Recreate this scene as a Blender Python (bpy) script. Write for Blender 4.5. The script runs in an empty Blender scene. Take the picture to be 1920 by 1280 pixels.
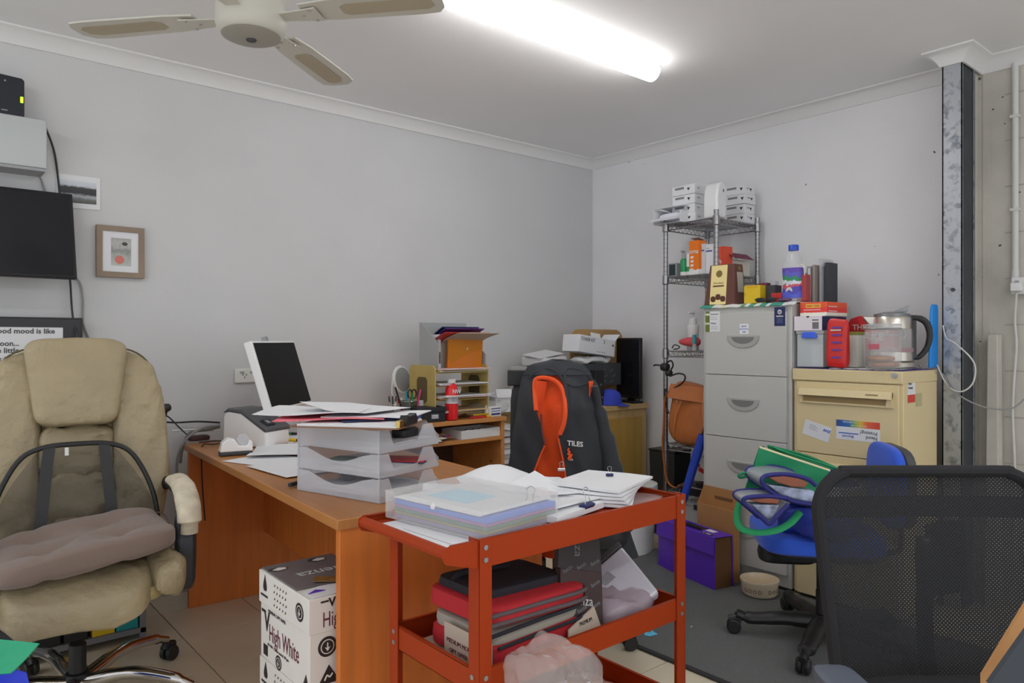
import bpy, bmesh, math, random
from mathutils import Vector, Matrix
random.seed(7)
R = math.radians
COL = bpy.context.scene.collection
# ---------------------------------------------------------------- camera, light, exposure
F, H, HZ = 1365.0, 1.145, 638.0            # focal length in pixels of 1920, eye height, horizon row
EXx, EXf = .7647, .6443                     # world x axis seen from the camera (right, forward)
sc = bpy.context.scene
cam = bpy.data.objects.new('camera', bpy.data.cameras.new('camera')); COL.objects.link(cam)
cam.location = (0, 0, H); cam.rotation_euler = (R(90), 0, -math.atan2(EXf, EXx))
cam.data.sensor_width = 36; cam.data.lens = 36*F/1920; cam.data.shift_y = (HZ-640)/1920; cam.data.clip_start = .02
sc.camera = cam
w = bpy.data.worlds.new('daylight'); sc.world = w; w.use_nodes = True
w.node_tree.nodes['Background'].inputs[0].default_value = (.93, .96, 1, 1)
w.node_tree.nodes['Background'].inputs[1].default_value = .78
LAMP = 12.5                                 # strength of the fluorescent diffusers
sc.view_settings.view_transform = 'Standard'; sc.view_settings.look = 'None'
sc.view_settings.gamma = 1; sc.view_settings.use_curve_mapping = False; sc.view_settings.exposure = 0.34
sc.cycles.max_bounces = 8; sc.cycles.transparent_max_bounces = 24

def PT(px, py, t):                          # point seen at a pixel, at forward distance t
    a = (px-960)/F
    return Vector((t*(EXx*a+EXf), t*(EXx-EXf*a), H-(py-HZ)/F*t))
def P(px, py, z): return PT(px, py, (H-z)*F/(py-HZ))
def PX(px, py, x): a = (px-960)/F; return PT(px, py, x/(EXx*a+EXf))
def PY(px, py, y): a = (px-960)/F; return PT(px, py, y/(EXx-EXf*a))

# ---------------------------------------------------------------- materials
def S(r, g, b, k=1.0):                      # 8-bit sRGB to linear, times k
    f = lambda c: (c/12.92 if c <= .04045 else ((c+.055)/1.055)**2.4)
    return tuple(min(.93, f(c/255)*k) for c in (r, g, b))
MC = {}
def mat(name, col, rough=.5, metal=0, bump=0, bscale=60, var=0, vscale=9, alpha=1, emit=0, coat=0, spec=.5, stretch=None, trans=0, sheen=0):
    if name in MC: return MC[name]
    m = bpy.data.materials.new(name); m.use_nodes = True; MC[name] = m
    nt = m.node_tree; b = nt.nodes['Principled BSDF']; L = nt.links.new; N = nt.nodes.new
    b.inputs['Base Color'].default_value = (*col, 1); b.inputs['Roughness'].default_value = rough
    b.inputs['Metallic'].default_value = metal; b.inputs['Alpha'].default_value = alpha
    b.inputs['Coat Weight'].default_value = coat; b.inputs['Specular IOR Level'].default_value = spec
    b.inputs['Transmission Weight'].default_value = trans
    if sheen: b.inputs['Sheen Weight'].default_value = sheen
    if emit: b.inputs['Emission Color'].default_value = (*col, 1); b.inputs['Emission Strength'].default_value = emit
    if var or bump:
        tc = N('ShaderNodeTexCoord'); mp = N('ShaderNodeMapping'); L(tc.outputs['Object'], mp.inputs[0])
        if stretch: mp.inputs['Scale'].default_value = stretch
    if var:
        n = N('ShaderNodeTexNoise'); n.inputs['Scale'].default_value = vscale; n.inputs['Detail'].default_value = 6
        L(mp.outputs[0], n.inputs[0]); r = N('ShaderNodeValToRGB'); L(n.outputs[0], r.inputs[0])
        r.color_ramp.elements[0].position = .3; r.color_ramp.elements[1].position = .7
        r.color_ramp.elements[0].color = (*[c*(1-var) for c in col], 1)
        r.color_ramp.elements[1].color = (*[min(.95, c*(1+var*.6)) for c in col], 1)
        L(r.outputs[0], b.inputs['Base Color'])
    if bump:
        n2 = N('ShaderNodeTexNoise'); n2.inputs['Scale'].default_value = bscale; n2.inputs['Detail'].default_value = 4
        L(mp.outputs[0], n2.inputs[0]); bp = N('ShaderNodeBump'); bp.inputs['Strength'].default_value = bump; bp.inputs['Distance'].default_value = .004
        L(n2.outputs[0], bp.inputs['Height']); L(bp.outputs[0], b.inputs['Normal'])
    return m
def bands(name, axis, stops, rough=.5, smooth=False, lo=0, hi=1, noise=0, nscale=8, metal=0):   # flat print: colours along one generated axis
    if name in MC: return MC[name]
    m = bpy.data.materials.new(name); m.use_nodes = True; MC[name] = m
    nt = m.node_tree; b = nt.nodes['Principled BSDF']; L = nt.links.new; N = nt.nodes.new
    tc = N('ShaderNodeTexCoord'); sx = N('ShaderNodeSeparateXYZ'); L(tc.outputs['Generated'], sx.inputs[0])
    src = sx.outputs['XYZ'.index(axis)]
    if noise:
        n = N('ShaderNodeTexNoise'); n.inputs['Scale'].default_value = nscale; L(tc.outputs['Generated'], n.inputs[0])
        ma = N('ShaderNodeMath'); ma.operation = 'MULTIPLY_ADD'; L(n.outputs[0], ma.inputs[0]); ma.inputs[1].default_value = noise; L(src, ma.inputs[2])
        mb = N('ShaderNodeMath'); mb.operation = 'SUBTRACT'; L(ma.outputs[0], mb.inputs[0]); mb.inputs[1].default_value = noise*.5; src = mb.outputs[0]
    r = N('ShaderNodeValToRGB'); L(src, r.inputs[0]); cr = r.color_ramp; cr.interpolation = 'LINEAR' if smooth else 'CONSTANT'
    while len(cr.elements) < len(stops): cr.elements.new(.5)
    for e, (p, c) in zip(cr.elements, stops): e.position = p
    for e, (p, c) in zip(cr.elements, stops): e.color = (*c, 1)
    L(r.outputs[0], b.inputs['Base Color']); b.inputs['Roughness'].default_value = rough; b.inputs['Metallic'].default_value = metal
    return m

# ---------------------------------------------------------------- mesh building
X, Y, Z = Vector((1, 0, 0)), Vector((0, 1, 0)), Vector((0, 0, 1))
def rz(a): return Matrix.Rotation(R(a), 3, 'Z')
def rx(a): return Matrix.Rotation(R(a), 3, 'X')
def ry(a): return Matrix.Rotation(R(a), 3, 'Y')
def smooth_path(pts, n=6):
    pts = [Vector(p) for p in pts]
    if len(pts) < 3: return pts
    q = [2*pts[0]-pts[1]] + pts + [2*pts[-1]-pts[-2]]; out = []
    for i in range(1, len(q)-2):
        a, b, c, d = q[i-1:i+3]
        for k in range(n):
            t = k/n
            out.append(.5*((2*b)+(c-a)*t+(2*a-5*b+4*c-d)*t*t+(3*b-a-3*c+d)*t**3))
    return out + [pts[-1]]
class MB:
    def __init__(s): s.v = []; s.f = []; s.mi = []
    def add(s, vs, fs, mi=0):
        o = len(s.v); s.v += [Vector(v) for v in vs]; s.f += [[o+i for i in f] for f in fs]; s.mi += [mi]*len(fs); return s
    def box(s, c, sz, rot=None, mi=0, taper=1):
        c = Vector(c); vs = []
        for k in (-1, 1):
            q = taper if k > 0 else 1
            for a, b in ((-1, -1), (1, -1), (1, 1), (-1, 1)):
                v = Vector((a*sz[0]/2*q, b*sz[1]/2*q, k*sz[2]/2)); vs.append(c+(rot @ v if rot else v))
        return s.add(vs, [(3, 2, 1, 0), (4, 5, 6, 7), (0, 1, 5, 4), (1, 2, 6, 5), (2, 3, 7, 6), (3, 0, 4, 7)], mi)
    def bx(s, x0, x1, y0, y1, z0, z1, mi=0): return s.box(((x0+x1)/2, (y0+y1)/2, (z0+z1)/2), (x1-x0, y1-y0, z1-z0), None, mi)
    def tube(s, pts, r, n=8, mi=0, sm=0, flat=1, close=False):
        pts = smooth_path(pts, sm) if sm else [Vector(p) for p in pts]
        rs = r if isinstance(r, (list, tuple)) else [r]*len(pts)
        if len(rs) != len(pts): rs = [rs[min(len(rs)-1, int(i*len(rs)/len(pts)))] for i in range(len(pts))]
        vs = []; fs = []; u = None; m = len(pts)
        for i, p in enumerate(pts):
            if close: d = pts[(i+1) % m]-pts[i-1]
            else: d = pts[min(i+1, m-1)]-pts[max(i-1, 0)]
            d = d.normalized() if d.length > 1e-9 else Z
            if u is None: u = d.cross(Z if abs(d.z) < .9 else X).normalized()
            else:
                u = u-d*u.dot(d); u = u.normalized() if u.length > 1e-6 else d.cross(Z if abs(d.z) < .9 else X).normalized()
            w_ = d.cross(u)
            for k in range(n):
                a = 2*math.pi*k/n; vs.append(p+u*math.cos(a)*rs[i]+w_*math.sin(a)*rs[i]*flat)
        for i in range(m if close else m-1):
            j = (i+1) % m
            for k in range(n): fs.append((i*n+k, i*n+(k+1) % n, j*n+(k+1) % n, j*n+k))
        if not close: fs += [list(range(n))[::-1], [(m-1)*n+k for k in range(n)]]
        return s.add(vs, fs, mi)
    def cyl(s, p0, p1, r, r1=None, n=20, mi=0): return s.tube([p0, p1], [r, r if r1 is None else r1], n, mi)
    def lathe(s, prof, n=24, c=(0, 0, 0), mi=0, rot=None, sx=1, sy=1):
        c = Vector(c); vs = []; fs = []
        for r, z in prof:
            for k in range(n):
                a = 2*math.pi*k/n; v = Vector((math.cos(a)*r*sx, math.sin(a)*r*sy, z)); vs.append(c+(rot @ v if rot else v))
        for i in range(len(prof)-1):
            for k in range(n): fs.append((i*n+k, i*n+(k+1) % n, (i+1)*n+(k+1) % n, (i+1)*n+k))
        fs += [list(range(n))[::-1], [(len(prof)-1)*n+k for k in range(n)]]
        return s.add(vs, fs, mi)
    def prism(s, poly, O, U, V, D, mi=0):   # polygon in the plane U, V pushed along D
        O, U, V, D = Vector(O), Vector(U), Vector(V), Vector(D); n = len(poly)
        if U.cross(V).dot(D) < 0: poly = poly[::-1]
        a = [O+U*p[0]+V*p[1] for p in poly]
        return s.add(a+[p+D for p in a], [list(range(n))[::-1], list(range(n, 2*n))]+[(i, (i+1) % n, n+(i+1) % n, n+i) for i in range(n)], mi)
    def sheet(s, fn, nu, nv, th=.0004, mi=0, closeu=False):   # thin curved sheet, thickness along its normal
        g = [[Vector(fn(i/nu, j/nv)) for j in range(nv+1)] for i in range(nu+1)]
        top = []; bot = []
        for i in range(nu+1):
            for j in range(nv+1):
                du = g[min(i+1, nu)][j]-g[max(i-1, 0)][j]; dv = g[i][min(j+1, nv)]-g[i][max(j-1, 0)]
                nn = du.cross(dv); nn = nn.normalized() if nn.length > 1e-12 else Z
                top.append(g[i][j]+nn*th/2); bot.append(g[i][j]-nn*th/2)
        w_ = nv+1; n = len(top); fs = []
        for i in range(nu):
            for j in range(nv):
                a, b, c, d = i*w_+j, (i+1)*w_+j, (i+1)*w_+j+1, i*w_+j+1
                fs += [(a, b, c, d), (n+d, n+c, n+b, n+a)]
        for i in range(nu):
            for j, fl in ((0, 0), (nv, 1)):
                a, b = i*w_+j, (i+1)*w_+j; q = (a, n+a, n+b, b); fs.append(q[::-1] if fl else q)
        for j in range(nv):
            for i, fl in ((0, 1), (nu, 0)):
                a, b = i*w_+j, i*w_+j+1; q = (a, n+a, n+b, b); fs.append(q[::-1] if fl else q)
        return s.add(top+bot, fs, mi)
    def puff(s, c, sz, e=.35, n=24, m=14, rot=None, mi=0, fn=None):   # superellipsoid cushion
        c = Vector(c); sg = lambda v, p: math.copysign(abs(v)**p, v); vs = []; fs = []
        for i in range(m+1):
            a = -math.pi/2+math.pi*i/m
            for k in range(n):
                b = 2*math.pi*k/n
                v = Vector((sg(math.cos(a), e)*sg(math.cos(b), e)*sz[0]/2, sg(math.cos(a), e)*sg(math.sin(b), e)*sz[1]/2, sg(math.sin(a), e)*sz[2]/2))
                if fn: v = Vector(fn(v))
                vs.append(c+(rot @ v if rot else v))
        for i in range(m):
            for k in range(n): fs.append((i*n+k, i*n+(k+1) % n, (i+1)*n+(k+1) % n, (i+1)*n+k))
        return s.add(vs, fs, mi)
    def build(s, name, m, parent=None, bev=0, seg=2, ang=35, sub=0, flat=False):
        me = bpy.data.meshes.new(name); me.from_pydata([tuple(v) for v in s.v], [], s.f)
        for x in (m if isinstance(m, (list, tuple)) else [m]): me.materials.append(x)
        me.polygons.foreach_set('material_index', s.mi)
        bm = bmesh.new(); bm.from_mesh(me); bmesh.ops.remove_doubles(bm, verts=bm.verts, dist=1e-6)
        bmesh.ops.recalc_face_normals(bm, faces=bm.faces); bm.to_mesh(me); bm.free()
        if not flat:
            me.polygons.foreach_set('use_smooth', [True]*len(me.polygons)); me.set_sharp_from_angle(angle=R(ang))
        o = bpy.data.objects.new(name, me); COL.objects.link(o); o.parent = parent
        if bev:
            b = o.modifiers.new('bevel', 'BEVEL'); b.width = bev; b.segments = seg; b.limit_method = 'ANGLE'; b.angle_limit = R(40)
        if sub: q = o.modifiers.new('sub', 'SUBSURF'); q.levels = sub; q.render_levels = sub
        return o
def tag(o, label, cat, group=None):
    o['label'] = label; o['category'] = cat
    if group: o['group'] = group
    return o
def thing(name, label, cat, loc=(0, 0, 0), rot=0, group=None):
    o = bpy.data.objects.new(name, None); COL.objects.link(o); o.empty_display_size = .05
    o.location = loc; o.rotation_euler = (0, 0, R(rot)) if not isinstance(rot, (tuple, list)) else tuple(R(a) for a in rot)
    return tag(o, label, cat, group)
def struct(o): o['kind'] = 'structure'; return o
def dup(root, loc, rot=None, label=None, group=None):
    r = root.copy(); COL.objects.link(r); r.location = loc
    if rot is not None: r.rotation_euler = (0, 0, R(rot))
    if label: r['label'] = label
    if group: r['group'] = group
    for ch in list(root.children):
        c = ch.copy(); COL.objects.link(c); c.parent = r
        for g in ch.children: d = g.copy(); COL.objects.link(d); d.parent = c
    return r
def text(parent, s, O, U, V, size, m, name='lettering', align='LEFT', bold=0, sx=1, th=.0003, shear=0):
    cu = bpy.data.curves.new(name, 'FONT'); cu.body = s; cu.size = size; cu.align_x = align; cu.extrude = th; cu.resolution_u = 2; cu.offset = bold; cu.shear = shear
    to = bpy.data.objects.new(name, cu); me = bpy.data.meshes.new_from_object(to)
    U = Vector(U).normalized(); V = Vector(V).normalized(); N = U.cross(V); O = Vector(O)
    for v in me.vertices: v.co = O+U*v.co.x*sx+V*v.co.y+N*(v.co.z+th)
    me.materials.clear(); me.materials.append(m); bpy.data.objects.remove(to); bpy.data.curves.remove(cu)
    o = bpy.data.objects.new(name, me); COL.objects.link(o); o.parent = parent; return o
def card(parent, name, O, U, V, wd, ht, m, th=.0008, bev=0):     # thin flat piece stuck on a face, lower left corner O
    U = Vector(U).normalized(); V = Vector(V).normalized()
    return MB().prism([(0, 0), (wd, 0), (wd, ht), (0, ht)], O, U, V, U.cross(V)*th).build(name, m, parent, bev=bev)
def paper(cx, cy, z, wd, ln, rot, label, m=None, curl=0, wave=0, cat='paper', name='paper_sheet', group=None, ph=0, th=.0006, lift=None, corner=0):
    def fn(u, v):
        x = (u-.5)*wd; y = (v-.5)*ln
        zz = wave*(1+math.sin(v*5+ph+u*2))*.5+curl*max(0, abs(v-.5)*2-.2)**2
        if corner: zz += corner*max(0, u+v-1.2)**1.5
        if lift: zz += lift(u, v)
        return (x, y, zz)
    o = MB().sheet(fn, 10, 12, th).build(name, m or PAPER)
    o.location = (cx, cy, z+th); o.rotation_euler = (0, 0, R(rot)); return tag(o, label, cat, group)

# shared materials
WHITE = mat('white_plastic', (.8, .8, .8), .4); PAPER = mat('paper', (.82, .83, .86), .8); BLACK = mat('black_plastic', (.018, .018, .02), .45)
DARK = mat('dark_grey_plastic', (.05, .053, .06), .5); INK = mat('ink', (.03, .028, .03), .7); CHROME = mat('chrome', (.75, .75, .76), .15, 1)
STEEL = mat('steel', (.55, .55, .55), .35, 1); RACKM = mat('rack_chrome', (.36, .36, .37), .28, 1); GREY = mat('grey_plastic', (.35, .36, .38), .5); CARD = mat('cardboard', S(165, 120, 75, 1.3), .85, var=.08, bump=.1)
CREAMP = mat('cream_paper', (.75, .72, .62), .8); NAVY = mat('navy_card', (.02, .03, .12), .5); RED = mat('red_card', (.6, .03, .03), .45)
BLUE = mat('blue_plastic', (.03, .1, .6), .4); CLEAR = mat('clear_plastic', (.85, .88, .9), .12, alpha=.22); FROST = mat('frosted_plastic', (.72, .74, .78), .35, alpha=.5)
TEAL = mat('teal_plastic', (.02, .35, .38), .4); GREEN = mat('green_plastic', (.02, .3, .1), .45); YELLOW = mat('yellow_card', (.8, .55, .02), .5)
PURPLE = mat('purple_plastic', S(84, 44, 170, 1.5), .38); BRASS = mat('brass', (.6, .45, .15), .3, 1); WIRE = mat('grey_cable', (.3, .3, .3), .5); WWIRE = mat('white_cable', (.7, .7, .68), .5)
# ================================================================ the setting
XB, YA, ZC = 3.68, 3.50, 2.385
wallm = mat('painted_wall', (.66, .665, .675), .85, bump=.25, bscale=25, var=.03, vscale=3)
wallb = mat('painted_wall_lit', (.86, .86, .88), .85, bump=.3, bscale=25, var=.03, vscale=3)  # lighter than the left wall: its brighter light is put into the colour
ceilm = mat('painted_ceiling', (.93, .93, .94), .9, var=.02, vscale=2)
trimm = mat('cornice_paint', (.82, .82, .82), .8)
conc = mat('concrete', S(168, 165, 158, 1.55), .9, bump=.5, bscale=18, var=.13, vscale=5)
tilem = [mat('floor_tile_%d' % i, S(190+d, 181+d, 160+d, 1.6), .28, var=.06, vscale=5) for i, d in enumerate((0, -5, 4))]
fl = struct(MB().bx(-1.7, XB+.1, -1.3, YA+.1, -.12, -.004).build('floor', mat('grout', S(120, 105, 85, 1.2), .9)))
for ix in range(-7, 9):
    for iy in range(-10, 3):
        x0, y0 = .84+.33*ix, 2.62+.33*iy
        x1, y1 = min(x0+.326, XB-.002), min(y0+.326, YA-.002)
        if x1-x0 < .03 or y1-y0 < .03: continue
        o = MB().bx(0, x1-x0, 0, y1-y0, -.004, 0).build('tile', random.choice(tilem), fl, flat=True); o.location = (x0, y0, random.uniform(-.0006, 0))
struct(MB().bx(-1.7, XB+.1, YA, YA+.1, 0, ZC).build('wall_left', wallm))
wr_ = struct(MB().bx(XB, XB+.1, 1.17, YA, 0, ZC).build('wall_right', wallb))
for px, py, r in ((1180, 304, .006), (1206, 308, .003), (1511, 346, .006), (1752, 285, .008), (1760, 515, .005), (1366, 690, .003), (1222, 745, .004), (1640, 462, .003)):
    q = PX(px, py, XB); MB().puff((XB, q.y, q.z), (.002, r, r*1.7), 1, 8, 6, rot=rx(px % 70-35)).build('fleck', mat('fleck_dark', (.12, .11, .1), .9), wr_)
ws = struct(MB().bx(XB, XB+.1, -1.3, 1.17, 0, ZC).build('wall_side', conc))
struct(MB().bx(-1.7, XB+.1, -1.3, YA+.1, ZC, ZC+.08).build('ceiling', ceilm))
def cornice(name, path, parent=None):
    prof = [(0, 0), (.062, 0), (.062, -.007), (.05, -.012), (.034, -.022), (.02, -.038), (.012, -.052), (.008, -.062), (0, -.062)]
    path = [Vector((*p, 0)) for p in path]; vs = []; fs = []; m = len(prof)
    for i, p in enumerate(path):
        d0 = (p-path[i-1]).normalized() if i else None; d1 = (path[i+1]-p).normalized() if i < len(path)-1 else None
        n0 = Vector((d0.y, -d0.x, 0)) if d0 else None; n1 = Vector((d1.y, -d1.x, 0)) if d1 else None
        if n0 is None: nn = n1
        elif n1 is None: nn = n0
        else: nn = (n0+n1)/(1+n0.dot(n1))
        vs += [p+nn*a+Z*(ZC+b) for a, b in prof]
    for i in range(len(path)-1):
        for k in range(m): fs.append((i*m+k, (i+1)*m+k, (i+1)*m+(k+1) % m, i*m+(k+1) % m))
    fs += [list(range(m)), [(len(path)-1)*m+k for k in range(m)][::-1]]
    return struct(MB().add(vs, fs).build(name, trimm, parent))
CX0, CX1, CY0, CY1 = 3.445, 3.60, 1.13, 1.207
cornice('trim_1', [(-1.7, YA), (XB, YA), (XB, CY1+.0), (CX0, CY1+.0), (CX0, CY0), (XB, CY0), (XB, -1.3)])
# galvanised steel column with a dark plate closing its open side
galv = mat('galvanised_steel', S(160, 165, 170, 1.35), .42, .55, bump=.1)
nt = galv.node_tree; N = nt.nodes.new; L = nt.links.new
tc = N('ShaderNodeTexCoord'); vo = N('ShaderNodeTexVoronoi'); vo.inputs['Scale'].default_value = 55; L(tc.outputs['Object'], vo.inputs[0])
n1 = N('ShaderNodeTexNoise'); n1.inputs['Scale'].default_value = 22; n1.inputs['Detail'].default_value = 5; L(tc.outputs['Object'], n1.inputs[0])
mx = N('ShaderNodeMath'); mx.operation = 'MULTIPLY_ADD'; L(vo.outputs['Color'], mx.inputs[0]); mx.inputs[1].default_value = .45; L(n1.outputs[0], mx.inputs[2])
cr = N('ShaderNodeValToRGB'); L(mx.outputs[0], cr.inputs[0]); cr.color_ramp.elements[0].position = .45; cr.color_ramp.elements[0].color = (*S(112, 118, 126, 1.3), 1)
cr.color_ramp.elements[1].position = .72; cr.color_ramp.elements[1].color = (*S(160, 163, 169, 1.3), 1); L(cr.outputs[0], nt.nodes['Principled BSDF'].inputs['Base Color'])
colu = struct(MB().bx(CX0, CX0+.005, CY0, CY1, 0, ZC-.03).bx(CX1-.005, CX1, CY0, CY1, 0, ZC-.03).bx(CX0, CX1, CY1-.005, CY1, 0, ZC-.03)
    .bx(CX0, CX0+.012, CY0, CY0+.004, 0, ZC-.03).bx(CX1-.012, CX1, CY0, CY0+.004, 0, ZC-.03).build('column', galv))
MB().bx(CX0+.008, CX1-.008, CY0+.006, CY0+.012, 0, ZC-.03).build('dark_plate', mat('dark_steel', (.055, .06, .068), .7, var=.2), colu)
q = PX(1787, 543, CX0); MB().cyl((CX0-.004, q.y, q.z), (CX0+.001, q.y, q.z), .009, n=6).build('bolt_head', DARK, colu)
MB().bx(CX1, XB, CY0+.012, CY1-.01, 0, ZC-.03).build('packing', conc, colu)
for px, py, r in ((1880, 182, .006), (1836, 148, .012), (1862, 205, .007), (1857, 695, .008), (1862, 697, .006), (1857, 770, .012), (1845, 520, .01), (1884, 232, .005), (1905, 350, .006), (1912, 360, .006), (1875, 460, .009), (1838, 640, .006), (1866, 818, .005)):
    q = PX(px, py, XB); MB().puff((XB, q.y, q.z), (.002, r*1.4, r), .9, 8, 6, rot=rx(px % 60-30)).build('fleck', mat('fleck_dark', (0, 0, 0)), ws)
# joints and old render lines on the concrete wall, a cover strip and a leaning plank
for i, (pa, pb) in enumerate((((1849, 150), (1851, 900)),)):
    a = PX(*pa, XB); MB().bx(XB-.004, XB+.001, a.y-.02, a.y+.012, 0, ZC-.06).build('render_strip', conc, ws)
for k in range(11):
    MB().bx(XB-.0015, XB+.002, -1.2, CY0-.09, .2*k+.21, .2*k+.216).build('block_joint', mat('joint', S(150, 146, 140, 1.5), .9), ws)
pl = MB().prism([(0, 0), (.055, 0), (.05, 1.17), (.012, 1.17)], (3.60, 1.095, 0), (0, -1, 0), (0, 0, 1), (.06, 0, 0)).build('plank', mat('pale_plank', S(172, 168, 160, 1.5), .85, bump=.3, var=.1), bev=.003)
tag(pl, 'pale grey plank standing upright beside the galvanised steel column', 'plank')
# rug
rugm = mat('rug_weave', S(66, 68, 70, 1.25), .95)
nt = rugm.node_tree; N = nt.nodes.new; L = nt.links.new
tc = N('ShaderNodeTexCoord'); wv = N('ShaderNodeTexBrick'); mp = N('ShaderNodeMapping'); mp.inputs['Scale'].default_value = (22, 22, 22); mp.inputs['Rotation'].default_value = (0, 0, R(8))
L(tc.outputs['Object'], mp.inputs[0]); L(mp.outputs[0], wv.inputs[0]); wv.inputs['Mortar Size'].default_value = .035
wv.inputs['Color1'].default_value = (*S(112, 114, 114, 1.4), 1); wv.inputs['Color2'].default_value = (*S(122, 124, 124, 1.4), 1); wv.inputs['Mortar'].default_value = (*S(66, 67, 68, 1.35), 1)
no = N('ShaderNodeTexNoise'); no.inputs['Scale'].default_value = 260; L(tc.outputs['Object'], no.inputs[0])
bp = N('ShaderNodeBump'); bp.inputs['Strength'].default_value = .9; bp.inputs['Distance'].default_value = .004
ad = N('ShaderNodeMath'); ad.operation = 'ADD'; L(wv.outputs['Fac'], ad.inputs[0]); L(no.outputs[0], ad.inputs[1])
L(ad.outputs[0], bp.inputs['Height']); L(bp.outputs[0], nt.nodes['Principled BSDF'].inputs['Normal']); L(wv.outputs['Color'], nt.nodes['Principled BSDF'].inputs['Base Color'])
rg = thing('rug', 'dark grey woven rug covering the tiles in front of the cabinets', 'rug')
def rugf(u, v):
    x = 2.115+u*.955; y = -.3+v*2.76
    return (x, y, .006+.035*max(0, v-.93)/.07*max(0, (u-.55)/.45))
MB().sheet(rugf, 12, 40, .007).build('pile', rugm, rg)
MB().bx(2.095, 2.117, -.3, 2.46, .001, .009).build('bound_edge', mat('rug_edge', (.04, .04, .042), .9), rg, bev=.003)

# ceiling light
lt = thing('ceiling_light', 'long white fluorescent batten light glowing on the ceiling', 'light', (2.045, 2.103, ZC))
MB().bx(-.57, .57, -.03, .03, -.035, 0).build('base', WHITE, lt, bev=.004)
dif = mat('light_diffuser', (1, .985, .965), .4, emit=LAMP)
dp = [(math.cos(a)*.046, -.014+math.sin(a)*.05) for a in [math.pi+math.pi*k/14 for k in range(15)]]
MB().prism(dp, (-.555, 0, -.009), Y, Z, X*1.11).build('diffuser', dif, lt, ang=50)
# unseen copies of the batten, added off frame to even out the light
for x, y, a, l in ((1.9, -.55, 0, 'added unseen fill batten on the ceiling behind the viewpoint to the right'), (.3, -.55, 0, 'added unseen fill batten on the ceiling just behind the viewpoint'), (-.95, 2.1, 0, 'added unseen fill batten on the ceiling left of the fan')): dup(lt, (x, y, ZC), a, l)

# ceiling fan
fanm = mat('fan_cream', S(176, 174, 165, 1.45), .45); fanp = mat('fan_rattan', S(160, 150, 130, 1.4), .8, bump=.6, bscale=220)
fan = thing('ceiling_fan', 'off white ceiling fan with four panelled blades', 'fan', (.815, 2.19, ZC))
MB().cyl((0, 0, -.06), (0, 0, -.14), .016).build('down_rod', fanm, fan)
MB().lathe([(.02, -.07), (.055, -.055), (.065, -.02), (.065, 0)], 24).build('ceiling_rose', fanm, fan)
MB().lathe([(.02, -.33), (.05, -.328), (.085, -.32), (.098, -.306), (.103, -.288), (.103, -.25), (.1, -.215), (.08, -.17), (.05, -.14), (.016, -.13)], 32).build('motor_housing', fanm, fan)
MB().lathe([(.004, -.336), (.014, -.336), (.016, -.33), (.016, -.325)], 16).build('cap_nut', DARK, fan)
MB().lathe([(.04, -.332), (.075, -.327), (.086, -.322), (.05, -.322)], 28).build('bottom_cap', mat('fan_grey', S(140, 137, 128, 1.4), .5), fan)
for ang in (130, 37, -50, 220):
    c, s_ = math.cos(R(ang)), math.sin(R(ang)); U = Vector((c, s_, 0)); Vv = (Vector((-s_, c, 0))*math.cos(R(-2))+Z*math.sin(R(-2)))
    zz = -.265
    b = MB().prism([(.17, -.05), (.26, -.062), (.52, -.07), (.575, -.062), (.60, -.03), (.595, .03), (.575, .06), (.52, .064), (.26, .056), (.17, .045)], (0, 0, zz), U, Vv, U.cross(Vv)*.006).build('blade', fanm, fan, bev=.0015)
    nn = U.cross(Vv); nn = -nn if nn.z > 0 else nn
    O = Vector((0, 0, zz))+nn*(.0005 if U.cross(Vv).z > 0 else .0065)
    MB().prism([(.29, -.02), (.31, -.033), (.53, -.036), (.565, -.02), (.57, .015), (.55, .03), (.31, .03), (.29, .018)], O, U, Vv, nn*.001).build('rattan_panel', fanp, b)
    ar = MB().prism([(.09, -.022), (.15, -.03), (.22, -.04), (.22, .04), (.15, .03), (.09, .022)], Vector((0, 0, zz-.004)), U, Vv, -U.cross(Vv)*.004).build('blade_arm', fanm, fan, bev=.001)
    for q in ((.2, -.03), (.2, .03), (.17, 0)):
        p_ = Vector((0, 0, zz-.006))+U*q[0]+Vv*q[1]; MB().cyl(p_, p_-Z*.005, .005, n=8).build('screw', STEEL, ar)
# ================================================================ furniture
wood = mat('cherry_laminate', S(178, 100, 42, 1.6), .42, var=.14, vscale=5, stretch=(6, 6, .5))
woodt = mat('cherry_top', S(162, 108, 58, 1.3), .4, var=.12, vscale=5, stretch=(8, .6, 1))
# front desk: origin at the near front corner, local y runs along its front edge, local x inwards
DZ = .70
dk = thing('desk', 'cherry wood desk with solid panel ends and paper trays on top', 'desk', (.830, 1.657, 0), -3.77)
MB().bx(0, .68, 0, 1.65, DZ-.027, DZ).build('desktop', woodt, dk, bev=.003)
MB().bx(.012, .66, .012, .037, 0, DZ-.028).build('end_panel', wood, dk, bev=.0015)
MB().bx(.012, .66, 1.615, 1.64, 0, DZ-.028).build('end_panel', wood, dk, bev=.0015)
MB().bx(.33, .348, .038, 1.614, .28, DZ-.028).build('modesty_panel', wood, dk)
for z in (.60, .28, .1):
    MB().cyl((.34, .013, z), (.34, .0095, z), .005, n=10).build('screw_cap', STEEL, dk)
MB().tube([(.08, 1.652, DZ-.05), (.12, 1.652, .5), (.1, 1.652, .3)], .003, 6, sm=5).build('clip_wire', WWIRE, dk)
def DK(x, y, z=0): return dk.matrix_basis @ Vector((x, y, DZ+z))     # point on the desktop
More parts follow.
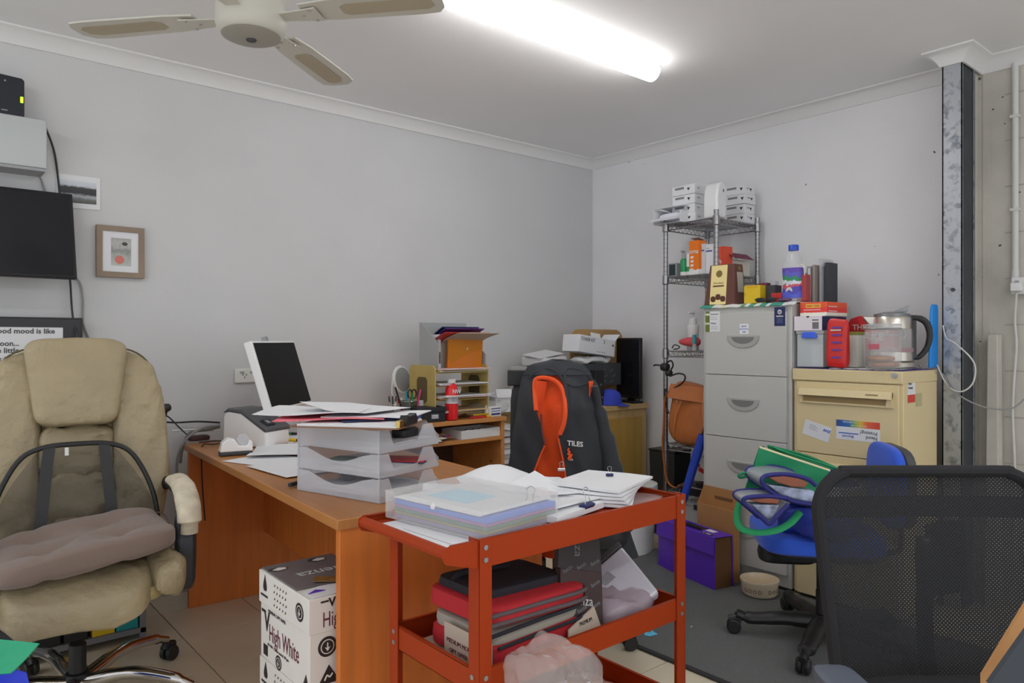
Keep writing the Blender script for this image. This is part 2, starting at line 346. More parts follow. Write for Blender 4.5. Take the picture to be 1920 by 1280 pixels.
# computer desk along the far wall
cw = mat('beech_laminate', S(176, 120, 66, 1.4), .45, var=.1, vscale=4, stretch=(1, 5, 5))
cd = thing('computer_desk', 'small computer desk with keyboard shelf beneath the yellow organiser', 'desk', (0, 0, 0))
CZ = .745
MB().bx(1.64, 2.45, 2.95, 3.46, CZ-.022, CZ).build('desktop', cw, cd, bev=.002)
MB().bx(2.425, 2.447, 2.965, 3.45, 0, CZ-.023).build('end_panel', cw, cd, bev=.001)
MB().bx(1.643, 1.665, 2.965, 3.45, 0, CZ-.023).build('end_panel', cw, cd, bev=.001)
MB().bx(1.666, 2.424, 2.96, 3.30, .625, .643).build('keyboard_shelf', cw, cd, bev=.001)
MB().bx(1.666, 2.424, 3.40, 3.415, .25, CZ-.023).build('back_panel', mat('dark_back', S(70, 45, 30, 1.4), .6), cd)
for z in (.5, .4): MB().cyl((2.4245, 3.05, z), (2.4225, 3.05, z), .006, n=10).build('screw_cap', STEEL, cd)
# wooden cupboard by the corner
oak = mat('pale_oak', S(178, 150, 100, 1.4), .5, var=.1, vscale=6, stretch=(5, 5, .6)); oakd = mat('yellow_oak', S(165, 132, 62, 1.4), .45, var=.1, vscale=6, stretch=(5, 5, .6))
cb = thing('cupboard', 'yellow wood cupboard by the corner with papers and boxes on top', 'cupboard')
KX0, KX1, KY, KZ = 2.66, 3.61, 2.95, .75
MB().bx(KX0, KX1, KY, 3.47, KZ-.03, KZ).build('cupboard_top', oak, cb, bev=.003)
MB().bx(KX0+.01, KX1-.01, KY+.03, 3.46, .05, KZ-.031).build('body', oak, cb)
MB().bx(KX0+.01, KX1-.01, KY+.012, KY+.03, .05, KZ-.031).bx(KX0, KX1, KY+.02, 3.46, 0, .05).build('face_frame', oak, cb, bev=.001)
for x0, x1 in ((KX0+.05, 3.12), (3.14, KX1-.06)):
    d = MB().bx(x0, x1, KY+.002, KY+.0115, .09, KZ-.075).build('door', oakd, cb, bev=.002)
    hx = x0+.06
    MB().tube([(hx-.03, KY+.002, .575), (hx-.03, KY-.014, .565), (hx-.03, KY-.014, .545), (hx+.03, KY-.014, .545), (hx+.03, KY-.014, .565), (hx+.03, KY+.002, .575)], .0035, 8).build('handle', BRASS, d)
# grey four drawer filing cabinet
gm = mat('grey_enamel', S(166, 166, 163, 1.55), .4); gmd = mat('grey_enamel_shade', S(150, 150, 148, 1.5), .45)
GX, GY0, GY1, GZ = 3.08, 1.70, 2.172, 1.315
gc = thing('filing_cabinet', 'tall grey four drawer metal filing cabinet against the white wall', 'cabinet')
MB().bx(GX+.004, 3.655, GY0, GY1, .02, GZ).build('body', gm, gc, bev=.004)
MB().bx(GX+.03, 3.63, GY0+.02, GY1-.02, 0, .02).build('plinth', DARK, gc)
for k in range(4):
    z1 = GZ-.038-.3*k; z0 = z1-.297
    d = MB().bx(GX-.014, GX+.004, GY0+.018, GY1-.024, z0, z1).build('drawer', gm, gc, bev=.002)
    yc, zc = (GY0+GY1)/2, z1-.128
    hp = [(math.cos(a)*.086, -.06*abs(math.sin(a))**.9) for a in [math.pi*i/18 for i in range(19)]]
    MB().prism([(p[0], p[1]+.02) for p in hp], (GX-.014, yc, zc), -Y, Z, -X*.005).build('handle', gmd, d, bev=.002)
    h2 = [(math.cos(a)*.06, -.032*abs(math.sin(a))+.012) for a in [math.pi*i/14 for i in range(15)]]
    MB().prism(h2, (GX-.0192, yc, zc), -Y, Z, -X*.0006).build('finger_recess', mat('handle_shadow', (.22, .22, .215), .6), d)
MB().cyl((GX+.004, GY0+.05, GZ-.018), (GX-.004, GY0+.05, GZ-.018), .008).build('lock', STEEL, gc)
def GF(y, z, e=.0146): return Vector((GX-e, y, z))
a = PX(1323, 622, GX-.0146)
lab = MB().prism([(0, 0), (.083, 0), (.083, .1), (0, .1)], a, -Y, Z, -X*.0006).build('sticker', PAPER, gc)
MB().prism([(0, 0), (.024, 0), (.024, .1), (0, .1)], a-X*.0007, -Y, Z, -X*.0003).build('olive_strip', bands('olive_print', 'Z', [(0, S(95, 110, 50, 1.4)), (.36, S(190, 195, 170, 1.4)), (.45, S(90, 105, 45, 1.4)), (.8, S(200, 200, 180, 1.4)), (.9, S(95, 110, 50, 1.4))], noise=.15), lab)
for k, s_ in ((.083, 'Powerco'), (.038, 'Water')): text(lab, s_, a-X*.0007-Y*.03+Z*k, -Y, Z, .012, INK)
for k in (.07, .06, .024, .014): card(lab, 'print_line', a-X*.0007-Y*.03+Z*k, -Y, Z, .04, .0018, GREY, .0002)
a = PX(1387, 626, GX-.0146)
lab = card(gc, 'note', a, -Y, Z, .047, .048, mat('note_paper', S(215, 225, 245, 1.4), .8))
for k, s_ in enumerate(('BANK', 'INVOICES', '7689')): text(lab, s_, a-X*.001-Y*.0235+Z*(.033-.0135*k), -Y, Z, .0105, BLUE, align='CENTER')
a = PX(1452, 611, GX-.0146)
lab = card(gc, 'navy_sticker', a, -Y, Z, .053, .086, NAVY)
MB().lathe([(.0105, 0), (.0105, .0006)], 20, (a.x-.001, a.y-.0265, a.z+.064), rot=ry(-90)).build('logo_disc', WHITE, lab)
text(lab, 'W', a-X*.0018-Y*.0265+Z*.058, -Y, Z, .014, NAVY, align='CENTER', bold=.0004)
text(lab, 'wattco', a-X*.0009-Y*.0265+Z*.041, -Y, Z, .013, WHITE, align='CENTER', bold=.0003)
for k in range(4): card(lab, 'print_line', a-X*.0009-Y*.012+Z*(.032-.006*k), -Y, Z, .03, .0016, mat('pale_blue', (.2, .25, .5), .6), .0002)
# cream three drawer cabinet
km = mat('cream_enamel', S(196, 180, 140, 1.42), .42)
MX, MY0, MY1, MZ = 3.075, 1.222, 1.690, 1.02
mc = thing('filing_cabinet', 'cream metal filing cabinet with long recessed handles and stuck on cards', 'cabinet')
MB().bx(MX+.012, 3.43, MY0, MY1, .02, MZ-.05).build('body', km, mc, bev=.003)
MB().bx(MX-.005, 3.43, MY0-.002, MY1+.001, MZ-.052, MZ).build('cap', km, mc, bev=.005)
MB().bx(MX+.03, 3.41, MY0+.02, MY1-.02, 0, .02).build('plinth', DARK, mc)
for k in range(3):
    z1 = MZ-.056-.315*k; z0 = z1-.311
    d = MB().bx(MX-.002, MX+.012, MY0+.014, MY1-.018, z0, z1).build('drawer', km, mc, bev=.002)
    ya, yb = MY1-.04, MY0+.035; zt, zb = z1-.03, z1-.093
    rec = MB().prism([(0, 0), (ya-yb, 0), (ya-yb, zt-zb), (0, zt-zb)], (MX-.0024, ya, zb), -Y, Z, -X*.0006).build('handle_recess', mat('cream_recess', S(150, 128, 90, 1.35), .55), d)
    hm = MB()
    hm.prism([(0, 0), (.03, 0), (.018, .03), (.004, .03)], (MX-.002, ya, zt-.028), -X, Z, -Y*(ya-yb))
    hm.bx(MX-.012, MX-.002, yb, ya, zb, zb+.008)
    hm.bx(MX-.014, MX-.002, ya-.012, ya, zb, zt); hm.prism([(0, 0), (.028, 0), (.028, zt-zb), (.012, zt-zb)], (MX-.014, yb+.028, zb), -Y, Z, X*.012)
    hm.build('handle', km, d, bev=.001)
    if k == 0: card(d, 'handle_badge', (MX-.0275, yb+.1, zt-.016), -Y, Z, .05, .006, mat('cream_recess', (0, 0, 0)), .0006)
lk = PX(1678, 704, MX-.005); MB().cyl((MX-.004, lk.y, lk.z), (MX-.01, lk.y, lk.z), .011).cyl((MX-.01, lk.y, lk.z), (MX-.013, lk.y, lk.z), .006).build('lock', STEEL, mc)
# cards on it
rot = Matrix.Rotation(R(-14), 3, 'X')
a = PX(1504, 812, MX-.0024); U = Matrix.Rotation(R(14), 3, 'X') @ -Y; V = Matrix.Rotation(R(14), 3, 'X') @ Z
bc = card(mc, 'business_card', a, U, V, .122, .066, PAPER)
text(bc, 'ANZ', a-X*.001+U*.088+V*.042, U, V, .016, BLUE, bold=.0004)
for k in range(4): card(bc, 'print_line', a-X*.001+U*.025+V*(.05-.006*k), U, V, .03+.01*(k % 2), .0018, GREY, .0002)
rain = bands('rainbow_print', 'Y', [(0, S(185, 60, 50, 1.4)), (.3, S(205, 95, 60, 1.4)), (.45, S(195, 175, 60, 1.4)), (.58, S(110, 150, 90, 1.4)), (.7, S(50, 100, 160, 1.4)), (.92, S(40, 80, 150, 1.4)), (1, S(70, 75, 90, 1.4))], smooth=True)
def rainbow_sticker(a, U, V, wd, ht, flip, o, k=1):
    N_ = U.cross(V)
    st = card(mc, 'printing_sticker', a, U, V, wd, ht, PAPER)
    b = card(st, 'rainbow_band', a+V*(ht*.66 if flip else 0)+N_*.0009, U, V, wd, ht*.34, rain, .0002)
    s_ = -1 if flip else 1; q = (lambda u, v: a+N_*.0011+U*(wd-u if flip else u)+V*(ht-v if flip else v))
    return st, q
a = PX(1568, 822, MX-.0024); U, V = -Y, Z
st, q = rainbow_sticker(a, U, V, .182, .083, True, None)
text(st, 'Need', a-X*.0011+U*.172+V*.023, -U, -V, .021, INK); text(st, 'Printing?', a-X*.0011+U*.172+V*.043, -U, -V, .021, INK)
for k in range(2): text(st, ('www.ink on hold', 'THE PRINTERS')[k], a-X*.0013+U*(.13, .09)[k]+V*(.065, .079)[k], -U, -V, .0095, PAPER)
text(st, 'Beyond', a-X*.0011+U*.075+V*.02, -U, -V, .016, BLUE); card(st, 'blue_streak', a-X*.0011+U*.01+V*.026, U, V, .085, .004, BLUE, .0002)
a = PY(1711, 758, MY0); a = Vector((3.12, MY0-.0006, PX(1711, 756, 3.12).z)); U, V = X, Z
st, q = rainbow_sticker(a, U, V, .075, .095, False, None)
MC.pop('rainbow_print', None)
text(st, 'Need', a-Y*.0011+V*.073+U*.006, U, V, .015, INK); text(st, 'Printing?', a-Y*.0011+V*.056+U*.006, U, V, .013, INK)
card(mc, 'torn_label', a+U*.085-V*.02, U, V, .06, .055, mat('torn_label', S(165, 160, 125, 1.4), .7))
# chrome wire rack
rk = thing('wire_shelf_rack', 'tall chrome wire shelf rack between the corner and grey cabinet', 'shelf')
RX0, RX1, RY0, RY1 = 3.236, 3.624, 2.20, 2.525
for x in (RX0, RX1):
    for y in (RY0, RY1):
        m_ = MB().cyl((x, y, .02), (x, y, 1.815), .0125, n=14).cyl((x, y, 1.815), (x, y, 1.822), .0135, n=14).lathe([(.008, 0), (.016, .004), (.016, .018), (.008, .022)], 12, (x, y, 0))
        for k in range(70): m_.cyl((x, y, .05+k*.025), (x, y, .0515+k*.025), .0132, n=10, mi=1)
        m_.build('post', [RACKM, DARK], rk, ang=50)
for z in (1.78, 1.492, 1.086, .575, .32):
    m_ = MB()
    for zz, r in ((z, .0035), (z-.03, .0032)):
        for x in (RX0, RX1): m_.cyl((x, RY0, zz), (x, RY1, zz), r, n=6)
        for y in (RY0, RY1): m_.cyl((RX0, y, zz), (RX1, y, zz), r, n=6)
    for k in range(13): x = RX0+.02+k*(RX1-RX0-.04)/12; m_.cyl((x, RY0, z+.002), (x, RY1, z+.002), .002, n=5)
    for k in (1, 2): y = RY0+(RY1-RY0)*k/3; m_.cyl((RX0, y, z-.003), (RX1, y, z-.003), .003, n=5)
    def zig(a, b, n):
        pts = [a+(b-a)*(i/n)+Z*(z if i % 2 else z-.03) for i in range(n+1)]; m_.tube(pts, .0018, 5)
    for x in (RX0, RX1): zig(Vector((x, RY0, 0)), Vector((x, RY1, 0)), 18)
    for y in (RY0, RY1): zig(Vector((RX0, y, 0)), Vector((RX1, y, 0)), 20)
    for x in (RX0, RX1):
        for y in (RY0, RY1): m_.lathe([(.013, -.04), (.018, -.036), (.017, .012), (.013, .014)], 12, (x, y, z))
    m_.build('wire_shelf', RACKM, rk, ang=50)
# orange trolley
om = mat('orange_enamel', S(190, 66, 14, .74), .45, spec=.25)
tr = thing('tool_trolley', 'orange metal three tier trolley heaped with papers and plastic folders', 'trolley')
TX0, TX1, TY0, TY1 = .905, 1.535, 1.155, 1.49
for x, y, sx, sy in ((TX0, TY0, 1, 1), (TX1, TY0, -1, 1), (TX0, TY1, 1, -1), (TX1, TY1, -1, -1)):
    xo, yo = x-sx*.022, y-sy*.004
    m_ = MB()
    m_.bx(min(xo, xo+sx*.034), max(xo, xo+sx*.034), min(yo, yo+sy*.003), max(yo, yo+sy*.003), .07, .748)
    m_.bx(min(xo, xo+sx*.003), max(xo, xo+sx*.003), min(yo, yo+sy*.034), max(yo, yo+sy*.034), .07, .748)
    lg = m_.build('leg', om, tr, bev=.0008)
    for z in (.73, .705, .468, .443, .215, .19):
        MB().cyl((xo+sx*.017, yo+sy*.0005, z), (xo+sx*.017, yo-sy*.0025, z), .0055, n=10).build('screw', STEEL, lg)
        MB().cyl((xo+sx*.0005, yo+sy*.02, z), (xo-sx*.0025, yo+sy*.02, z), .0055, n=10).build('screw', STEEL, lg)
    cs = MB().cyl((x, y+sy*.012, .07), (x, y+sy*.012, .052), .012).cyl((x-.011, y+sy*.012+.01, .026), (x+.011, y+sy*.012+.01, .026), .026).bx(x-.016, x+.016, y+sy*.012-.005, y+sy*.012+.02, .045, .056).build('castor', BLACK, tr, bev=.002)
for nm, z in (('middle_tray', .48), ('bottom_tray', .232)):
    m_ = MB(); h = .052
    m_.bx(TX0-.018, TX1+.018, TY0+.002, TY1-.002, z-h, z-h+.002)
    for y0, y1 in ((TY0, TY0+.002), (TY1-.002, TY1)): m_.bx(TX0-.018, TX1+.018, y0, y1, z-h, z)
    for x0, x1 in ((TX0-.018, TX0-.016), (TX1+.016, TX1+.018)): m_.bx(x0, x1, TY0+.002, TY1-.002, z-h, z)
    for y0, y1 in ((TY0, TY0+.009), (TY1-.009, TY1)): m_.bx(TX0-.018, TX1+.018, y0, y1, z-.001, z+.001)
    for x0, x1 in ((TX0-.018, TX0-.009), (TX1+.009, TX1+.018)): m_.bx(x0, x1, TY0+.009, TY1-.009, z-.001, z+.001)
    m_.build(nm, om, tr, bev=.0008)
OX = .80                                                     # the top runs out past the legs to a push handle
m_ = MB().bx(OX+.02, TX1+.018, TY0+.003, TY1-.003, .728, .731)
for y0, y1 in ((TY0-.001, TY0+.001), (TY1-.001, TY1+.001)):
    m_.prism([(TX1+.02, .689), (TX1+.02, .746), (OX+.012, .746), (OX, .740), (OX-.002, .725), (OX+.006, .712), (TX0-.02, .689)], (0, y0, 0), X, Z, Y*(y1-y0))
m_.bx(TX1+.016, TX1+.018, TY0, TY1, .689, .746).bx(OX+.02, TX1+.019, TY0, TY0+.008, .744, .746).bx(OX+.02, TX1+.019, TY1-.008, TY1, .744, .746).bx(TX1+.01, TX1+.019, TY0, TY1, .744, .746)
m_.build('top_tray', om, tr, bev=.0008)
MB().cyl((OX+.012, TY0, .731), (OX+.012, TY1, .731), .012).build('push_handle', om, tr)
TZ = .7315                                                    # inside floor of the top tray

# ---------------------------------------------------------------- chairs
def five_star(parent, m, r, zh, z0, a0, thick=.02, castor=True, flat=.55, hubr=.035, arc=0):
    MB().cyl((0, 0, z0+.06), (0, 0, z0+zh+.03), hubr).cyl((0, 0, z0+zh+.03), (0, 0, z0+zh+.12), hubr*.7).build('gas_column', m if arc == 0 else BLACK, parent, bev=.003)
    for k in range(5):
        a = R(a0+72*k); d = Vector((math.cos(a), math.sin(a), 0))
        lg = MB().tube([d*.02+Z*(z0+zh), d*r*.45+Z*(z0+zh+arc), d*r*.82+Z*(z0+zh-.012+arc*.9), d*r+Z*(z0+.075)], [thick*1.25, thick*1.1, thick, thick*.75], 12, sm=5, flat=flat if arc == 0 else 1).build('base_leg', m, parent)
        if castor:
            p = d*r; t_ = Vector((-d.y, d.x, 0))
            c = MB()
            for s_ in (-1, 1): c.lathe([(.006, -.009), (.024, -.009), (.027, -.004), (.027, .004), (.022, .009), (.006, .009)], 18, p+t_*s_*.0135+d*.01+Z*(z0+.0275), rot=Matrix((d, Z, t_)).transposed())
            c.tube([p-d*.014+Z*(z0+.045), p+Z*(z0+.058), p+d*.03+Z*(z0+.05)], .014, 10, sm=4).cyl(p+Z*(z0+.05), p+Z*(z0+.08), .007)
            c.build('castor', BLACK, lg)
# cream leather executive chair; local -y is the way it faces
leather = mat('cream_leather', S(160, 146, 116, 1.12), .40, bump=.85, bscale=17, var=.08, vscale=7); leather.node_tree.nodes['Bump'].inputs['Distance'].default_value = .014; seam = mat('leather_seam', S(95, 88, 58, 1.2), .6)
worn = mat('worn_cream', S(196, 186, 165, 1.35), .6, var=.3, vscale=16)
LCX, LCY, LCR = .425, 2.60, -9
lc = thing('executive_chair', 'cream leather executive swivel chair with worn arm and chrome base', 'chair', (LCX, LCY, 0), LCR)
CR = mat('chair_chrome', (.6, .58, .56), .12, 1)
five_star(lc, CR, .36, .085, 0, 40, .018, arc=.03)
MB().bx(-.13, .13, -.12, .14, .33, .355).build('seat_plate', BLACK, lc, bev=.004)
SZ = .02
def wr(v, k=1):                                              # leather puckers
    v = Vector(v); a = .003*k*math.sin(v.x*60+math.sin(v.y*40)*2+v.z*25)+.0022*k*math.sin(v.x*33-v.z*88+2*math.sin(v.z*21)); f_ = .0035*k*(abs(math.sin(v.z*38+v.x*19+1.3*math.sin(v.x*50)))**5); return v+Vector((a*.4, a*.6+f_, a))
def seatf(v): v = wr(v, .9); v.z -= .045*max(0, (-v.y-.16)/.1)**1.6; return v
MB().puff((0, -.03, .40+SZ), (.40, .54, .13), .42, 40, 18, fn=seatf).build('seat_cushion', leather, lc)
for s_ in (-1, 1):
    MB().puff((s_*.215, -.01, .415+SZ), (.11, .52, .13), .55, 30, 22, rot=rz(s_*6), fn=lambda v: wr(v, 2.4)).build('seat_bolster', leather, lc)
MB().puff((0, -.02, .375+SZ), (.47, .46, .05), .3, 32, 8).build('seat_shell', mat('shell_leather', S(150, 135, 96, 1.35), .5), lc)
tilt = rx(-11)
bo = Vector((0, .25, .42))                                   # foot of the backrest, leaning back
def B(x, y, z): return bo+tilt @ Vector((x, y, z))
def pr_(q): q = max(0, min(1, q)); return .86+.14*math.sin(q**.75*math.pi)+.03*q    # outline of the back, foot to top
def backf(v): v = Vector(v); v.x *= pr_((v.z+.36)/.72); return v
MB().puff(B(0, .05, .345), (.56, .10, .74), .42, 44, 30, rot=tilt, fn=backf).build('back_shell', mat('shell_leather', (0, 0, 0)), lc)
sg_ = lambda c, e: math.copysign(abs(c)**e, c)
MB().tube([B(sg_(math.cos(t), .42)*.281*pr_((sg_(math.sin(t), .42)*.37+.36)/.72), .008, .345+sg_(math.sin(t), .42)*.371) for t in [2*math.pi*i/72 for i in range(72)]], .0035, 6, close=True).build('piping', seam, lc)
for s_ in (-1, 1):
    def bol(v, s_=s_): v = wr(v, 2.6); q = (v.z+.35)/.7; v.x += s_*(.045*math.sin(max(0, q)**.8*math.pi)-.018+.012*q); return v
    MB().puff(B(s_*.168, -.006, .335), (.175, .125, .69), .5, 32, 40, rot=tilt, fn=bol).build('back_bolster', leather, lc)
for z0, z1, y_ in ((-.03, .125, -.012), (.12, .27, -.008), (.265, .43, -.004)):
    MB().puff(B(0, y_, (z0+z1)/2), (.235, .10, z1-z0+.02), .5, 34, 16, rot=tilt, fn=lambda v: wr(v, 2.6)).build('back_pad', leather, lc)
def headf(v): v = Vector(v); q = (v.z+.14)/.28; v.x *= .78+.24*q; v.y -= .022*math.cos(v.x*9); v.z += .012*q*math.cos(v.x*8); return wr(v, .4)
MB().puff(B(0, -.036, .575), (.315, .10, .29), .26, 40, 22, rot=tilt, fn=headf).build('headrest', leather, lc)
for s_ in (-1, 1):
    am = MB().tube([(s_*.19, .26, .60), (s_*.275, .24, .635), (s_*.29, .15, .64), (s_*.295, .0, .63), (s_*.295, -.085, .60)], [.02]*5, 12, sm=6, flat=1.2).build('arm_frame', BLACK, lc)
    MB().prism([(-.10, .60), (-.135, .54), (-.14, .47), (-.12, .38), (-.07, .34), (-.02, .335), (-.02, .36), (-.06, .38), (-.075, .46), (-.07, .56)], (s_*.265, 0, 0), Y, Z, X*s_*.06).build('arm_support', mat('arm_black', (.03, .033, .042), .4), am, bev=.012, seg=3)
    MB().tube([(s_*.20, -.06, .36), (s_*.28, -.05, .345)], .018, 10).build('arm_bracket', BLACK, am)
    MB().tube([(s_*.285, .15, .66), (s_*.292, .06, .672), (s_*.297, -.05, .665), (s_*.30, -.125, .63), (s_*.302, -.152, .585), (s_*.302, -.148, .54)], [.024, .034, .036, .037, .036, .026], 18, sm=6, flat=.72).build('arm_pad', worn, am)
# lumbar support strapped to its back
lb = thing('lumbar_support', 'black rimmed mesh lumbar support strapped to the cream chair', 'back support', (LCX, LCY, 0), LCR)
def LB(x, z, d=0): return B(x, -.105-.035*math.cos(x*5)-d, z)
rim = []
for x, z in ((-.225, .0), (-.24, .08), (-.22, .20), (-.165, .315), (-.10, .355), (0, .362), (.10, .355), (.165, .315), (.22, .20), (.24, .08), (.225, .0), (.10, -.02), (-.10, -.02)): rim.append(LB(x, z))
MB().tube(smooth_path(rim+[rim[0]], 5)[:-1], .0085, 8, close=True).build('rim', BLACK, lb)
for s_ in (-1, 1):
    MB().sheet(lambda u, v, s_=s_: LB(s_*(.078+.035*(1-v))+(u-.5)*.034, -.02+v*.378, .004), 2, 12, .003).build('strap', BLACK, lb)
meshm = mat('grey_mesh', (.06, .062, .06), .8, alpha=.24)
MB().sheet(lambda u, v: LB((u-.5)*2*(.235 if v < .3 else .235-.135*((v-.3)/.7)**1.6), -.015+v*.37), 16, 14, .0012).build('mesh_panel', meshm, lb)
MB().sheet(lambda u, v: LB(-.235-.09*u, .13+.02*v, -.02*u), 6, 2, .003).build('waist_strap', BLACK, lb)
card(lb, 'care_tag', LB(-.035, .325, .012), X, Z, .011, .026, WHITE)
# brown seat cushion
cu = thing('cushion', 'brown tufted seat cushion lying skewed on the cream leather chair', 'cushion', (LCX-.005, 2.475, .548), -2)
TF = ((-.11, -.08), (.07, -.08), (-.11, .09), (.07, .09))
def cuf(v):
    v = Vector(v); tuft = 0
    for tx, ty in TF: tuft += math.exp(-((v.x-tx)**2+(v.y-ty)**2)/.0013)
    for t_ in (-.11, .07): tuft += .38*math.exp(-((v.x-t_)**2)/.00035)
    for t_ in (-.08, .09): tuft += .38*math.exp(-((v.y-t_)**2)/.00035)
    cr_ = (abs(v.x)/.225)**4*(abs(v.y)/.2)**4
    v.z *= (1-.55*min(1, tuft))*(1-.7*cr_); v.x *= 1+.07*cr_; v.y *= 1+.07*cr_
    v.z += .022*(v.x/.2)+.02*(v.y/.2)**2; return v
cush = mat('brown_fabric', S(112, 96, 88, 1.3), .9, bump=.3, bscale=300, sheen=.2)
MB().puff((0, 0, -.02), (.45, .40, .088), .38, 72, 30, fn=cuf).build('cushion_body', cush, cu)
for x, y in TF: MB().puff((x, y, -.004+.022*x/.2), (.014, .014, .008), .8, 10, 6).build('button', cush, cu)
MB().tube([(.21, .18, .02), (.25, .16, -.02), (.26, .1, -.06), (.25, .02, -.09)], .003, 6, sm=5).tube([(.21, .18, .02), (.27, .2, .0), (.28, .14, -.09)], .003, 6, sm=5).build('tie', cush, cu)

# blue task chair, its back towards the right, seat to the left
blu = mat('blue_upholstery', S(38, 80, 190, 1.4), .85, bump=.2, bscale=350, sheen=.2)
bc = thing('office_chair', 'blue upholstered office chair piled with shopping bags', 'chair', (2.665, 1.345, .0102), 0)
five_star(bc, BLACK, .31, .075, 0, 124, .03, flat=.75)
bl = Vector((-.655, .754, 0)).normalized(); side = Vector((bl.y, -bl.x, 0))
RB = Matrix((side, bl, Z)).transposed(); so_ = Vector((.05, .06, 0)); bk0 = Vector((.225, -.135, 0))
MB().puff(so_+Z*.385, (.45, .45, .085), .42, 36, 12, rot=RB).build('seat', blu, bc)
MB().puff(so_+Z*.345, (.40, .40, .05), .4, 28, 8, rot=RB).build('seat_pan', BLACK, bc)
MB().puff(so_+bl*.1+Z*.305, (.1, .22, .07), .5, 20, 8, rot=RB).cyl((0, 0, .15), (0, 0, .33), .022).build('mechanism', BLACK, bc)
MB().tube([so_-bl*.1+Z*.325, bk0-bl*.03+Z*.325, bk0-bl*.055+Z*.40, bk0-bl*.05+Z*.60], .018, 10, sm=5, flat=.5).build('back_stem', BLACK, bc)
MB().puff(bk0+Z*.585, (.36, .055, .31), .55, 36, 16, rot=RB).build('backrest', blu, bc)
MB().puff(bk0-bl*.036+Z*.585, (.355, .05, .30), .5, 36, 12, rot=RB).build('back_shell', mat('shell_grey', (.075, .078, .085), .5), bc)

# black mesh chair in the foreground, seen from behind
mp_ = (1.603, .456)
mch = thing('mesh_office_chair', 'black mesh back office chair in the right foreground', 'chair', (*mp_, 0), -40)
five_star(mch, BLACK, .31, .07, 0, 20, .021)
MB().cyl((0, 0, .15), (0, 0, .34), .024).bx(-.1, .1, -.12, .1, .33, .355).build('mechanism', BLACK, mch)
MB().puff((0, -.06, .40), (.50, .48, .09), .4, 32, 10).build('seat', mat('black_fabric', (.02, .02, .023), .9), mch)
mmesh = bpy.data.materials.new('black_mesh'); mmesh.use_nodes = True; nt = mmesh.node_tree; N = nt.nodes.new; L = nt.links.new
tc = N('ShaderNodeTexCoord'); sp = N('ShaderNodeSeparateXYZ'); L(tc.outputs['Object'], sp.inputs[0])
def msin(sgn):
    a1 = N('ShaderNodeMath'); a1.operation = 'MULTIPLY_ADD'; L(sp.outputs[0], a1.inputs[0]); a1.inputs[1].default_value = sgn; L(sp.outputs[2], a1.inputs[2])
    a2 = N('ShaderNodeMath'); a2.operation = 'MULTIPLY'; L(a1.outputs[0], a2.inputs[0]); a2.inputs[1].default_value = 2*math.pi/.0085
    a3 = N('ShaderNodeMath'); a3.operation = 'SINE'; L(a2.outputs[0], a3.inputs[0]); return a3
m1, m2 = msin(1), msin(-1); ad = N('ShaderNodeMath'); ad.operation = 'ADD'; L(m1.outputs[0], ad.inputs[0]); L(m2.outputs[0], ad.inputs[1])
gt = N('ShaderNodeMath'); gt.operation = 'LESS_THAN'; gt.inputs[1].default_value = 1.45; L(ad.outputs[0], gt.inputs[0])
pb = nt.nodes['Principled BSDF']; pb.inputs['Base Color'].default_value = (.016, .016, .018, 1); pb.inputs['Roughness'].default_value = .75; L(gt.outputs[0], pb.inputs['Alpha'])
BW, BZ0, BZ1 = .25, .52, .85
def MBK(x, z, d=0): q = (z-BZ0)/(BZ1-BZ0); return Vector((x, .19+.05*q+.03*math.cos(x*5)-d, z))
def halfw(q): t = max(0, (q-.84)/.16); return BW*(.84+.16*min(1, q*1.2))-.085*(1-math.sqrt(max(0, 1-min(1, t)**2)))
def lower(q): return q
BZ0 = .30
MB().sheet(lambda u, v: MBK((u-.5)*2*(halfw(v)-.006), BZ0+v*(BZ1-BZ0)), 20, 24, .0008).build('mesh_panel', mmesh, mch)
fr = [MBK(s_*halfw(q), BZ0+q*(BZ1-BZ0)) for s_, qs in ((-1, [0, .2, .4, .6, .75, .85, .91, .95, .98, .996, 1]), (1, [1, .996, .98, .95, .91, .85, .75, .6, .4, .2, 0])) for q in qs]
MB().tube(smooth_path(fr, 4), .0165, 10, flat=.8).tube([MBK(-.23, BZ0), MBK(0, BZ0), MBK(.23, BZ0)], .016, 8).build('back_frame', mat('black_fabric', (0, 0, 0)), mch)
MB().sheet(lambda u, v: MBK((u-.5)*2*(halfw(.8)-.01), .748+v*.045-.0, -.006), 16, 3, .004).build('cross_band', mat('black_band', (.022, .02, .02), .8), mch)
for s_ in (-1,):
    MB().tube([MBK(x_, z_, -.018) for x_, z_ in [(-halfw(q)+.012, BZ0+q*(BZ1-BZ0)) for q in (.05, .3, .6, .8, .9)]], .0012, 5, sm=4).build('stitching', mat('pale_thread', (.25, .23, .2), .8), mch)
MB().sheet(lambda u, v: MBK((u-.5)*.085+.06,   .57+v*.16+(.012*(u-.5)), -.03), 4, 6, .012).build('lumbar_pad', BLACK, mch, bev=.003)
MB().tube([(0, .02, .345), (0, .20, .345), (0, .255, .45), (0, .265, .70)], .02, 10, sm=5, flat=.5).build('back_stem', BLACK, mch)
for s_ in (-1, 1):
    am = MB().tube([(s_*.20, -.06, .34), (s_*.28, -.06, .36), (s_*.29, -.06, .46)], .018, 10, sm=5).build('arm_post', BLACK, mch)
    MB().puff((s_*.29, -.03, .478), (.085, .26, .03), .4, 24, 8).build('arm_pad', mat('grey_arm', (.11, .13, .17), .5), am)

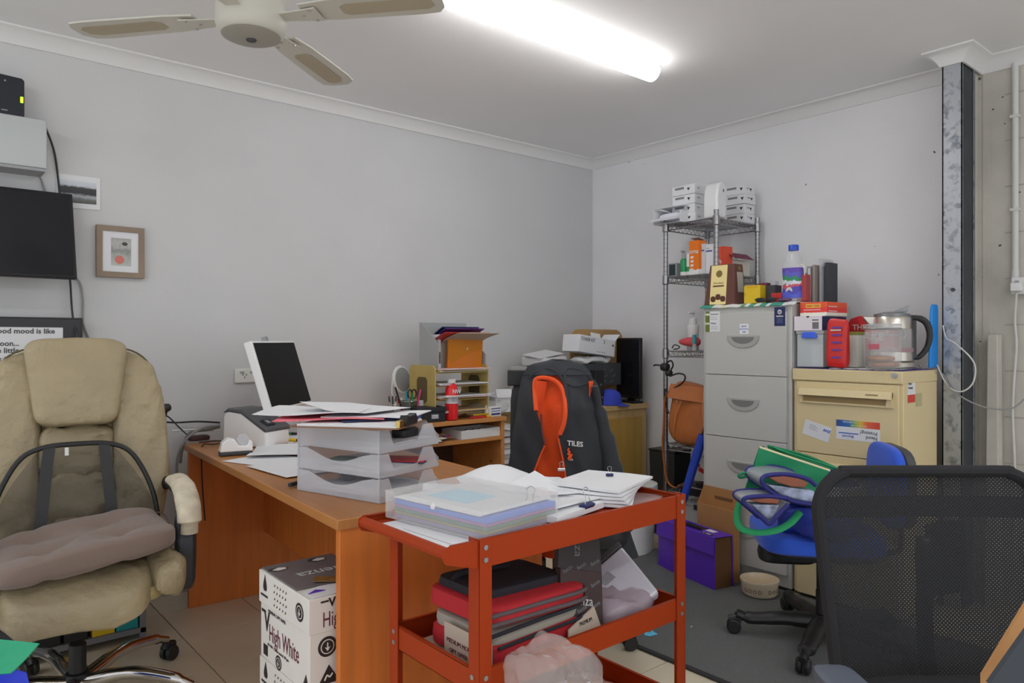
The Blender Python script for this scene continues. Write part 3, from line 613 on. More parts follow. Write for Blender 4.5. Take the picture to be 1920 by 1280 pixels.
# draped jacket on a chair
jp = Vector((1.859, 1.938, 0)); TJ = 2.68; K = TJ/F
jc = thing('office_chair', 'black swivel chair hidden under the black and orange jacket', 'chair', jp, -40)
five_star(jc, BLACK, .255, .07, 0, 76, .02)
MB().puff((0, .02, .46), (.48, .46, .08), .4, 30, 10).cyl((0, 0, .15), (0, 0, .44), .024).build('seat', BLACK, jc)
MB().puff((0, .17, .76), (.36, .05, .50), .35, 30, 14).tube([(0, 0, .41), (0, .22, .41), (0, .21, .6)], .02, 10, sm=5, flat=.5).build('backrest', BLACK, jc)
MB().bx(-.19, -.02, .12, .16, .97, 1.03).build('head_bracket', BLACK, jc, bev=.004)
jk = thing('jacket', 'black softshell jacket with bright orange lining draped over a chair', 'jacket', jp, -40)
jblack = mat('softshell_black', (.022, .025, .032), .75, bump=.1, bscale=400, sheen=.15); jor = mat('orange_fleece', S(235, 72, 20, 1.45), .85, bump=.2, bscale=200, sheen=.2)
def JX(px): return (px-1048)*K
def JZ(py): return H-(py-HZ)*K
sil = [(676, 1030, 1068), (684, 992, 1092), (696, 984, 1104), (710, 978, 1110), (735, 973, 1116), (770, 969, 1124), (810, 962, 1134), (850, 957, 1143), (895, 950, 1152), (950, 942, 1166), (1000, 936, 1180), (1036, 934, 1192)]
gap = [(700, 1040, 1042), (704, 1004, 1040), (712, 1001, 1052), (735, 1001, 1055), (765, 1004, 1055), (800, 1014, 1047), (815, 1016, 1041), (830, 1015, 1044), (860, 1004, 1051), (895, 988, 1056), (1036, 965, 1066)]
def itp(tab, y):
    for a, b in zip(tab, tab[1:]):
        if y <= b[0]:
            t = max(0, (y-a[0])/(b[0]-a[0])); return [a[i]+(b[i]-a[i])*t for i in (1, 2)]
    return list(tab[-1][1:])
def jfold(x, z): return .007*math.sin(x*42+z*9)+.005*math.sin(x*75-z*20)
def front(x, y):                                             # depth of the jacket front at image row y
    l, r = itp(sil, y); c = (l+r)/2; hw = (r-l)/2*K; q = min(1, abs((x-JX(c))/hw)) if hw > 0 else 0
    return -.02-.11*(1-q**2.5)*min(1, (y-670)/90)-.03*max(0, (y-800)/230)+jfold(x, y/300)*min(1, (y-670)/60)
y0_, y1_ = 700, 1036
def panel(sgn):
    def fn(u, v):
        y = y0_+(y1_-y0_)*v; l, r = itp(sil, y); a, b = itp(gap, y)
        e0, e1 = (l, a) if sgn < 0 else (b, r); px = e0+(e1-e0)*u; x = JX(px); return (x, front(x, y), JZ(y))
    return MB().sheet(fn, 14, 44, .004)
panel(-1).build('left_front', jblack, jk); panel(1).build('right_front', jblack, jk)
def yoke(u, v):
    y = 676+(702-676)*v; l, r = itp(sil, y); x = JX(l+(r-l)*u); return (x, front(x, y)-.004*v, JZ(y))
MB().sheet(yoke, 24, 8, .006).build('yoke', jblack, jk)
def backp(u, v):
    y = 676+(y1_-676)*v; l, r = itp(sil, y); x = JX(l+(r-l)*u); q = abs(u-.5)*2; return (x, .10*(1-q**3)+.22*0+front(x, y)*q**3+.10*(1-q**3), JZ(y))
MB().sheet(backp, 20, 30, .004).build('back', jblack, jk)
def lin(u, v):
    y = 703+(1030-703)*v; a, b = itp(gap, y); x = JX(a-10+(b-a+20)*u); return (x, front(x, y)+.03+.03*math.sin(u*3.14), JZ(y))
MB().sheet(lin, 10, 40, .002).build('lining', jor, jk)
def edge(pts, r, nm='lining_edge', m=jor, d=.004): return MB().tube([(JX(x), front(JX(x), y)-d, JZ(y)) for x, y in pts], r, 8, sm=5).build(nm, m, jk)
edge([(1003, 764), (1001, 735), (1002, 712), (1012, 706), (1030, 708), (1044, 716), (1053, 732), (1055, 760), (1052, 785), (1045, 805)], .0075)
edge([(1042, 812), (1047, 835), (1052, 860), (1055, 885), (1060, 960), (1066, 1034)], .003); edge([(1018, 826), (1010, 845), (1000, 870), (986, 900), (972, 970)], .003)
edge([(1012, 770), (1013, 795), (1018, 823)], .0035, 'zip', mat('zip_maroon', (.12, .02, .02), .5))
MB().sheet(lambda u, v: (JX(1002+22*u*(1-.45*v)), front(JX(1002), 735)-.006+.035*u, JZ(710+56*v+4*u)), 6, 8, .004).build('turned_flap', jor, jk)
edge([(1060, 716), (1072, 721), (1090, 719), (1105, 714)], .004, 'collar_seam', jblack); edge([(1056, 700), (1057, 720), (1058, 760)], .006, 'placket', jblack)
edge([(992, 708), (1004, 696), (1026, 690), (1044, 699), (1056, 716)], .004, 'hood_fold', jblack); edge([(1056, 700), (1062, 690), (1084, 692), (1100, 702), (1107, 714)], .004, 'hood_fold', jblack)
MB().sheet(lambda u, v: (JX(1101+9*u*(1-v)+2*v), front(JX(1101), 716)-.012+.012*u, JZ(713+34*v)), 4, 6, .003).build('armhole_lining', jor, jk)
MB().tube([(JX(1112), front(JX(1100), 722)-.012, JZ(722)), (JX(1122), -.05, JZ(770)), (JX(1134), -.06, JZ(830)), (JX(1148), -.07, JZ(900)), (JX(1160), -.07, JZ(985))], [.012, .024, .034, .04, .042], 14, sm=5).build('sleeve', jblack, jk)
def jl(px, py): x = JX(px); return Vector((x, front(x, py)-.012, JZ(py)))
text(jk, 'TILES', jl(1058, 824), X+Z*-.1, Z, .024, WHITE, bold=.0006); text(jk, 'PIA', jl(1060, 852), X, Z, .012, WHITE)
em = MB()
for dx, dy, s_ in ((0, 838, .014), (.004, 845, .02), (-.002, 832, .01)): em.box(jl(1061, dy)+X*dx, (s_*.6, .002, s_*1.1), ry(20+dx*900))
em.build('orange_emblem', jor, jk); text(jk, 'VIR', jl(1133, 880), X+Z*.5, Z, .02, WHITE)
# ================================================================ wall items on the left
e0 = PY(88, 226, YA-.13); e1 = PY(88, 322, YA-.13)
en = thing('wall_enclosure', 'pale grey metal box fixed high on the wall with a modem on it', 'box', (e0.x, 0, e1.z))
eh = e0.z-e1.z
MB().bx(-.40, 0, YA-.13, YA-.001, .012, eh).build('cover', mat('enclosure_grey', S(160, 165, 166, 1.5), .4), en, bev=.003)
MB().bx(-.40, -.004, YA-.126, YA-.001, 0, .011).build('base_tray', GREY, en)
md = PY(46, 215, YA-.09)
mo = thing('modem', 'black modem with a green light on top of the grey wall box', 'modem', (md.x, 0, e0.z+.0008))
MB().prism([(0, 0), (-.24, 0), (-.24, .17), (-.008, .158), (0, .15)], (0, YA-.09, 0), X, Z, Y*.03).build('case', mat('modem_black', (.012, .016, .026), .35), mo, bev=.004)
MB().bx(-.014, -.004, YA-.0915, YA-.089, .062, .086).build('status_light', mat('green_led', (.45, 1, .02), .4, emit=1.2), mo, bev=.002)
card(mo, 'maker_mark', (-.075, YA-.0902, .022), X, Z, .02, .004, GREY)
card(mo, 'antenna_mark', (-.066, YA-.0902, .135), X, Z, .006, .006, GREY)
tq = PY(145, 522, YA-.16)
tv = thing('television', 'black flat screen television mounted tilted on the left wall', 'television', (tq.x, tq.y, tq.z), (-17, 0, 0))
MB().bx(-.62, 0, 0, .022, 0, .37).build('casing', mat('tv_black', (.012, .012, .014), .35), tv, bev=.004)
MB().bx(-.61, -.012, -.0008, .001, .012, .358).build('screen', mat('tv_screen', (.012, .013, .018), .18), tv)
MB().bx(-.35, -.2, .022, .06, .1, .26).build('wall_bracket', BLACK, tv)
# snapshot, framed picture, poster
ph = thing('photo_print', 'small landscape photo print stuck on the wall beside the television', 'photo')
a = PY(113, 388, YA-.004); U = Vector((.995, 0, -.03)); V = Vector((.0, 0, 1))
c_ = PY(188, 394, YA-.004); U = (c_-a).normalized(); V = Vector((-U.z, 0, U.x)); wd = (c_-a).length; ht = .135
MB().prism([(-.012, 0), (wd, 0), (wd+.004, ht), (-.012, ht+.004)], a, U, V, Y*.002).build('white_border', PAPER, ph)
land = bands('landscape_print', 'Z', [(0, S(70, 70, 66, 1.4)), (.2, S(95, 97, 95, 1.4)), (.33, S(150, 155, 160, 1.4)), (.45, S(45, 45, 47, 1.2)), (.7, S(60, 60, 62, 1.2)), (.78, S(175, 180, 188, 1.4)), (1, S(190, 195, 200, 1.4))], smooth=True, noise=.18, nscale=5)
MB().prism([(.0, .022), (wd-.014, .022), (wd-.012, ht-.022), (.0, ht-.018)], a-Y*.0008, U, V, Y*.0006).build('landscape_picture', land, ph)
a = PY(181, 517, YA-.022); b_ = PY(271, 520, YA-.022); fw = b_.x-a.x; fh = PY(225, 424, YA-.022).z-PY(225, 520, YA-.022).z
pf = thing('picture_frame', 'small wooden framed picture with a red circle hanging on the wall', 'picture', (a.x, YA-.022, PY(225, 520, YA-.022).z))
fm = mat('frame_wood', S(128, 112, 96, 1.4), .55, var=.1, stretch=(1, 1, 1))
m_ = MB(); t_ = .023
for x0, x1, z0, z1 in ((0, fw, 0, t_), (0, fw, fh-t_, fh), (0, t_, t_, fh-t_), (fw-t_, fw, t_, fh-t_)): m_.bx(x0, x1, 0, .021, z0, z1)
m_.build('frame', fm, pf, bev=.001)
MB().bx(t_, fw-t_, .006, .012, t_, fh-t_).build('mount_board', PAPER, pf)
pr = bands('watercolour_print', 'Z', [(0, S(170, 172, 168, 1.4)), (.35, S(150, 155, 150, 1.4)), (.55, S(125, 128, 126, 1.4)), (.8, S(165, 165, 163, 1.4)), (1, S(150, 150, 148, 1.4))], smooth=True, noise=.6, nscale=4)
px0, pz0, pw_, ph_ = fw*.30, fh*.23, fw*.42, fh*.54
MB().bx(px0, px0+pw_, .0052, .0062, pz0, pz0+ph_).build('artwork', pr, pf)
MB().lathe([(.018, 0), (.018, .0006)], 24, (px0+pw_*.42, .0052, pz0+ph_*.22), rot=rx(90)).build('red_circle', mat('faded_red', S(190, 110, 100, 1.4), .7), pf)
MB().lathe([(.008, 0), (.008, .0006)], 16, (px0+pw_*.68, .0052, pz0+ph_*.8), rot=rx(90), sx=1.4).build('dark_spot', mat('print_dark', S(70, 70, 72, 1.3), .7), pf)
a = PY(155, 660, YA-.05); top = PY(155, 596, YA-.05).z
po = thing('poster_frame', 'black framed poster with lettering standing behind the cream chair', 'poster', (a.x, YA-.05, 0))
MB().bx(-.85, 0, 0, .02, .772, top).build('frame', BLACK, po, bev=.002)
MB().bx(-.84, -.008, -.001, .001, .78, top-.008).build('mount_board', mat('charcoal_mount', (.055, .055, .065), .7), po)
sh = PY(118, 614, YA-.052); MB().bx(-.76, sh.x-a.x, -.0022, -.0012, .79, sh.z).build('printed_sheet', PAPER, po)
for s_, px, py in (('good mood is like', 103, 625), ('a balloon...', 36, 648), ('one little', 36, 661), ('prick is all', 36, 677), ('it take', 24, 693)):
    q = PY(px, py, YA-.053); text(po, s_, (q.x-a.x, -.0024, q.z), X, Z, .028, mat('poster_ink', (.10, .09, .09), .8), align='RIGHT', bold=.0007)
# sockets and cables
so = PY(441, 718, YA-.012); s1 = PY(500, 690, YA-.012)
sk = thing('power_socket', 'white double power socket on the wall beside the tilted monitor', 'socket', (so.x, YA-.012, so.z))
sw, shh = s1.x-so.x+.01, s1.z-so.z
MB().bx(0, sw, 0, .0115, 0, shh).build('plate', mat('socket_white', S(195, 195, 190, 1.5), .4), sk, bev=.003)
for k in range(2): MB().bx(.022+k*.05, .042+k*.05, -.003, 0, shh-.022, shh-.012).build('rocker_switch', GREY, sk, bev=.001)
for k in range(3): MB().box((.045+(-.008, .008, 0)[k], -.0004, .038-(0, 0, .012)[k]), (.003, .001, .009), ry((30, -30, 0)[k])).build('socket_slot', INK, sk)
def cable(pts, r, m, label, name='cable', sm=6): return tag(MB().tube(pts, r, 8, sm=sm).build(name, m), label, 'cable')
yw = YA-.008
cable([PY(86, 240, YA-.03), PY(103, 290, yw), PY(113, 372, yw), PY(122, 440, yw), PY(131, 520, YA-.02), PY(136, 590, YA-.03), PY(147, 640, YA-.075), PY(160, 690, YA-.08), PY(175, 740, YA-.08)], .004, mat('black_cable', (.015, .015, .017), .4), 'black cable drooping from the grey wall box down past the television')
cable([PY(70, 322, YA-.05), PY(80, 345, yw), PY(89, 380, yw), PY(95, 440, yw), PY(110, 500, yw), PY(146, 524, yw), PY(155, 558, yw), PY(156, 605, yw), PY(170, 645, yw), PY(190, 720, yw)], .004, WIRE, 'grey cable running down the wall from box to behind the cream chair')
# metal bookcase with binders behind the executive chair
bk = thing('bookcase', 'low grey metal bookcase behind the cream leather chair', 'bookcase', (0, 0, 0))
bm_ = mat('bookcase_grey', S(110, 112, 115, 1.4), .5)
BX1 = .725
for x0 in (-.25, BX1-.02): MB().bx(x0, x0+.02, 3.035, 3.42, 0, .749).build('side_panel', bm_, bk, bev=.001)
for z in (.03, .39, .749): MB().bx(-.25, BX1, 3.035, 3.42, z, z+.02).build('shelf', bm_, bk, bev=.001)
for x0, c, s_, lbl in ((.625, TEAL, 'rect', 'teal lever arch file at the right end of the bookcase'), (.545, YELLOW, 'round', 'yellow lever arch file between the teal and black files'), (.455, BLACK, 'rect', 'black lever arch file next to the yellow one'), (.37, BLACK, 'rect', 'black lever arch file left of the pale labelled one')):
    f = thing('binder', lbl, 'binder', (x0, 3.045, .0505), 0, 'files on the lower bookcase shelf')
    MB().bx(0, .075, 0, .26, 0, .315).build('cover', c, f, bev=.002)
    if s_ == 'rect': MB().bx(.018, .058, -.0008, 0, .06, .12).build('spine_label', GREY, f)
    else: MB().lathe([(.022, 0), (.022, .0008)], 20, (.0375, 0, .10), rot=rx(90)).build('spine_label', mat('mauve_label', S(130, 115, 120, 1.4), .7), f)
    MB().lathe([(.009, 0), (.011, .001), (.008, .0018)], 16, (.0375, 0, .16), rot=rx(90)).build('finger_hole', STEEL, f)
# loose cables and webcam at the end of the desk
for i, (pts, m, l) in enumerate((
    ([PY(300, 790, 3.40), PY(330, 792, 3.42), PY(370, 790, 3.40), PY(412, 792, 3.42)], BLACK, 'black cable running level along the wall behind the desk'),
    ([PY(303, 775, 3.3), PY(318, 783, 3.3), PY(340, 805, 3.25), P(356, 818, DZ+.004), P(372, 823, DZ+.004)], BLACK, 'thin black cable drooping from the webcam behind the chair'),
    ([PY(412, 797, 3.35), PY(380, 802, 3.34), PY(350, 822, 3.33), PY(335, 850, 3.33), PY(331, 890, 3.34), PY(331, 960, 3.35)], WIRE, 'thick grey cable falling off the desk end behind the chair'),
    ([PY(412, 800, 3.37), PY(385, 806, 3.36), PY(355, 812, 3.36), PY(342, 842, 3.36), PY(338, 868, 3.36)], mat('olive_cable', (.2, .2, .16), .5), 'olive grey cable hanging beside the thick one at the desk end'),
    ([PY(322, 808, 3.38), PY(350, 806, 3.38), PY(400, 806, 3.38)], WWIRE, 'white cable lying along the wall at the desk end'))):
    cable(pts, (.004, .003, .006, .006, .005)[i], m, l)
q = PY(309, 765, 3.28); wc = thing('webcam', 'small black webcam poking out beside the cream chair back', 'webcam', q)
MB().puff((0, 0, 0), (.05, .045, .035), .7, 16, 8, rot=ry(-15)).build('webcam_body', BLACK, wc); MB().cyl((0, .0, -.01), (-.02, 0, q.z*-1+.771), .012).build('stalk', BLACK, wc)
q = DK(.05, 1.60); tag(MB().tube([q+Vector((0, 0, .0085)), q+Vector((.07, 0, .0085)), q+Vector((.1, -.07, .0085)), q+Vector((.03, -.1, .0085)), q+Vector((-.012, -.09, .008)), q+Vector((-.018, -.09, -.05)), q+Vector((-.016, -.1, -.18)), q+Vector((-.016, -.13, -.3))], .0035, 6, sm=6).build('cable', mat('brown_cable', (.06, .035, .025), .5)), 'brown cable hooked over the front edge of the desk', 'cable')

# ---------------------------------------------------------------- on the front desk
q = P(462, 838, DZ); lp = thing('label_printer', 'white label printer with a dark grey sloping top on the desk', 'printer', (q.x+.055, q.y+.03, DZ+.001), -64)
lpw = mat('printer_white', S(205, 205, 205, 1.5), .35)
prof = [(-.125, 0), (.115, 0), (.12, .03), (.115, .075), (-.02, .148), (-.09, .152), (-.12, .13)]
MB().prism(prof, (0, -.07, 0), X, Z, Y*.14).build('body', lpw, lp, bev=.012, seg=4)
lid = MB().prism([(-.122, .134), (-.09, .155), (-.015, .151), (.122, .078), (.12, .062), (.105, .062), (-.02, .132), (-.085, .138)], (0, -.073, .004), X, Z, Y*.146).build('top_cover', mat('printer_grey', (.10, .10, .11), .35), lp, bev=.006, seg=3)
rt = ry(25.5); MB().box((.088, -.03, .103), (.04, .05, .006), rt).build('button_recess', INK, lp, bev=.002); MB().box((.088, -.03, .1065), (.022, .02, .003), rt).build('feed_button', GREY, lp, bev=.001)
MB().box((.03, -.045, .134), (.008, .008, .002), rt).build('status_light', WHITE, lp)
q = P(438, 848, DZ); ld = thing('tape_dispenser', 'small white tape dispenser with a dark base by the label printer', 'tape dispenser', (q.x-.015, q.y-.065, DZ+.001), -12)
MB().bx(-.06, .06, -.03, .03, 0, .014).build('weighted_base', DARK, ld, bev=.004)
MB().prism([(-.06, .0145), (.06, .0145), (.06, .05), (.048, .058), (.04, .036), (.01, .036), (-.005, .062), (-.03, .068), (-.052, .05)], (0, -.029, 0), X, Z, Y*.058).build('body', lpw, ld, bev=.005, seg=3)
MB().lathe([(.012, -.011), (.023, -.011), (.023, .011), (.012, .011)], 24, (.026, 0, .058), rot=rx(90)).build('tape_roll', FROST, ld)
# monitor one: leans back, faces the corner seat
q = Vector((1.33, 3.085, DZ+.001)); mn = thing('monitor', 'silver edged monitor tilted back on the front desk', 'monitor', q, 45)
mt = rx(-17)
def MT(v): return Vector((0, 0, .15))+mt @ Vector(v)
MB().box(MT((0, .012, .152)), (.46, .035, .305), mt).build('casing', mat('silver_plastic', S(205, 205, 208, 1.5), .35), mn, bev=.004)
MB().box(MT((0, -.0065, .152)), (.435, .003, .285), mt).build('screen', mat('screen_black', (.004, .004, .004), .5, spec=.2), mn)
MB().tube([(0, .03, .012), (0, .075, .10), (0, .10, .28)], .022, 10, sm=4, flat=.5).bx(-.11, .11, -.05, .12, 0, .012).build('stand', mat('silver_plastic', (0, 0, 0)), mn, bev=.002)
MB().box(MT((-.03, .02, .318)), (.03, .02, .022), mt).build('top_clip', GREY, mn, bev=.002)
# papers and pens left of the trays
for i, (px, py, wd, ln, ro, lb) in enumerate(((490, 868, .21, .297, 20, 'white sheet hanging over the desk edge under other papers'), (505, 852, .21, .297, -28, 'curling white sheet on top of the papers by the label printer'), (530, 884, .21, .297, 4, 'white sheet nearest the trays lying over the desk edge'), (508, 832, .15, .21, 55, 'small white note lying beneath the label printer front'))):
    q = P(px, py, DZ); paper(q.x+.05, q.y+.02, DZ+.0015+.0016*i, wd, ln, ro, lb, wave=.008*(i == 1), curl=.006*(i == 1), ph=i)
def pen(p0, p1, r, m, label, tip=INK, cat='pen', group=None, name='pen'):
    p0, p1 = Vector(p0), Vector(p1); o = thing(name, label, cat, p0, 0, group); d = (p1-p0)
    MB().cyl((0, 0, 0), d*.78, r, n=10).build('barrel', m, o); MB().cyl(d*.78, d, r*1.08, r*.95, n=10).build('pen_cap', tip, o); return o
q = P(527, 823, DZ+.02); pen(q, q+Vector((.05, -.10, .0)), .007, YELLOW, 'yellow highlighter lying by the label printer'); q = P(515, 812, DZ+.02); pen(q, q+Vector((.07, -.08, 0)), .006, GREEN, 'green marker lying by the label printer')
q = P(518, 828, DZ+.006); pen(q+Z*.002, q+Vector((.075, -.07, .002)), .006, BLUE, 'blue pen beside the yellow highlighter')
q = P(543, 909, DZ+.009); pen(q, q+Vector((.055, .03, 0)), .0065, BLACK, 'black marker lying at the foot of the letter trays', STEEL)
q = P(372, 826, DZ); tag(MB().puff((0, 0, .012), (.09, .06, .024), .4, 20, 8).build('computer_mouse', mat('maroon_plastic', (.09, .035, .03), .4)), 'dark maroon computer mouse on the far end of the desk', 'mouse').location = q+Z*.001
q = P(428, 838, DZ)
# letter trays
ty = mat('tray_plastic', S(200, 202, 208, 1.35), .25, alpha=.42)
ts = thing('letter_trays', 'stack of three frosted grey plastic letter trays on the desk corner', 'letter tray', (1.0, 1.745, DZ+.001), 16)
TW, TL, TH = .25, .335, .066
for k in range(3):
    z = k*TH*1.02; t = MB()
    t.bx(0, TW, 0, TL, z, z+.0025)
    dip = [(0, 0), (TL, 0), (TL, TH*.95), (TL*.86, TH*.93)]+[(TL*(.86-.72*u), TH*(.93-.42*math.sin(math.pi*u)**1.2)) for u in [i/12 for i in range(1, 12)]]+[(TL*.08, TH*.97), (0, TH*.97)]
    if k == 2: dip = [(0, 0), (TL, 0), (TL, TH*.95), (0, TH*.95)]
    t.prism(dip, (0, 0, z), Y, Z, X*.0025)
    t.prism([(0, 0), (TL, 0), (TL, TH), (.05, TH), (.0, TH*.4)], (TW-.0025, 0, z), Y, Z, X*.0025)
    t.prism([(0, 0), (TW, 0), (TW-.012, TH*.45), (TW-.03, TH*.97), (TW*.72, TH*.97), (TW*.62, TH*.35), (TW*.22, TH*.3), (TW*.14, TH*.97), (0, TH*.97)], (0, 0, z), X, Z, Y*.0025)
    t.bx(0, TW, TL-.0025, TL, z, z+TH*.95)
    for x, y in ((0, 0), (0, TL-.006)): t.bx(x-.001, x+.006, y, y+.006, z, z+TH)
    t.build('tray', ty, ts)
def TR(x, y, k): return ts.matrix_basis @ Vector((x, y, k*TH*1.02+.003))
for k in range(3):
    for j in range(3):
        q = TR(.125+.004*j, .168-.005*j, k)
        paper(q.x, q.y, q.z+.001+.004*j, .205, .29, 16+(-2, 3, -1)[j], 'white sheets lying inside the %s letter tray, %s' % (('bottom', 'middle', 'top')[k], ('lowest layer', 'middle layer', 'uppermost layer')[j]), wave=.003+.002*j, ph=j*2+k, th=.0025)
q = TR(.19, .08, 2); pn = thing('computer_mouse', 'black mouse inside the top letter tray', 'mouse', q+Z*.018, 30); MB().puff((0, 0, .014), (.10, .055, .03), .5, 20, 8).build('mouse_shell', BLACK, pn); MB().bx(.02, .035, -.003, .003, .022, .03).build('wheel', GREY, pn)
q = TR(.18, .07, 1); nb = thing('notebook', 'navy and red notebook inside the middle letter tray', 'notebook', q+Z*.017, 40); MB().bx(-.05, .05, -.07, .07, 0, .003).build('cover', NAVY, nb); MB().bx(-.048, .048, -.068, .068, .0031, .006).build('pages', RED, nb)
q = TR(.11, .24, 0); gl = thing('tape_roll', 'clear tape roll inside the bottom letter tray', 'tape', q+Z*.017, 0); MB().lathe([(.016, -.01), (.028, -.01), (.028, .01), (.016, .01)], 22, (0, 0, .0285), rot=rx(80)).build('tape_ring', GREY, gl)
q = TR(.06, .22, 1); tag(MB().box((0, 0, .004), (.09, .06, .006), rz(30)).build('card_packet', mat('sage_card', (.35, .42, .38), .6)), 'sage coloured card packet in the middle letter tray', 'packet').location = q+Z*.019
# clipboard and loose sheets heaped on the top tray
z0 = DZ+.001+3*TH*1.02+.003
zq = z0; brd = mat('masonite', S(120, 84, 58, 1.4), .6, var=.1)
q = P(690, 797, zq); cl_ = thing('clipboard', 'brown hardboard clipboard with a black bulldog clip on the letter trays', 'clipboard', (1.01, 1.875, zq), 38)
MB().bx(-.115, .115, -.16, .16, 0, .003).build('board', brd, cl_, bev=.001)
MB().bx(-.105, .105, -.15, .14, .0032, .008).build('paper_pad', PAPER, cl_)
MB().prism([(-.045, 0), (.045, 0), (.05, .012), (.035, .03), (.02, .026), (-.02, .026), (-.035, .03), (-.05, .012)], (-.02, -.165, .004), X, Z, Y*.022).build('bulldog_clip', BLACK, cl_, bev=.002)
MB().prism([(-.02, 0), (.02, 0), (.018, .02), (-.018, .02)], (-.085, -.16, .003), X, Z, Y*.012).build('small_clip', BRASS, cl_, bev=.001)
pink = mat('pink_card', S(215, 105, 120, 1.4), .7)
q = P(600, 783, zq+.02); paper(.985, 1.985, zq+.012, .225, .31, 55, 'pink card folder sticking out under white sheets on the trays', pink, name='card_folder', cat='folder', wave=.006)
paper(.965, 2.06, zq+.022, .22, .31, 48, 'large white sheet overhanging the left side of the letter trays', wave=.01, th=.001, ph=1)
paper(1.075, 2.02, zq+.030, .21, .26, 20, 'white sheet with a lifted corner on the letter trays', lift=lambda u, v: .05*max(0, v-.55)*max(0, 1-u*.8), ph=2)
paper(1.10, 1.93, zq+.014, .21, .27, 40, 'white sheet over the clipboard at the right of trays', th=.003, wave=.004)
paper(1.075, 1.90, zq+.0095, .15, .22, 75, 'navy edged booklet on the clipboard', NAVY, th=.003)
# ================================================================ on the computer desk
mdf = mat('organiser_mdf', S(172, 152, 88, 1.4), .6, var=.07)
og = thing('desk_organiser', 'yellow board desk organiser with five open shelves full of papers', 'organiser', (2.02, 2.985, CZ+.0008))
OW, OD, OH = .335, .235, .275
side = [(0, 0), (.045, 0), (.045, .03), (OD-.045, .03), (OD-.045, 0), (OD, 0), (OD, OH-.02), (OD-.02, OH), (.02, OH), (0, OH-.02)]
for x in (0, OW-.006):
    sp_ = MB().prism(side, (x, 0, 0), Y, Z, X*.006).build('side_panel', mdf, og, bev=.001)
    MB().prism([(.07, .10), (.085, .085), (.15, .085), (.165, .10), (.165, .2), (.15, .215), (.085, .215), (.07, .2)], (x-.0006, 0, 0), Y, Z, X*.0005).build('handle_slot', mat('slot_shade', S(95, 82, 52, 1.2), .8), sp_)
    for k in range(4):
        for y in (.03, OD-.05): MB().bx(x-.003, x, y, y+.025, .03+k*.068, .036+k*.068).build('shelf_tab', mdf, sp_)
for k in range(4): MB().bx(.0065, OW-.0065, .004, OD-.004, .03+k*.068, .035+k*.068).build('shelf', mdf, og)
MB().bx(.0065, OW-.0065, .004, OD-.004, OH-.035, OH-.03).build('shelf', mdf, og)
def OG(x, y, z): return Vector((2.02+x, 2.985+y, CZ+z))
cols = [(PAPER, 'white'), (mat('manila', S(190, 165, 120, 1.4), .8), 'manila'), (mat('pale_pink_paper', S(205, 185, 190, 1.4), .8), 'pinkish')]
for k in range(4):
    for j in range(2 + (k % 2)):
        q = OG(.165+.006*j, .10-.012*j, .0365+k*.068+j*.006)
        paper(q.x, q.y, q.z, .30, .22, (3, -4, 5)[j], '%s papers on the %s shelf of the yellow organiser, %s' % (cols[(k+j) % 3][1], ('lowest', 'second', 'third', 'fourth')[k], ('underneath', 'on top', 'topmost')[j]), cols[(k+j) % 3][0], th=.004, wave=.001, curl=.001, ph=k)
# magazine file of folders on top of the organiser
zt = OH-.028
fo = thing('magazine_file', 'grey card magazine file standing on the organiser holding folders', 'file', OG(.04, .03, zt+.001))
gcard = mat('grey_card', S(150, 152, 152, 1.4), .8)
MB().prism([(0, 0), (.30, 0), (.30, .245), (.0, .245)], (0, .17, 0), X, Z, Y*.003).build('back_panel', gcard, fo)
MB().prism([(0, 0), (.17, 0), (.17, .245), (.15, .24), (.02, .15), (0, .12)], (0, 0, 0), Y, Z, X*.003).build('side_panel', gcard, fo)
MB().prism([(0, 0), (.17, 0), (.17, .2), (0, .08)], (.297, 0, 0), Y, Z, X*.003).build('side_panel', gcard, fo)
MB().bx(.003, .297, 0, .17, 0, .003).build('base_panel', gcard, fo)
def standing(name, label, x, y, wd, ht, th, m, lean=0, yaw=0, z=0, cat='folder', flop=0, n=None):
    q = OG(.04+x, .03+y, zt+.005+z); o = thing(name, label, cat, q, (lean, 0, yaw))
    if flop:
        MB().sheet(lambda u, v: (u*wd, -flop*max(0, v-.6)**1.5*ht*3, v*ht-flop*.3*max(0, v-.6)**1.5*ht), 3, 14, th).build('cover', m, o)
    else: MB().bx(0, wd, 0, th, 0, ht).build('cover', m, o, bev=.001)
    return o
standing('card_folder', 'navy folder flopping out of the top of magazine file', .045, .15, .225, .225, .004, NAVY, -2, -3, flop=.8)
standing('card_folder', 'dark purple folder behind the red edged folder in magazine file', .05, .125, .23, .222, .004, mat('indigo_card', (.06, .02, .2), .5), 0, -6, flop=.8)
standing('card_folder', 'red folder bending forward out of the magazine file', .02, .10, .25, .215, .003, RED, 4, -10, flop=1.0)
standing('card_folder', 'grey board folder bending over the orange wallet', .065, .08, .235, .215, .003, mat('grey_board', S(165, 158, 145, 1.4), .8), 3, -6, flop=1.2)
o = standing('lever_arch_file', 'white file with a barcode label beside the orange wallet', .028, .045, .022, .178, .10, PAPER, 0, 12, cat='file')
card(o, 'barcode_label', (.004, -.0006, .03), X, Z, .014, .06, mat('label_grey', S(120, 120, 118, 1.3), .7)); 
for k in range(5): card(o, 'barcode_line', (.005, -.0016, .036+k*.009), X, Z, .012, .004, INK, .0003)
orw = mat('orange_wallet', S(235, 125, 25, 1.35), .25, alpha=.82)
o = standing('document_wallet', 'translucent orange plastic document wallet with a press stud', .075, .03, .215, .172, .012, orw, 4, -2, cat='wallet')
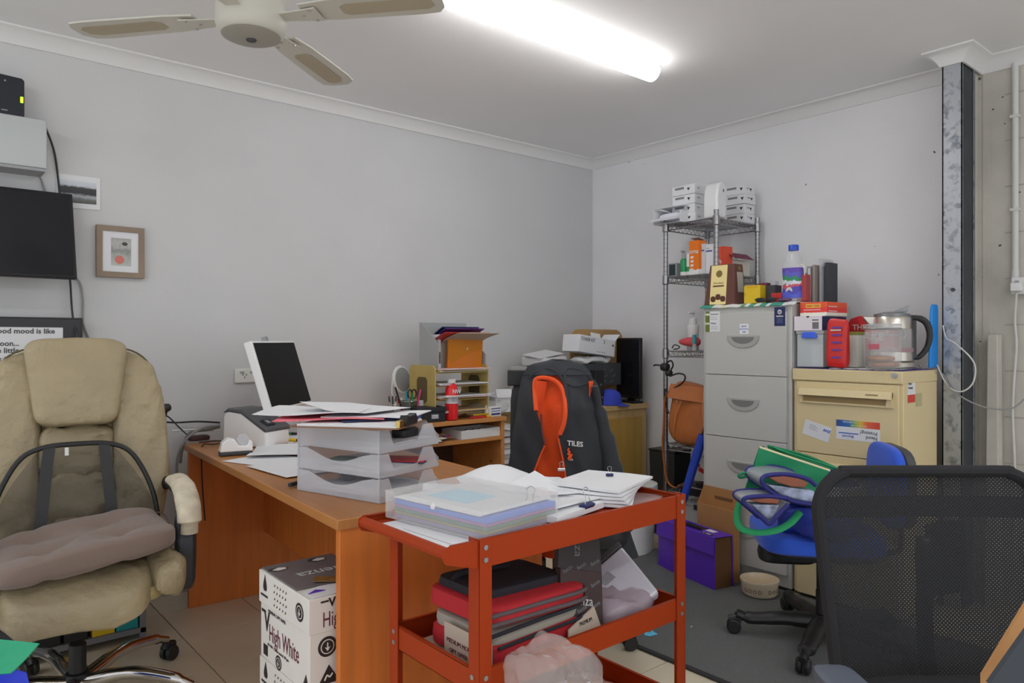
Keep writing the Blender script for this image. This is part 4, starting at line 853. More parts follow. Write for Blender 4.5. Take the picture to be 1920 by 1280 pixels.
MB().prism([(.0, .168), (.215, .168), (.215, .10), (.13, .085), (.02, .03), (.0, .06)], (0, -.0012, 0), X, Z, Y*.001).build('flap', mat('orange_flap', S(240, 140, 40, 1.35), .25, alpha=.6), o)
MB().lathe([(.005, 0), (.004, .002)], 14, (.118, -.0014, .105), rot=rx(90)).build('press_stud', WHITE, o); MB().bx(.02, .19, .004, .008, .006, .12).build('paper_inside', CREAMP, o)
o = standing('document_wallet', 'pale yellow plastic sleeve sticking out behind the orange wallet', .10, .055, .21, .165, .003, mat('yellow_sleeve', S(215, 215, 150, 1.4), .4, alpha=.85), 2, -3, cat='wallet')
# small things along the desk front
q = PY(851, 788, 2.965); bt = thing('juice_bottle', 'red drink bottle with a white cap on the computer desk', 'bottle', (q.x, 2.985, CZ+.001))
redw = mat('red_drink', S(215, 40, 45, 1.35), .15, alpha=.92); 
MB().lathe([(.024, 0), (.032, .004), (.033, .02), (.033, .12), (.032, .15), (.026, .17), (.018, .185)], 28).build('bottle_body', redw, bt)
MB().lathe([(.018, .186), (.021, .187), (.021, .205), (.019, .207)], 24).build('cap', WHITE, bt)
MB().lathe([(.0338, .085), (.0338, .125)], 28).build('printed_label', mat('bottle_label', S(205, 200, 205, 1.4), .6), bt)
text(bt, 'NW', (-.018, -.0335, .135), X, Z, .028, WHITE, bold=.0008)
for k in range(5): card(bt, 'label_print', (-.02+.008*k, -.0352, .092), X, Z, .003, .026, GREY, .0003)
q = PY(812, 795, 2.96); bx_ = thing('index_box', 'black index box with a framed label on the computer desk', 'box', (q.x+.005, 3.03, CZ+.001), -6)
MB().bx(-.075, .075, -.065, .065, 0, .05).build('box_body', mat('black_card', (.022, .022, .026), .6), bx_, bev=.002)
MB().bx(-.079, .079, -.069, .069, .0505, .072).build('lid', mat('black_card', (0, 0, 0)), bx_, bev=.002)
m_ = MB().bx(-.005, .035, -.0675, -.0655, .016, .038).build('label_holder', STEEL, bx_); card(bx_, 'label', (.0, -.0678, .02), X, Z, .03, .014, PAPER); text(bx_, '0408 1 BC', (.002, -.0688, .024), X, Z, .006, INK)
q = PY(753, 770, 3.28); mi = thing('makeup_mirror', 'round white framed makeup mirror on a stand by the wall', 'mirror', (q.x, 3.28, CZ+.001), 22)
MB().lathe([(.06, -.008), (.072, -.006), (.074, 0), (.072, .006), (.064, .008)], 36, (0, 0, .195), rot=rx(82)).build('rim', WHITE, mi)
MB().lathe([(.001, -.0005), (.063, -.0005), (.063, .001), (.001, .001)], 36, Vector((0, -.0085, .195)), rot=rx(82)).build('glass', mat('mirror_glass', S(150, 152, 152, 1.4), .25, .3), mi)
MB().tube([(-.079, 0, .195), (-.075, .004, .12), (-.04, .004, .10), (.04, .004, .10), (.075, .004, .12), (.079, 0, .195)], .004, 8, sm=4).cyl((0, 0, .012), (0, 0, .10), .008).lathe([(.06, 0), (.058, .008), (.02, .014)], 24).build('stand', WHITE, mi)
q = PY(768, 792, 3.08); pc = thing('pen_cup', 'round wire mesh pen cup full of pens and scissors', 'cup', (q.x-.005, 3.08, CZ+.001))
wirem = mat('wire_mesh', (.12, .12, .12), .4, .8, alpha=.55)
MB().lathe([(.042, 0), (.042, .10)], 28).build('mesh_wall', wirem, pc); MB().tube([(math.cos(a)*.042, math.sin(a)*.042, .10) for a in [2*math.pi*i/28 for i in range(28)]], .002, 6, close=True).lathe([(.042, 0), (.042, .003)], 24).build('rim', STEEL, pc)
cx, cy, cz = pc.location
for i, (dx, dy, tx, ty_, h, m, nm) in enumerate(((-.02, 0, -.045, .01, .17, BLACK, 'black'), (0, .01, -.01, .0, .15, TEAL, 'teal'), (.01, -.015, .002, -.02, .14, GREEN, 'green'), (.02, .0, .018, .01, .15, mat('orange_pen', (.8, .2, .02), .4), 'orange'), (.028, -.008, .04, -.01, .155, mat('pink_pen', (.8, .05, .3), .4), 'pink'), (-.01, -.02, -.015, -.03, .12, STEEL, 'silver'), (-.025, .015, -.03, .02, .115, RED, 'dark red'))):
    pen((cx+dx, cy+dy, cz+.005), (cx+tx*1.5, cy+ty_*1.5, cz+h), .0045, m, '%s pen standing in the round mesh cup' % nm, m, group='pens in the mesh cup')
scs = thing('scissors', 'scissors with black handles standing in the mesh cup', 'scissors', (cx+.018, cy+.005, cz+.005))
MB().box((.002, 0, .05), (.008, .002, .10)).build('blades', STEEL, scs)
for s_ in (-1, 1): MB().tube([(s_*.012+math.cos(a)*.012+.004, 0, .128+math.sin(a)*.022) for a in [2*math.pi*i/16 for i in range(16)]], .004, 6, close=True).build('handle', BLACK, scs)
q = PY(738, 790, 3.06); pg = thing('wire_pen_pot', 'low wire pot of paper clips and pencils left of the mesh cup', 'pot', (q.x, 3.06, CZ+.001))
for k in range(12): a = 2*math.pi*k/12; pg_ = MB().tube([(math.cos(a)*.025, math.sin(a)*.025, 0), (math.cos(a)*.028, math.sin(a)*.028, .09)], .0015, 5).build('wire_upright', STEEL, pg)
MB().lathe([(.027, 0), (.027, .003)], 20).tube([(math.cos(a)*.028, math.sin(a)*.028, .09) for a in [2*math.pi*i/24 for i in range(24)]], .002, 6, close=True).build('pot_ring', STEEL, pg)
for i in range(3): pen((pg.location.x+.008*i-.008, 3.06, CZ+.006), (pg.location.x+.02*i-.02, 3.07, CZ+.13), .0035, (STEEL, BLACK, STEEL)[i], ('silver', 'black', 'second silver')[i]+' thin pencil standing in the low wire pot', group='pencils in the wire pot')
q = PY(789, 768, 3.10); gs = thing('glue_stick', 'white tubular bottle behind the index box', 'bottle', (q.x, 3.10, CZ+.001)); MB().lathe([(.016, 0), (.017, .004), (.017, .07), (.015, .075)], 18).build('tube_body', WHITE, gs); MB().lathe([(.0172, .05), (.0172, .065)], 18).build('band', mat('pink_pen', (0, 0, 0)), gs); MB().lathe([(.015, .0755), (.016, .095), (.014, .097)], 18).build('cap', WHITE, gs)
q = PY(772, 785, 2.98); yb = thing('correction_bottle', 'small pale bottle with a yellow cap beside the index box', 'bottle', (q.x+.005, 2.98, CZ+.001)); MB().lathe([(.016, 0), (.017, .003), (.017, .03), (.014, .036)], 18).build('bottle_body', CREAMP, yb); MB().lathe([(.017, .0365), (.018, .04), (.017, .052), (.008, .058)], 18).build('cap', YELLOW, yb)
q = PY(785, 790, 2.965); bt2 = thing('correction_tape', 'small clear and blue bottle at the desk front edge', 'bottle', (q.x-.01, 2.965, CZ+.001)); MB().bx(-.016, .016, -.01, .01, 0, .03).build('bottle_body', FROST, bt2, bev=.003); MB().bx(-.018, .018, -.011, .011, .0305, .048).build('cap', mat('dull_blue', (.08, .12, .4), .5), bt2, bev=.003)
pen((1.78, 3.2, CZ+.006), (1.85, 3.2, CZ+.006), .006, NAVY, 'navy marker lying at the left end of the computer desk'); pen((1.90, 3.22, CZ+.006), (2.0, 3.23, CZ+.006), .006, mat('dull_blue', (0, 0, 0)), 'dull blue marker lying in front of the round mirror')
# right end of the desk
def sbox(name, label, loc, sz, m, rot=0, cat='box', group=None, lid=None, bev=.0015):
    o = thing(name, label, cat, loc, rot, group); MB().bx(-sz[0]/2, sz[0]/2, -sz[1]/2, sz[1]/2, 0, sz[2]).build('box_body', m, o, bev=bev); return o
q = PY(918, 725, 3.2); b1 = sbox('storage_box', 'white carton with a blue lid at the back of the desk', (2.47, 3.26, CZ+.001), (.12, .10, .10), WHITE); MB().bx(-.062, .062, -.052, .052, .1005, .125).build('lid', BLUE, b1, bev=.001)
hp = sbox('hole_punch', 'black hole punch on the blue lidded carton', (2.475, 3.26, CZ+.1275), (.085, .06, .07), BLACK, 8, 'hole punch'); MB().bx(-.05, .01, -.035, .035, .071, .082).build('lever', DARK, hp, bev=.002)
b2 = sbox('medicine_carton', 'white carton with torn open flaps at the back of the desk', (2.585, 3.17, CZ+.001), (.10, .09, .085), PAPER, -14)
for s_ in (-1, 1): MB().box((s_*.062, 0, .10), (.035, .085, .0015), ry(s_*40)).build('flap', PAPER, b2)
MB().box((0, -.05, .105), (.095, .0015, .05), rx(-20)).build('flap', PAPER, b2); text(b2, 'JAX', (-.04, -.0455, .06), X, Z, .012, INK)
for k in range(3): card(b2, 'print_line', (-.005, -.0455, .05-.01*k), X, Z, .04, .003, GREY, .0003)
q = PY(928, 777, 2.97); b3 = sbox('medicine_packet', 'small white and navy packet lying at the front right of desk', (2.392, 3.0, CZ+.001), (.085, .045, .05), PAPER, 6); card(b3, 'navy_print', (-.03, -.0235, .008), X, Z, .065, .036, bands('packet_print', 'Z', [(0, S(60, 70, 120, 1.3)), (.3, S(220, 222, 228, 1.4)), (.5, S(90, 110, 160, 1.3)), (.65, S(225, 225, 230, 1.4)), (.85, S(60, 70, 120, 1.3))]), .0006)
tb = thing('ointment_tube', 'white ointment tube standing by the medicine packet', 'tube', (2.345, 2.995, CZ+.001)); MB().lathe([(.01, 0), (.012, .004), (.012, .04), (.004, .05), (.004, .06)], 14).build('tube_body', WHITE, tb)
pen((2.22, 2.965, CZ+.006), (2.36, 2.975, CZ+.006), .006, RED, 'red marker lying in front of the yellow organiser', YELLOW); pen((2.25, 2.975, CZ+.018), (2.39, 2.985, CZ+.018), .005, YELLOW, 'yellow marker lying above the red marker', YELLOW)
pb_ = tag(MB().puff((0, 0, .035), (.22, .20, .06), .7, 24, 10, fn=lambda v: Vector(v)+Vector((0, 0, .008*math.sin(v.x*60+v.y*45)))).build('plastic_bag', mat('clear_film', (.75, .76, .77), .15, alpha=.3)), 'crumpled clear plastic bag at the right end of the desk', 'bag'); pb_.location = (2.42, 3.08, CZ+.005)
# on the keyboard shelf
for i in range(3): paper(1.86+.02*i, 3.06-.015*i, .6445+.007*i, .30, .21, (4, -7, 9)[i], '%s papers on the keyboard shelf, %s' % (('manila', 'white', 'cream')[i], ('lowest', 'middle', 'topmost')[i]), (cols[1][0], PAPER, CREAMP)[i], th=.005)
tr_ = thing('stationery_tray', 'white open tray of stationery on the keyboard shelf', 'tray', (2.29, 3.05, .6445), 3)
m_ = MB().bx(-.13, .13, -.08, .08, 0, .004)
for x0, x1, y0, y1 in ((-.13, .13, -.08, -.077), (-.13, .13, .077, .08), (-.13, -.127, -.077, .077), (.127, .13, -.077, .077)): m_.bx(x0, x1, y0, y1, .004, .045)
m_.build('tray_body', WHITE, tr_)
for i in range(4): pen((2.20+.04*i, 3.02+.01*i, .665+.003*i), (2.28+.03*i, 3.08-.02*i, .672+.003*i), .006, (GREY, WHITE, STEEL, CREAMP)[i], '%s marker in the white tray' % ('grey', 'white', 'silver', 'cream')[i])
cp = thing('paperclip_pile', 'purple and yellow clips heaped on the keyboard shelf', 'clips', (2.09, 3.02, .6445))
for i in range(14): a = random.random()*6; MB().tube([Vector((random.uniform(-.03, .03), random.uniform(-.025, .025), .004+.002*i))+Vector((math.cos(a+t)*.014, math.sin(a+t)*.006, 0)) for t in [2*math.pi*j/10 for j in range(10)]], .002, 5, close=True).build('clip', (mat('violet_clip', (.25, .1, .4), .4), YELLOW, mat('pink_pen', (0, 0, 0)))[i % 3], cp)
# pile of folders between desk and jacket
pile = sbox('side_table', 'narrow dark drawer tower between the desk and jacket chair', (2.555, 3.19, 0), (.185, .34, .48), mat('tower_grey', S(110, 112, 120, 1.4), .5), 0, 'drawer unit')
for k in range(4): MB().bx(-.088, .088, -.178, -.1705, .01+k*.117, .12+k*.117).build('drawer', mat('tower_grey', (0, 0, 0)), pile, bev=.002)
zz = .481
for i, (h, m, l) in enumerate(((.03, GREY, 'grey'), (.02, PAPER, 'white'), (.035, mat('slate_card', S(120, 125, 140, 1.3), .7), 'slate'), (.025, PAPER, 'pale'), (.035, mat('maroon_card', S(95, 62, 72, 1.3), .7), 'maroon'), (.04, mat('mauve_card', S(105, 80, 95, 1.3), .7), 'mauve'))):
    o = thing('folder', '%s folder in the pile between desk and jacket, layer %s from below' % (l, ('one', 'two', 'three', 'four', 'five', 'six')[i]), 'folder', (2.56, 3.16, zz), (2, -5, 4, -3, 6, -2)[i], 'pile of folders by the jacket')
    MB().bx(-.10, .10, -.15, .15, 0, .002).bx(-.10, .10, -.15, .15, h-.003, h-.001).build('cover', m, o); MB().bx(-.096, .096, -.146, .146, .0021, h-.0031).build('pages', PAPER if m is not PAPER else CREAMP, o); zz += h
paper(2.57, 3.15, zz+.0008, .24, .30, 15, 'white sheet on top of the folder pile by the jacket'); paper(2.66, 3.10, zz+.0028, .20, .28, 35, 'white sheet hanging over toward the jacket from the folder pile')

# ================================================================ on the cupboard by the corner
def KP(px, py, y): return PY(px, py, y)
cbp = thing('backing_board', 'tan board panel with rounded corners standing in the corner behind boxes', 'board', (0, 0, 0))
YB = 3.215
tl, br = PY(1070, 690, YB), PY(1167, 618, YB); w0 = br.x-tl.x; h0 = br.z-(KZ+.001)
rc = .07; pts = [(0, 0), (w0, 0)]+[(w0-rc+rc*math.cos(a), h0-rc+rc*math.sin(a)) for a in [R(90)*i/8 for i in range(9)]]+[(rc*math.cos(a)+rc, h0-rc+rc*math.sin(a)) for a in [R(90)+R(90)*i/8 for i in range(9)]]
MB().prism(pts, (tl.x, YB, KZ+.001), X, Z, Y*.01).build('panel', mat('tan_board', S(160, 128, 82, 1.35), .8, var=.05), cbp, bev=.001)
m2 = thing('monitor', 'black monitor seen edge on beside the corner on the cupboard', 'monitor', (3.553, 3.06, KZ+.001), -100)
MB().bx(-.115, .115, -.012, .013, .03, .41).build('casing', BLACK, m2, bev=.003); MB().bx(-.108, .108, -.0128, -.011, .045, .40).build('screen', mat('tv_screen', (0, 0, 0)), m2)
MB().bx(-.035, .035, .014, .03, .0, .2).bx(-.08, .08, -.03, .045, 0, .012).build('stand', BLACK, m2, bev=.002)
cable([(3.56, 3.0, KZ+.045), (3.52, 2.985, KZ+.02), (3.50, 2.975, KZ+.006), (3.535, 2.965, KZ+.02), (3.565, 2.99, KZ+.06)], .0035, BLACK, 'black cable looping beneath the corner monitor')
cap = thing('cap', 'blue baseball cap lying on the cupboard in front of the corner monitor', 'cap', (3.325, 3.02, KZ+.001), 30)
capm = mat('cap_blue', S(48, 62, 165, 1.4), .85)
MB().lathe([(.088, 0), (.09, .02), (.086, .06), (.07, .095), (.04, .115), (.002, .122)], 28, sx=.95, sy=1.05).build('crown', capm, cap)
MB().sheet(lambda u, v: ((u-.5)*.16, -.085-.07*v*(1-(2*u-1)**2), .008-.012*v), 10, 6, .003).build('peak', capm, cap)
for k in range(3): a = R(60*k-90); MB().tube([(math.cos(a)*.0845*.98, math.sin(a)*.0925, .02), (math.cos(a)*.081, math.sin(a)*.09, .06), (math.cos(a)*.067, math.sin(a)*.074, .095), (0, 0, .123)], .0012, 5, sm=4).build('seam', NAVY, cap)
def dxy(px, py, y): q = PY(px, py, y); return q
# dark patterned carton with a toner box on it
c1a, c1b = PY(1068, 722, 3.14), PY(1152, 722, 3.14)
pz = PY(1110, 722, 3.14).z
st_ = sbox('printer', 'black printer behind the jacket carrying the cartons', (3.10, 3.155, KZ+.001), (.40, .11, pz-KZ-.003), mat('printer_black', (.02, .02, .022), .45), 0, 'printer')
MB().bx(-.17, .17, -.063, -.0555, .02, .05).build('paper_slot', DARK, st_)
ph_ = PY(1110, 681, 3.14).z-pz
pc1 = thing('carton', 'dark patterned carton beneath the toner box on the cupboard', 'box', ((c1a.x+c1b.x)/2+.0, 3.14, pz), 0)
darkp = mat('dark_carton', S(62, 64, 68, 1.3), .7); MB().bx(-.20, .19, -.065, .065, 0, ph_).build('carton_body', darkp, pc1, bev=.002)
for r_ in range(3):
    for c_2 in range(5): text(pc1, 'fienza', (-.19+.07*c_2+.02*(r_ % 2), -.0654, .012+.035*r_), X+Z*.6, Z-X*.6, .014, mat('print_grey', S(120, 122, 126, 1.3), .7))
text(pc1, 'fienza', (.1904, -.05, .05), Y, Z, .028, mat('print_pale', S(185, 186, 190, 1.3), .7))
z1 = pz+ph_+.001
wp = tag(MB().puff((0, 0, .02), (.30, .12, .036), .5, 30, 10, fn=lambda v: Vector(v)+Vector((0, 0, .008*math.sin(v.x*70+v.y*30)))).build('wrapping_paper', mat('creased_paper', S(205, 205, 205, 1.45), .7, bump=.5, bscale=60)), 'crumpled white wrapping paper between the dark carton and toner box', 'paper'); wp.location = ((c1a.x+c1b.x)/2-.02, 3.14, z1)
z2 = z1+.042
tn = thing('toner_box', 'white toner kit box lying tilted on top of the dark carton', 'box', ((c1a.x+c1b.x)/2-.02, 3.13, z2), (0, 7, 0))
MB().bx(-.19, .13, -.07, .07, 0.012, .115).build('carton_body', PAPER, tn, bev=.002)
MB().box((.15, 0, .135), (.06, .135, .0015), ry(-50)).build('flap', PAPER, tn); MB().box((.10, .075, .135), (.09, .0015, .05), rx(-15)).build('flap', PAPER, tn)
text(tn, 'TONER KIT', (-.175, -.0704, .082), X, Z, .03, INK, sx=.8); text(tn, '2', (.02, -.0704, .084), X, Z, .03, INK)
MB().prism([(0, 0), (.018, 0), (.009, .018)], (.1, -.0702, .075), X, Z, -Y*.0004).build('warning_mark', INK, tn)
for k in range(4): card(tn, 'small_symbol', (-.03+.022*k, -.0704, .025), X, Z, .006, .006, INK, .0003)
for k in range(4): card(tn, 'print_block', (.1304, -.06, .03+.018*k), Y, Z, .09+.02*(k % 2), .014, GREY, .0003)
# big pale envelope and stacked sheets to the left, above the jacket
zE = PY(1030, 685, 3.2).z
ev = thing('padded_envelope', 'pale padded envelope and wrapping lying behind the jacket', 'envelope', (PY(1025, 680, 3.2).x, 3.22, zE-.005), (0, -2, 3))
MB().puff((0, 0, .03), (.24, .2, .06), .35, 28, 10, fn=lambda v: Vector(v)+Vector((0, 0, .006*math.sin(v.x*50)+.15*max(0, v.x+.0)*.5))).build('envelope_body', mat('envelope_white', S(185, 185, 186, 1.45), .7), ev)
MB().box((-.03, -.02, .075), (.2, .15, .003), rx(8) @ ry(-6)).build('flap', mat('envelope_white', (0, 0, 0)), ev)
sb = sbox('carton', 'white flat carton supporting the padded envelope behind the jacket', (PY(1025, 680, 3.2).x, 3.25, KZ+.001), (.20, .24, zE-KZ-.008), mat('grey_white_carton', S(170, 170, 170, 1.4), .8))
sb.location.x -= .04
q = PY(1118, 715, 3.04); db = sbox('speaker', 'small black desktop speaker at the front of the cupboard', (q.x-.0, 3.05, KZ+.001), (.075, .08, PY(1118, 694, 3.03).z-KZ), BLACK, 0, 'speaker'); text(db, 'F1', (-.0, -.0405, .12), X, Z, .02, GREY)
for k in range(3): MB().cyl((-.02+.02*k, -.0405, .05), (-.02+.02*k, -.042, .05), .004, n=10).build('knob', GREY, db)
q = PY(1112, 746, 3.0); pp_ = paper(q.x+.05, 3.055, KZ+.0005, .16, .12, 8, 'white sheet lying under the cap on the cupboard', th=.0004); pp_.location.x -= .0
for o_ in cap.children: o_.data.transform(Matrix.Scale(.8, 4))
cap.location.z += .0016

# ================================================================ on the wire rack
def rk_(z): return z+.0048
zt = rk_(1.78)
ream = PAPER
def reams(x, y, n, wd, dp, rot, what, face):
    for k in range(n):
        o = thing('paper_ream', 'white boxed ream, %s of %d in the %s on the rack' % (('lowest', 'second', 'third', 'topmost')[k] if n == 4 else ('lowest', 'middle', 'topmost')[k], n, what), 'box', (x+random.uniform(-.006, .006), y+random.uniform(-.006, .006), zt+.001+.052*k), rot, 'white boxes on the rack top')
        MB().bx(-wd/2, wd/2, -dp/2, dp/2, 0, .051).build('box_body', ream, o, bev=.002)
        text(o, 'reflex', (-wd/2+.02, -dp/2-.0004, .028), X, Z, .012, GREY)
        MB().prism([(0, .016), (.02, .016), (.01, 0)], (wd/2-.05, -dp/2-.0002, .018), X, Z, -Y*.0004).build('triangle_mark', INK, o)
        MB().prism([(0, .016), (.02, .016), (.01, 0)], (-wd/2-.0002, dp/2-.1, .018), -Y, Z, -X*.0004).build('triangle_mark', INK, o)
        card(o, 'printed_panel', (-wd/2-.0002, dp/2-.02, .03), -Y, Z, .06, .012, mat('label_grey', (0, 0, 0)), .0004)
        text(o, 'B.', (wd/2+.0004, -.03, .015), Y, Z, .022, INK)
reams(3.40, 2.445, 4, .22, .15, 0, 'left stack', 1)
reams(3.56, 2.27, 4, .1, .13, 0, 'right stack', 1)
q = Vector((3.275, 2.243, zt+.001)); di = thing('wall_dispenser', 'white glossy rounded dispenser standing on the rack top', 'dispenser', q, -2)
dpf = [(-.03, 0), (.05, 0), (.055, .13), (.05, .17), (.035, .19), (.01, .19), (-.012, .18), (-.024, .15), (-.03, .1)]
MB().prism(dpf, (0, -.045, 0), X, Z, Y*.09).build('dispenser_body', mat('gloss_white', (.84, .85, .86), .15, coat=.5), di, bev=.012, seg=4); MB().bx(.02, .026, -.0465, -.045, .135, .15).build('keyhole', INK, di)
q = PX(1255, 400, 3.255); ob = thing('paper_box', 'open white paper box hanging over the left front of rack top', 'box', (3.27, 2.50, zt+.001), 0)
pm = PAPER
MB().bx(-.06, .09, -.09, .09, 0, .002).build('base_panel', pm, ob); MB().bx(-.06, .09, .088, .09, .002, .085).build('side_panel', pm, ob); MB().bx(-.06, .09, -.09, -.088, .002, .06).build('side_panel', pm, ob); MB().sheet(lambda u, v: (-.06+.15*v, -.088+.176*u, .085+.01*math.sin(v*3)), 6, 6, .0015).build('top_panel', pm, ob)
MB().box((-.085, 0, .02), (.055, .175, .0015), ry(-25)).build('flap', pm, ob); MB().box((.09, 0, .05), (.0015, .17, .08)).build('back_panel', pm, ob)
MB().puff((.0, 0, .035), (.1, .15, .05), .6, 20, 8).build('tissue_inside', mat('tissue', S(200, 200, 210, 1.4), .8), ob)
z = rk_(1.492)
def onr(px, x): return PX(px, 515, x)
q = onr(1266, 3.30); b = sbox('small_carton', 'small black fronted carton at the left of second rack shelf', (q.x, q.y, z), (.05, .055, .075), GREY); card(b, 'dark_front', (-.0255, .02, .008), -Y, Z, .04, .06, mat('dark_teal', (.03, .05, .055), .4)); 
q = onr(1282, 3.285); b = thing('spray_bottle', 'green spray bottle on the second rack shelf', 'bottle', (q.x, q.y, z)); MB().lathe([(.018, 0), (.019, .003), (.019, .022)], 18).build('base_band', WHITE, b); MB().lathe([(.019, .0225), (.019, .085), (.012, .095)], 18).build('bottle_body', GREEN, b); MB().lathe([(.01, .0955), (.01, .115), (.006, .13)], 14).bx(-.02, .006, -.005, .005, .128, .138).build('nozzle', GREY, b)
q = onr(1292, 3.29); b = thing('white_tube', 'white and green tube beside the green spray bottle', 'tube', (q.x, q.y, z)); MB().lathe([(.016, 0), (.016, .022)], 18).build('base_band', WHITE, b); MB().lathe([(.0162, .0225), (.0162, .048)], 18).build('green_band', GREEN, b); MB().lathe([(.015, .0485), (.014, .105), (.01, .12)], 18).build('tube_body', WHITE, b)
q = onr(1308, 3.30); b = thing('tall_carton', 'tall orange and white packet on the second rack shelf', 'box', (q.x, q.y, z), -6); MB().bx(-.03, .03, -.033, .033, 0, .185).build('carton_body', bands('orange_packet', 'Z', [(0, S(225, 225, 220, 1.4)), (.16, S(240, 110, 20, 1.35))], noise=.12, nscale=3), b, bev=.001); MB().box((0, 0, .195), (.05, .055, .002), ry(12)).build('flap', GREY, b)
text(b, 'OTTO', (-.0304, .03, .115), -Y, Z, .022, WHITE, bold=.001)
for k in range(4): MB().box((-.0306, .012, .03+.022*k), (.001, .02, .012)).build('gear_print', PAPER, b)
for i, (px, sx_, h, mm, l) in enumerate(((1322, .04, .165, mat('pale_grey_carton', S(185, 186, 190, 1.4), .7), 'pale grey carton beside the orange packet'), (1334, .045, .16, PAPER, 'white carton with a blue band behind the rack post'))):
    q = onr(px, 3.32); b = sbox('tall_carton', l, (q.x+.01*i, q.y, z), (.06, sx_, h), mm); card(b, 'blue_band', (-.0302, sx_/2-.002, h-.04), -Y, Z, sx_-.006, .008, mat('dull_blue', (0, 0, 0)), .0004)
    text(b, 'P12', (-.0304, sx_/2-.006, h-.026), -Y, Z, .011, INK)
q = onr(1358, 3.36); b = sbox('tall_carton', 'orange red carton leaning at the middle of second rack shelf', (q.x, q.y, z), (.07, .05, .145), mat('brick_red', S(205, 75, 50, 1.35), .6), -10); text(b, '50g', (-.0354, .02, .06), -Y, Z, .025, PAPER)
q = onr(1385, 3.40); b = thing('cake_box', 'open maroon and cream carton at the right of second rack shelf', 'box', (3.48, 2.275, z), 0); m_ = MB().bx(-.1, .1, -.055, .055, 0, .002)
m_.bx(-.1, -.098, -.055, .055, .002, .085).bx(.098, .1, -.055, .055, .002, .085).bx(-.098, .098, -.055, -.053, .002, .085).bx(-.098, .098, .053, .055, .002, .085); m_.build('carton_body', CREAMP, b)
MB().box((-.02, -.075, .10), (.19, .06, .0015), rx(35)).build('flap', mat('maroon_carton', S(105, 45, 65, 1.35), .6), b); MB().box((-.02, .07, .10), (.19, .05, .0015), rx(-30)).build('flap', mat('maroon_carton', (0, 0, 0)), b); MB().box((-.115, 0, .095), (.045, .1, .0015), ry(25)).build('flap', mat('maroon_carton', (0, 0, 0)), b)
b = tag(MB().puff((0, 0, .06), (.07, .07, .12), .8, 20, 10, fn=lambda v: Vector(v)+Vector((.006*math.sin(v.z*60), .02*v.z/.06, 0))).build('plastic_bag', mat('clear_film', (0, 0, 0))), 'tall crumpled clear bag standing in the maroon carton', 'bag'); b.location = (3.50, 2.275, z+.004)
z = rk_(1.086)
def on3(px, x): return PX(px, 655, x)
q = on3(1291, 3.30); b = thing('pump_bottle', 'white pump bottle on the third rack shelf', 'bottle', (3.34, q.y+.0, z)); MB().lathe([(.03, 0), (.033, .005), (.03, .09), (.034, .13), (.031, .14)], 22).build('bottle_body', WHITE, b); MB().lathe([(.02, .1405), (.022, .15), (.018, .175), (.012, .18), (.006, .182), (.006, .20)], 18).build('collar', WHITE, b); MB().bx(-.042, .01, -.008, .008, .20, .21).build('pump_head', WHITE, b, bev=.003); card(b, 'bottle_label', (-.0325, .014, .03), -Y, Z, .028, .03, GREY, .002)
q = on3(1287, 3.27); b = tag(MB().puff((0, 0, .035), (.07, .13, .07), .8, 22, 10, rot=rz(0), fn=lambda v: Vector((v.x, v.y, v.z*(.7-3.2*v.y)))).build('pouch', mat('red_pouch', S(190, 70, 75, 1.35), .5)), 'red sloping pouch on the third rack shelf', 'pouch'); b.location = (3.275, on3(1292, 3.27).y, z+.012)
q = on3(1299, 3.25); b = thing('teal_tube', 'teal capped tube in front of the red pouch', 'tube', (3.247, q.y-.012, z)); MB().lathe([(.011, 0), (.011, .035)], 14).build('tube_body', FROST, b); MB().lathe([(.0112, .0355), (.010, .085)], 14).build('cap', TEAL, b)
b = sbox('small_carton', 'white slim carton at the right of the third rack shelf', (3.27, 2.262, z), (.05, .035, .1), PAPER)
q = PX(1253, 652, 3.3); cable([(3.26, 2.50, z+.012), (3.25, 2.475, z+.03), (3.26, 2.45, z+.02), (3.27, 2.47, z+.008), (3.26, 2.49, z+.006), (3.25, 2.46, z+.008)], .003, BLACK, 'small coil of black cable at the left of the third rack shelf')
# cords tied round the left rack post
po_ = Vector((RX0-.018, RY1, 0)); cm = mat('black_cable', (0, 0, 0))
def pz_(py): return H-(py-HZ)/F*4.0
ck = thing('cord_bundle', 'black cords tied round the left post of the wire rack', 'cord', (0, 0, 0))
MB().puff((RX0-.006, RY1, pz_(688)), (.05, .05, .045), .7, 16, 8).build('clip', BLACK, ck); MB().puff((RX0-.01, RY1-.03, pz_(699)), (.04, .04, .035), .8, 16, 8).build('knot', BLACK, ck)
def rp(px, py): return PX(px, py, RX0-.018)
for pts in ([(1246, 690), (1238, 685), (1228, 684), (1226, 686)], [(1256, 705), (1272, 700), (1284, 704), (1281, 716), (1262, 729), (1252, 738), (1250, 745)], [(1250, 680), (1258, 676), (1262, 684), (1258, 694)], [(1252, 738), (1246, 730), (1249, 760), (1254, 775)]):
    MB().tube([rp(*p) for p in pts], .0045, 8, sm=6).build('cord', cm, ck)
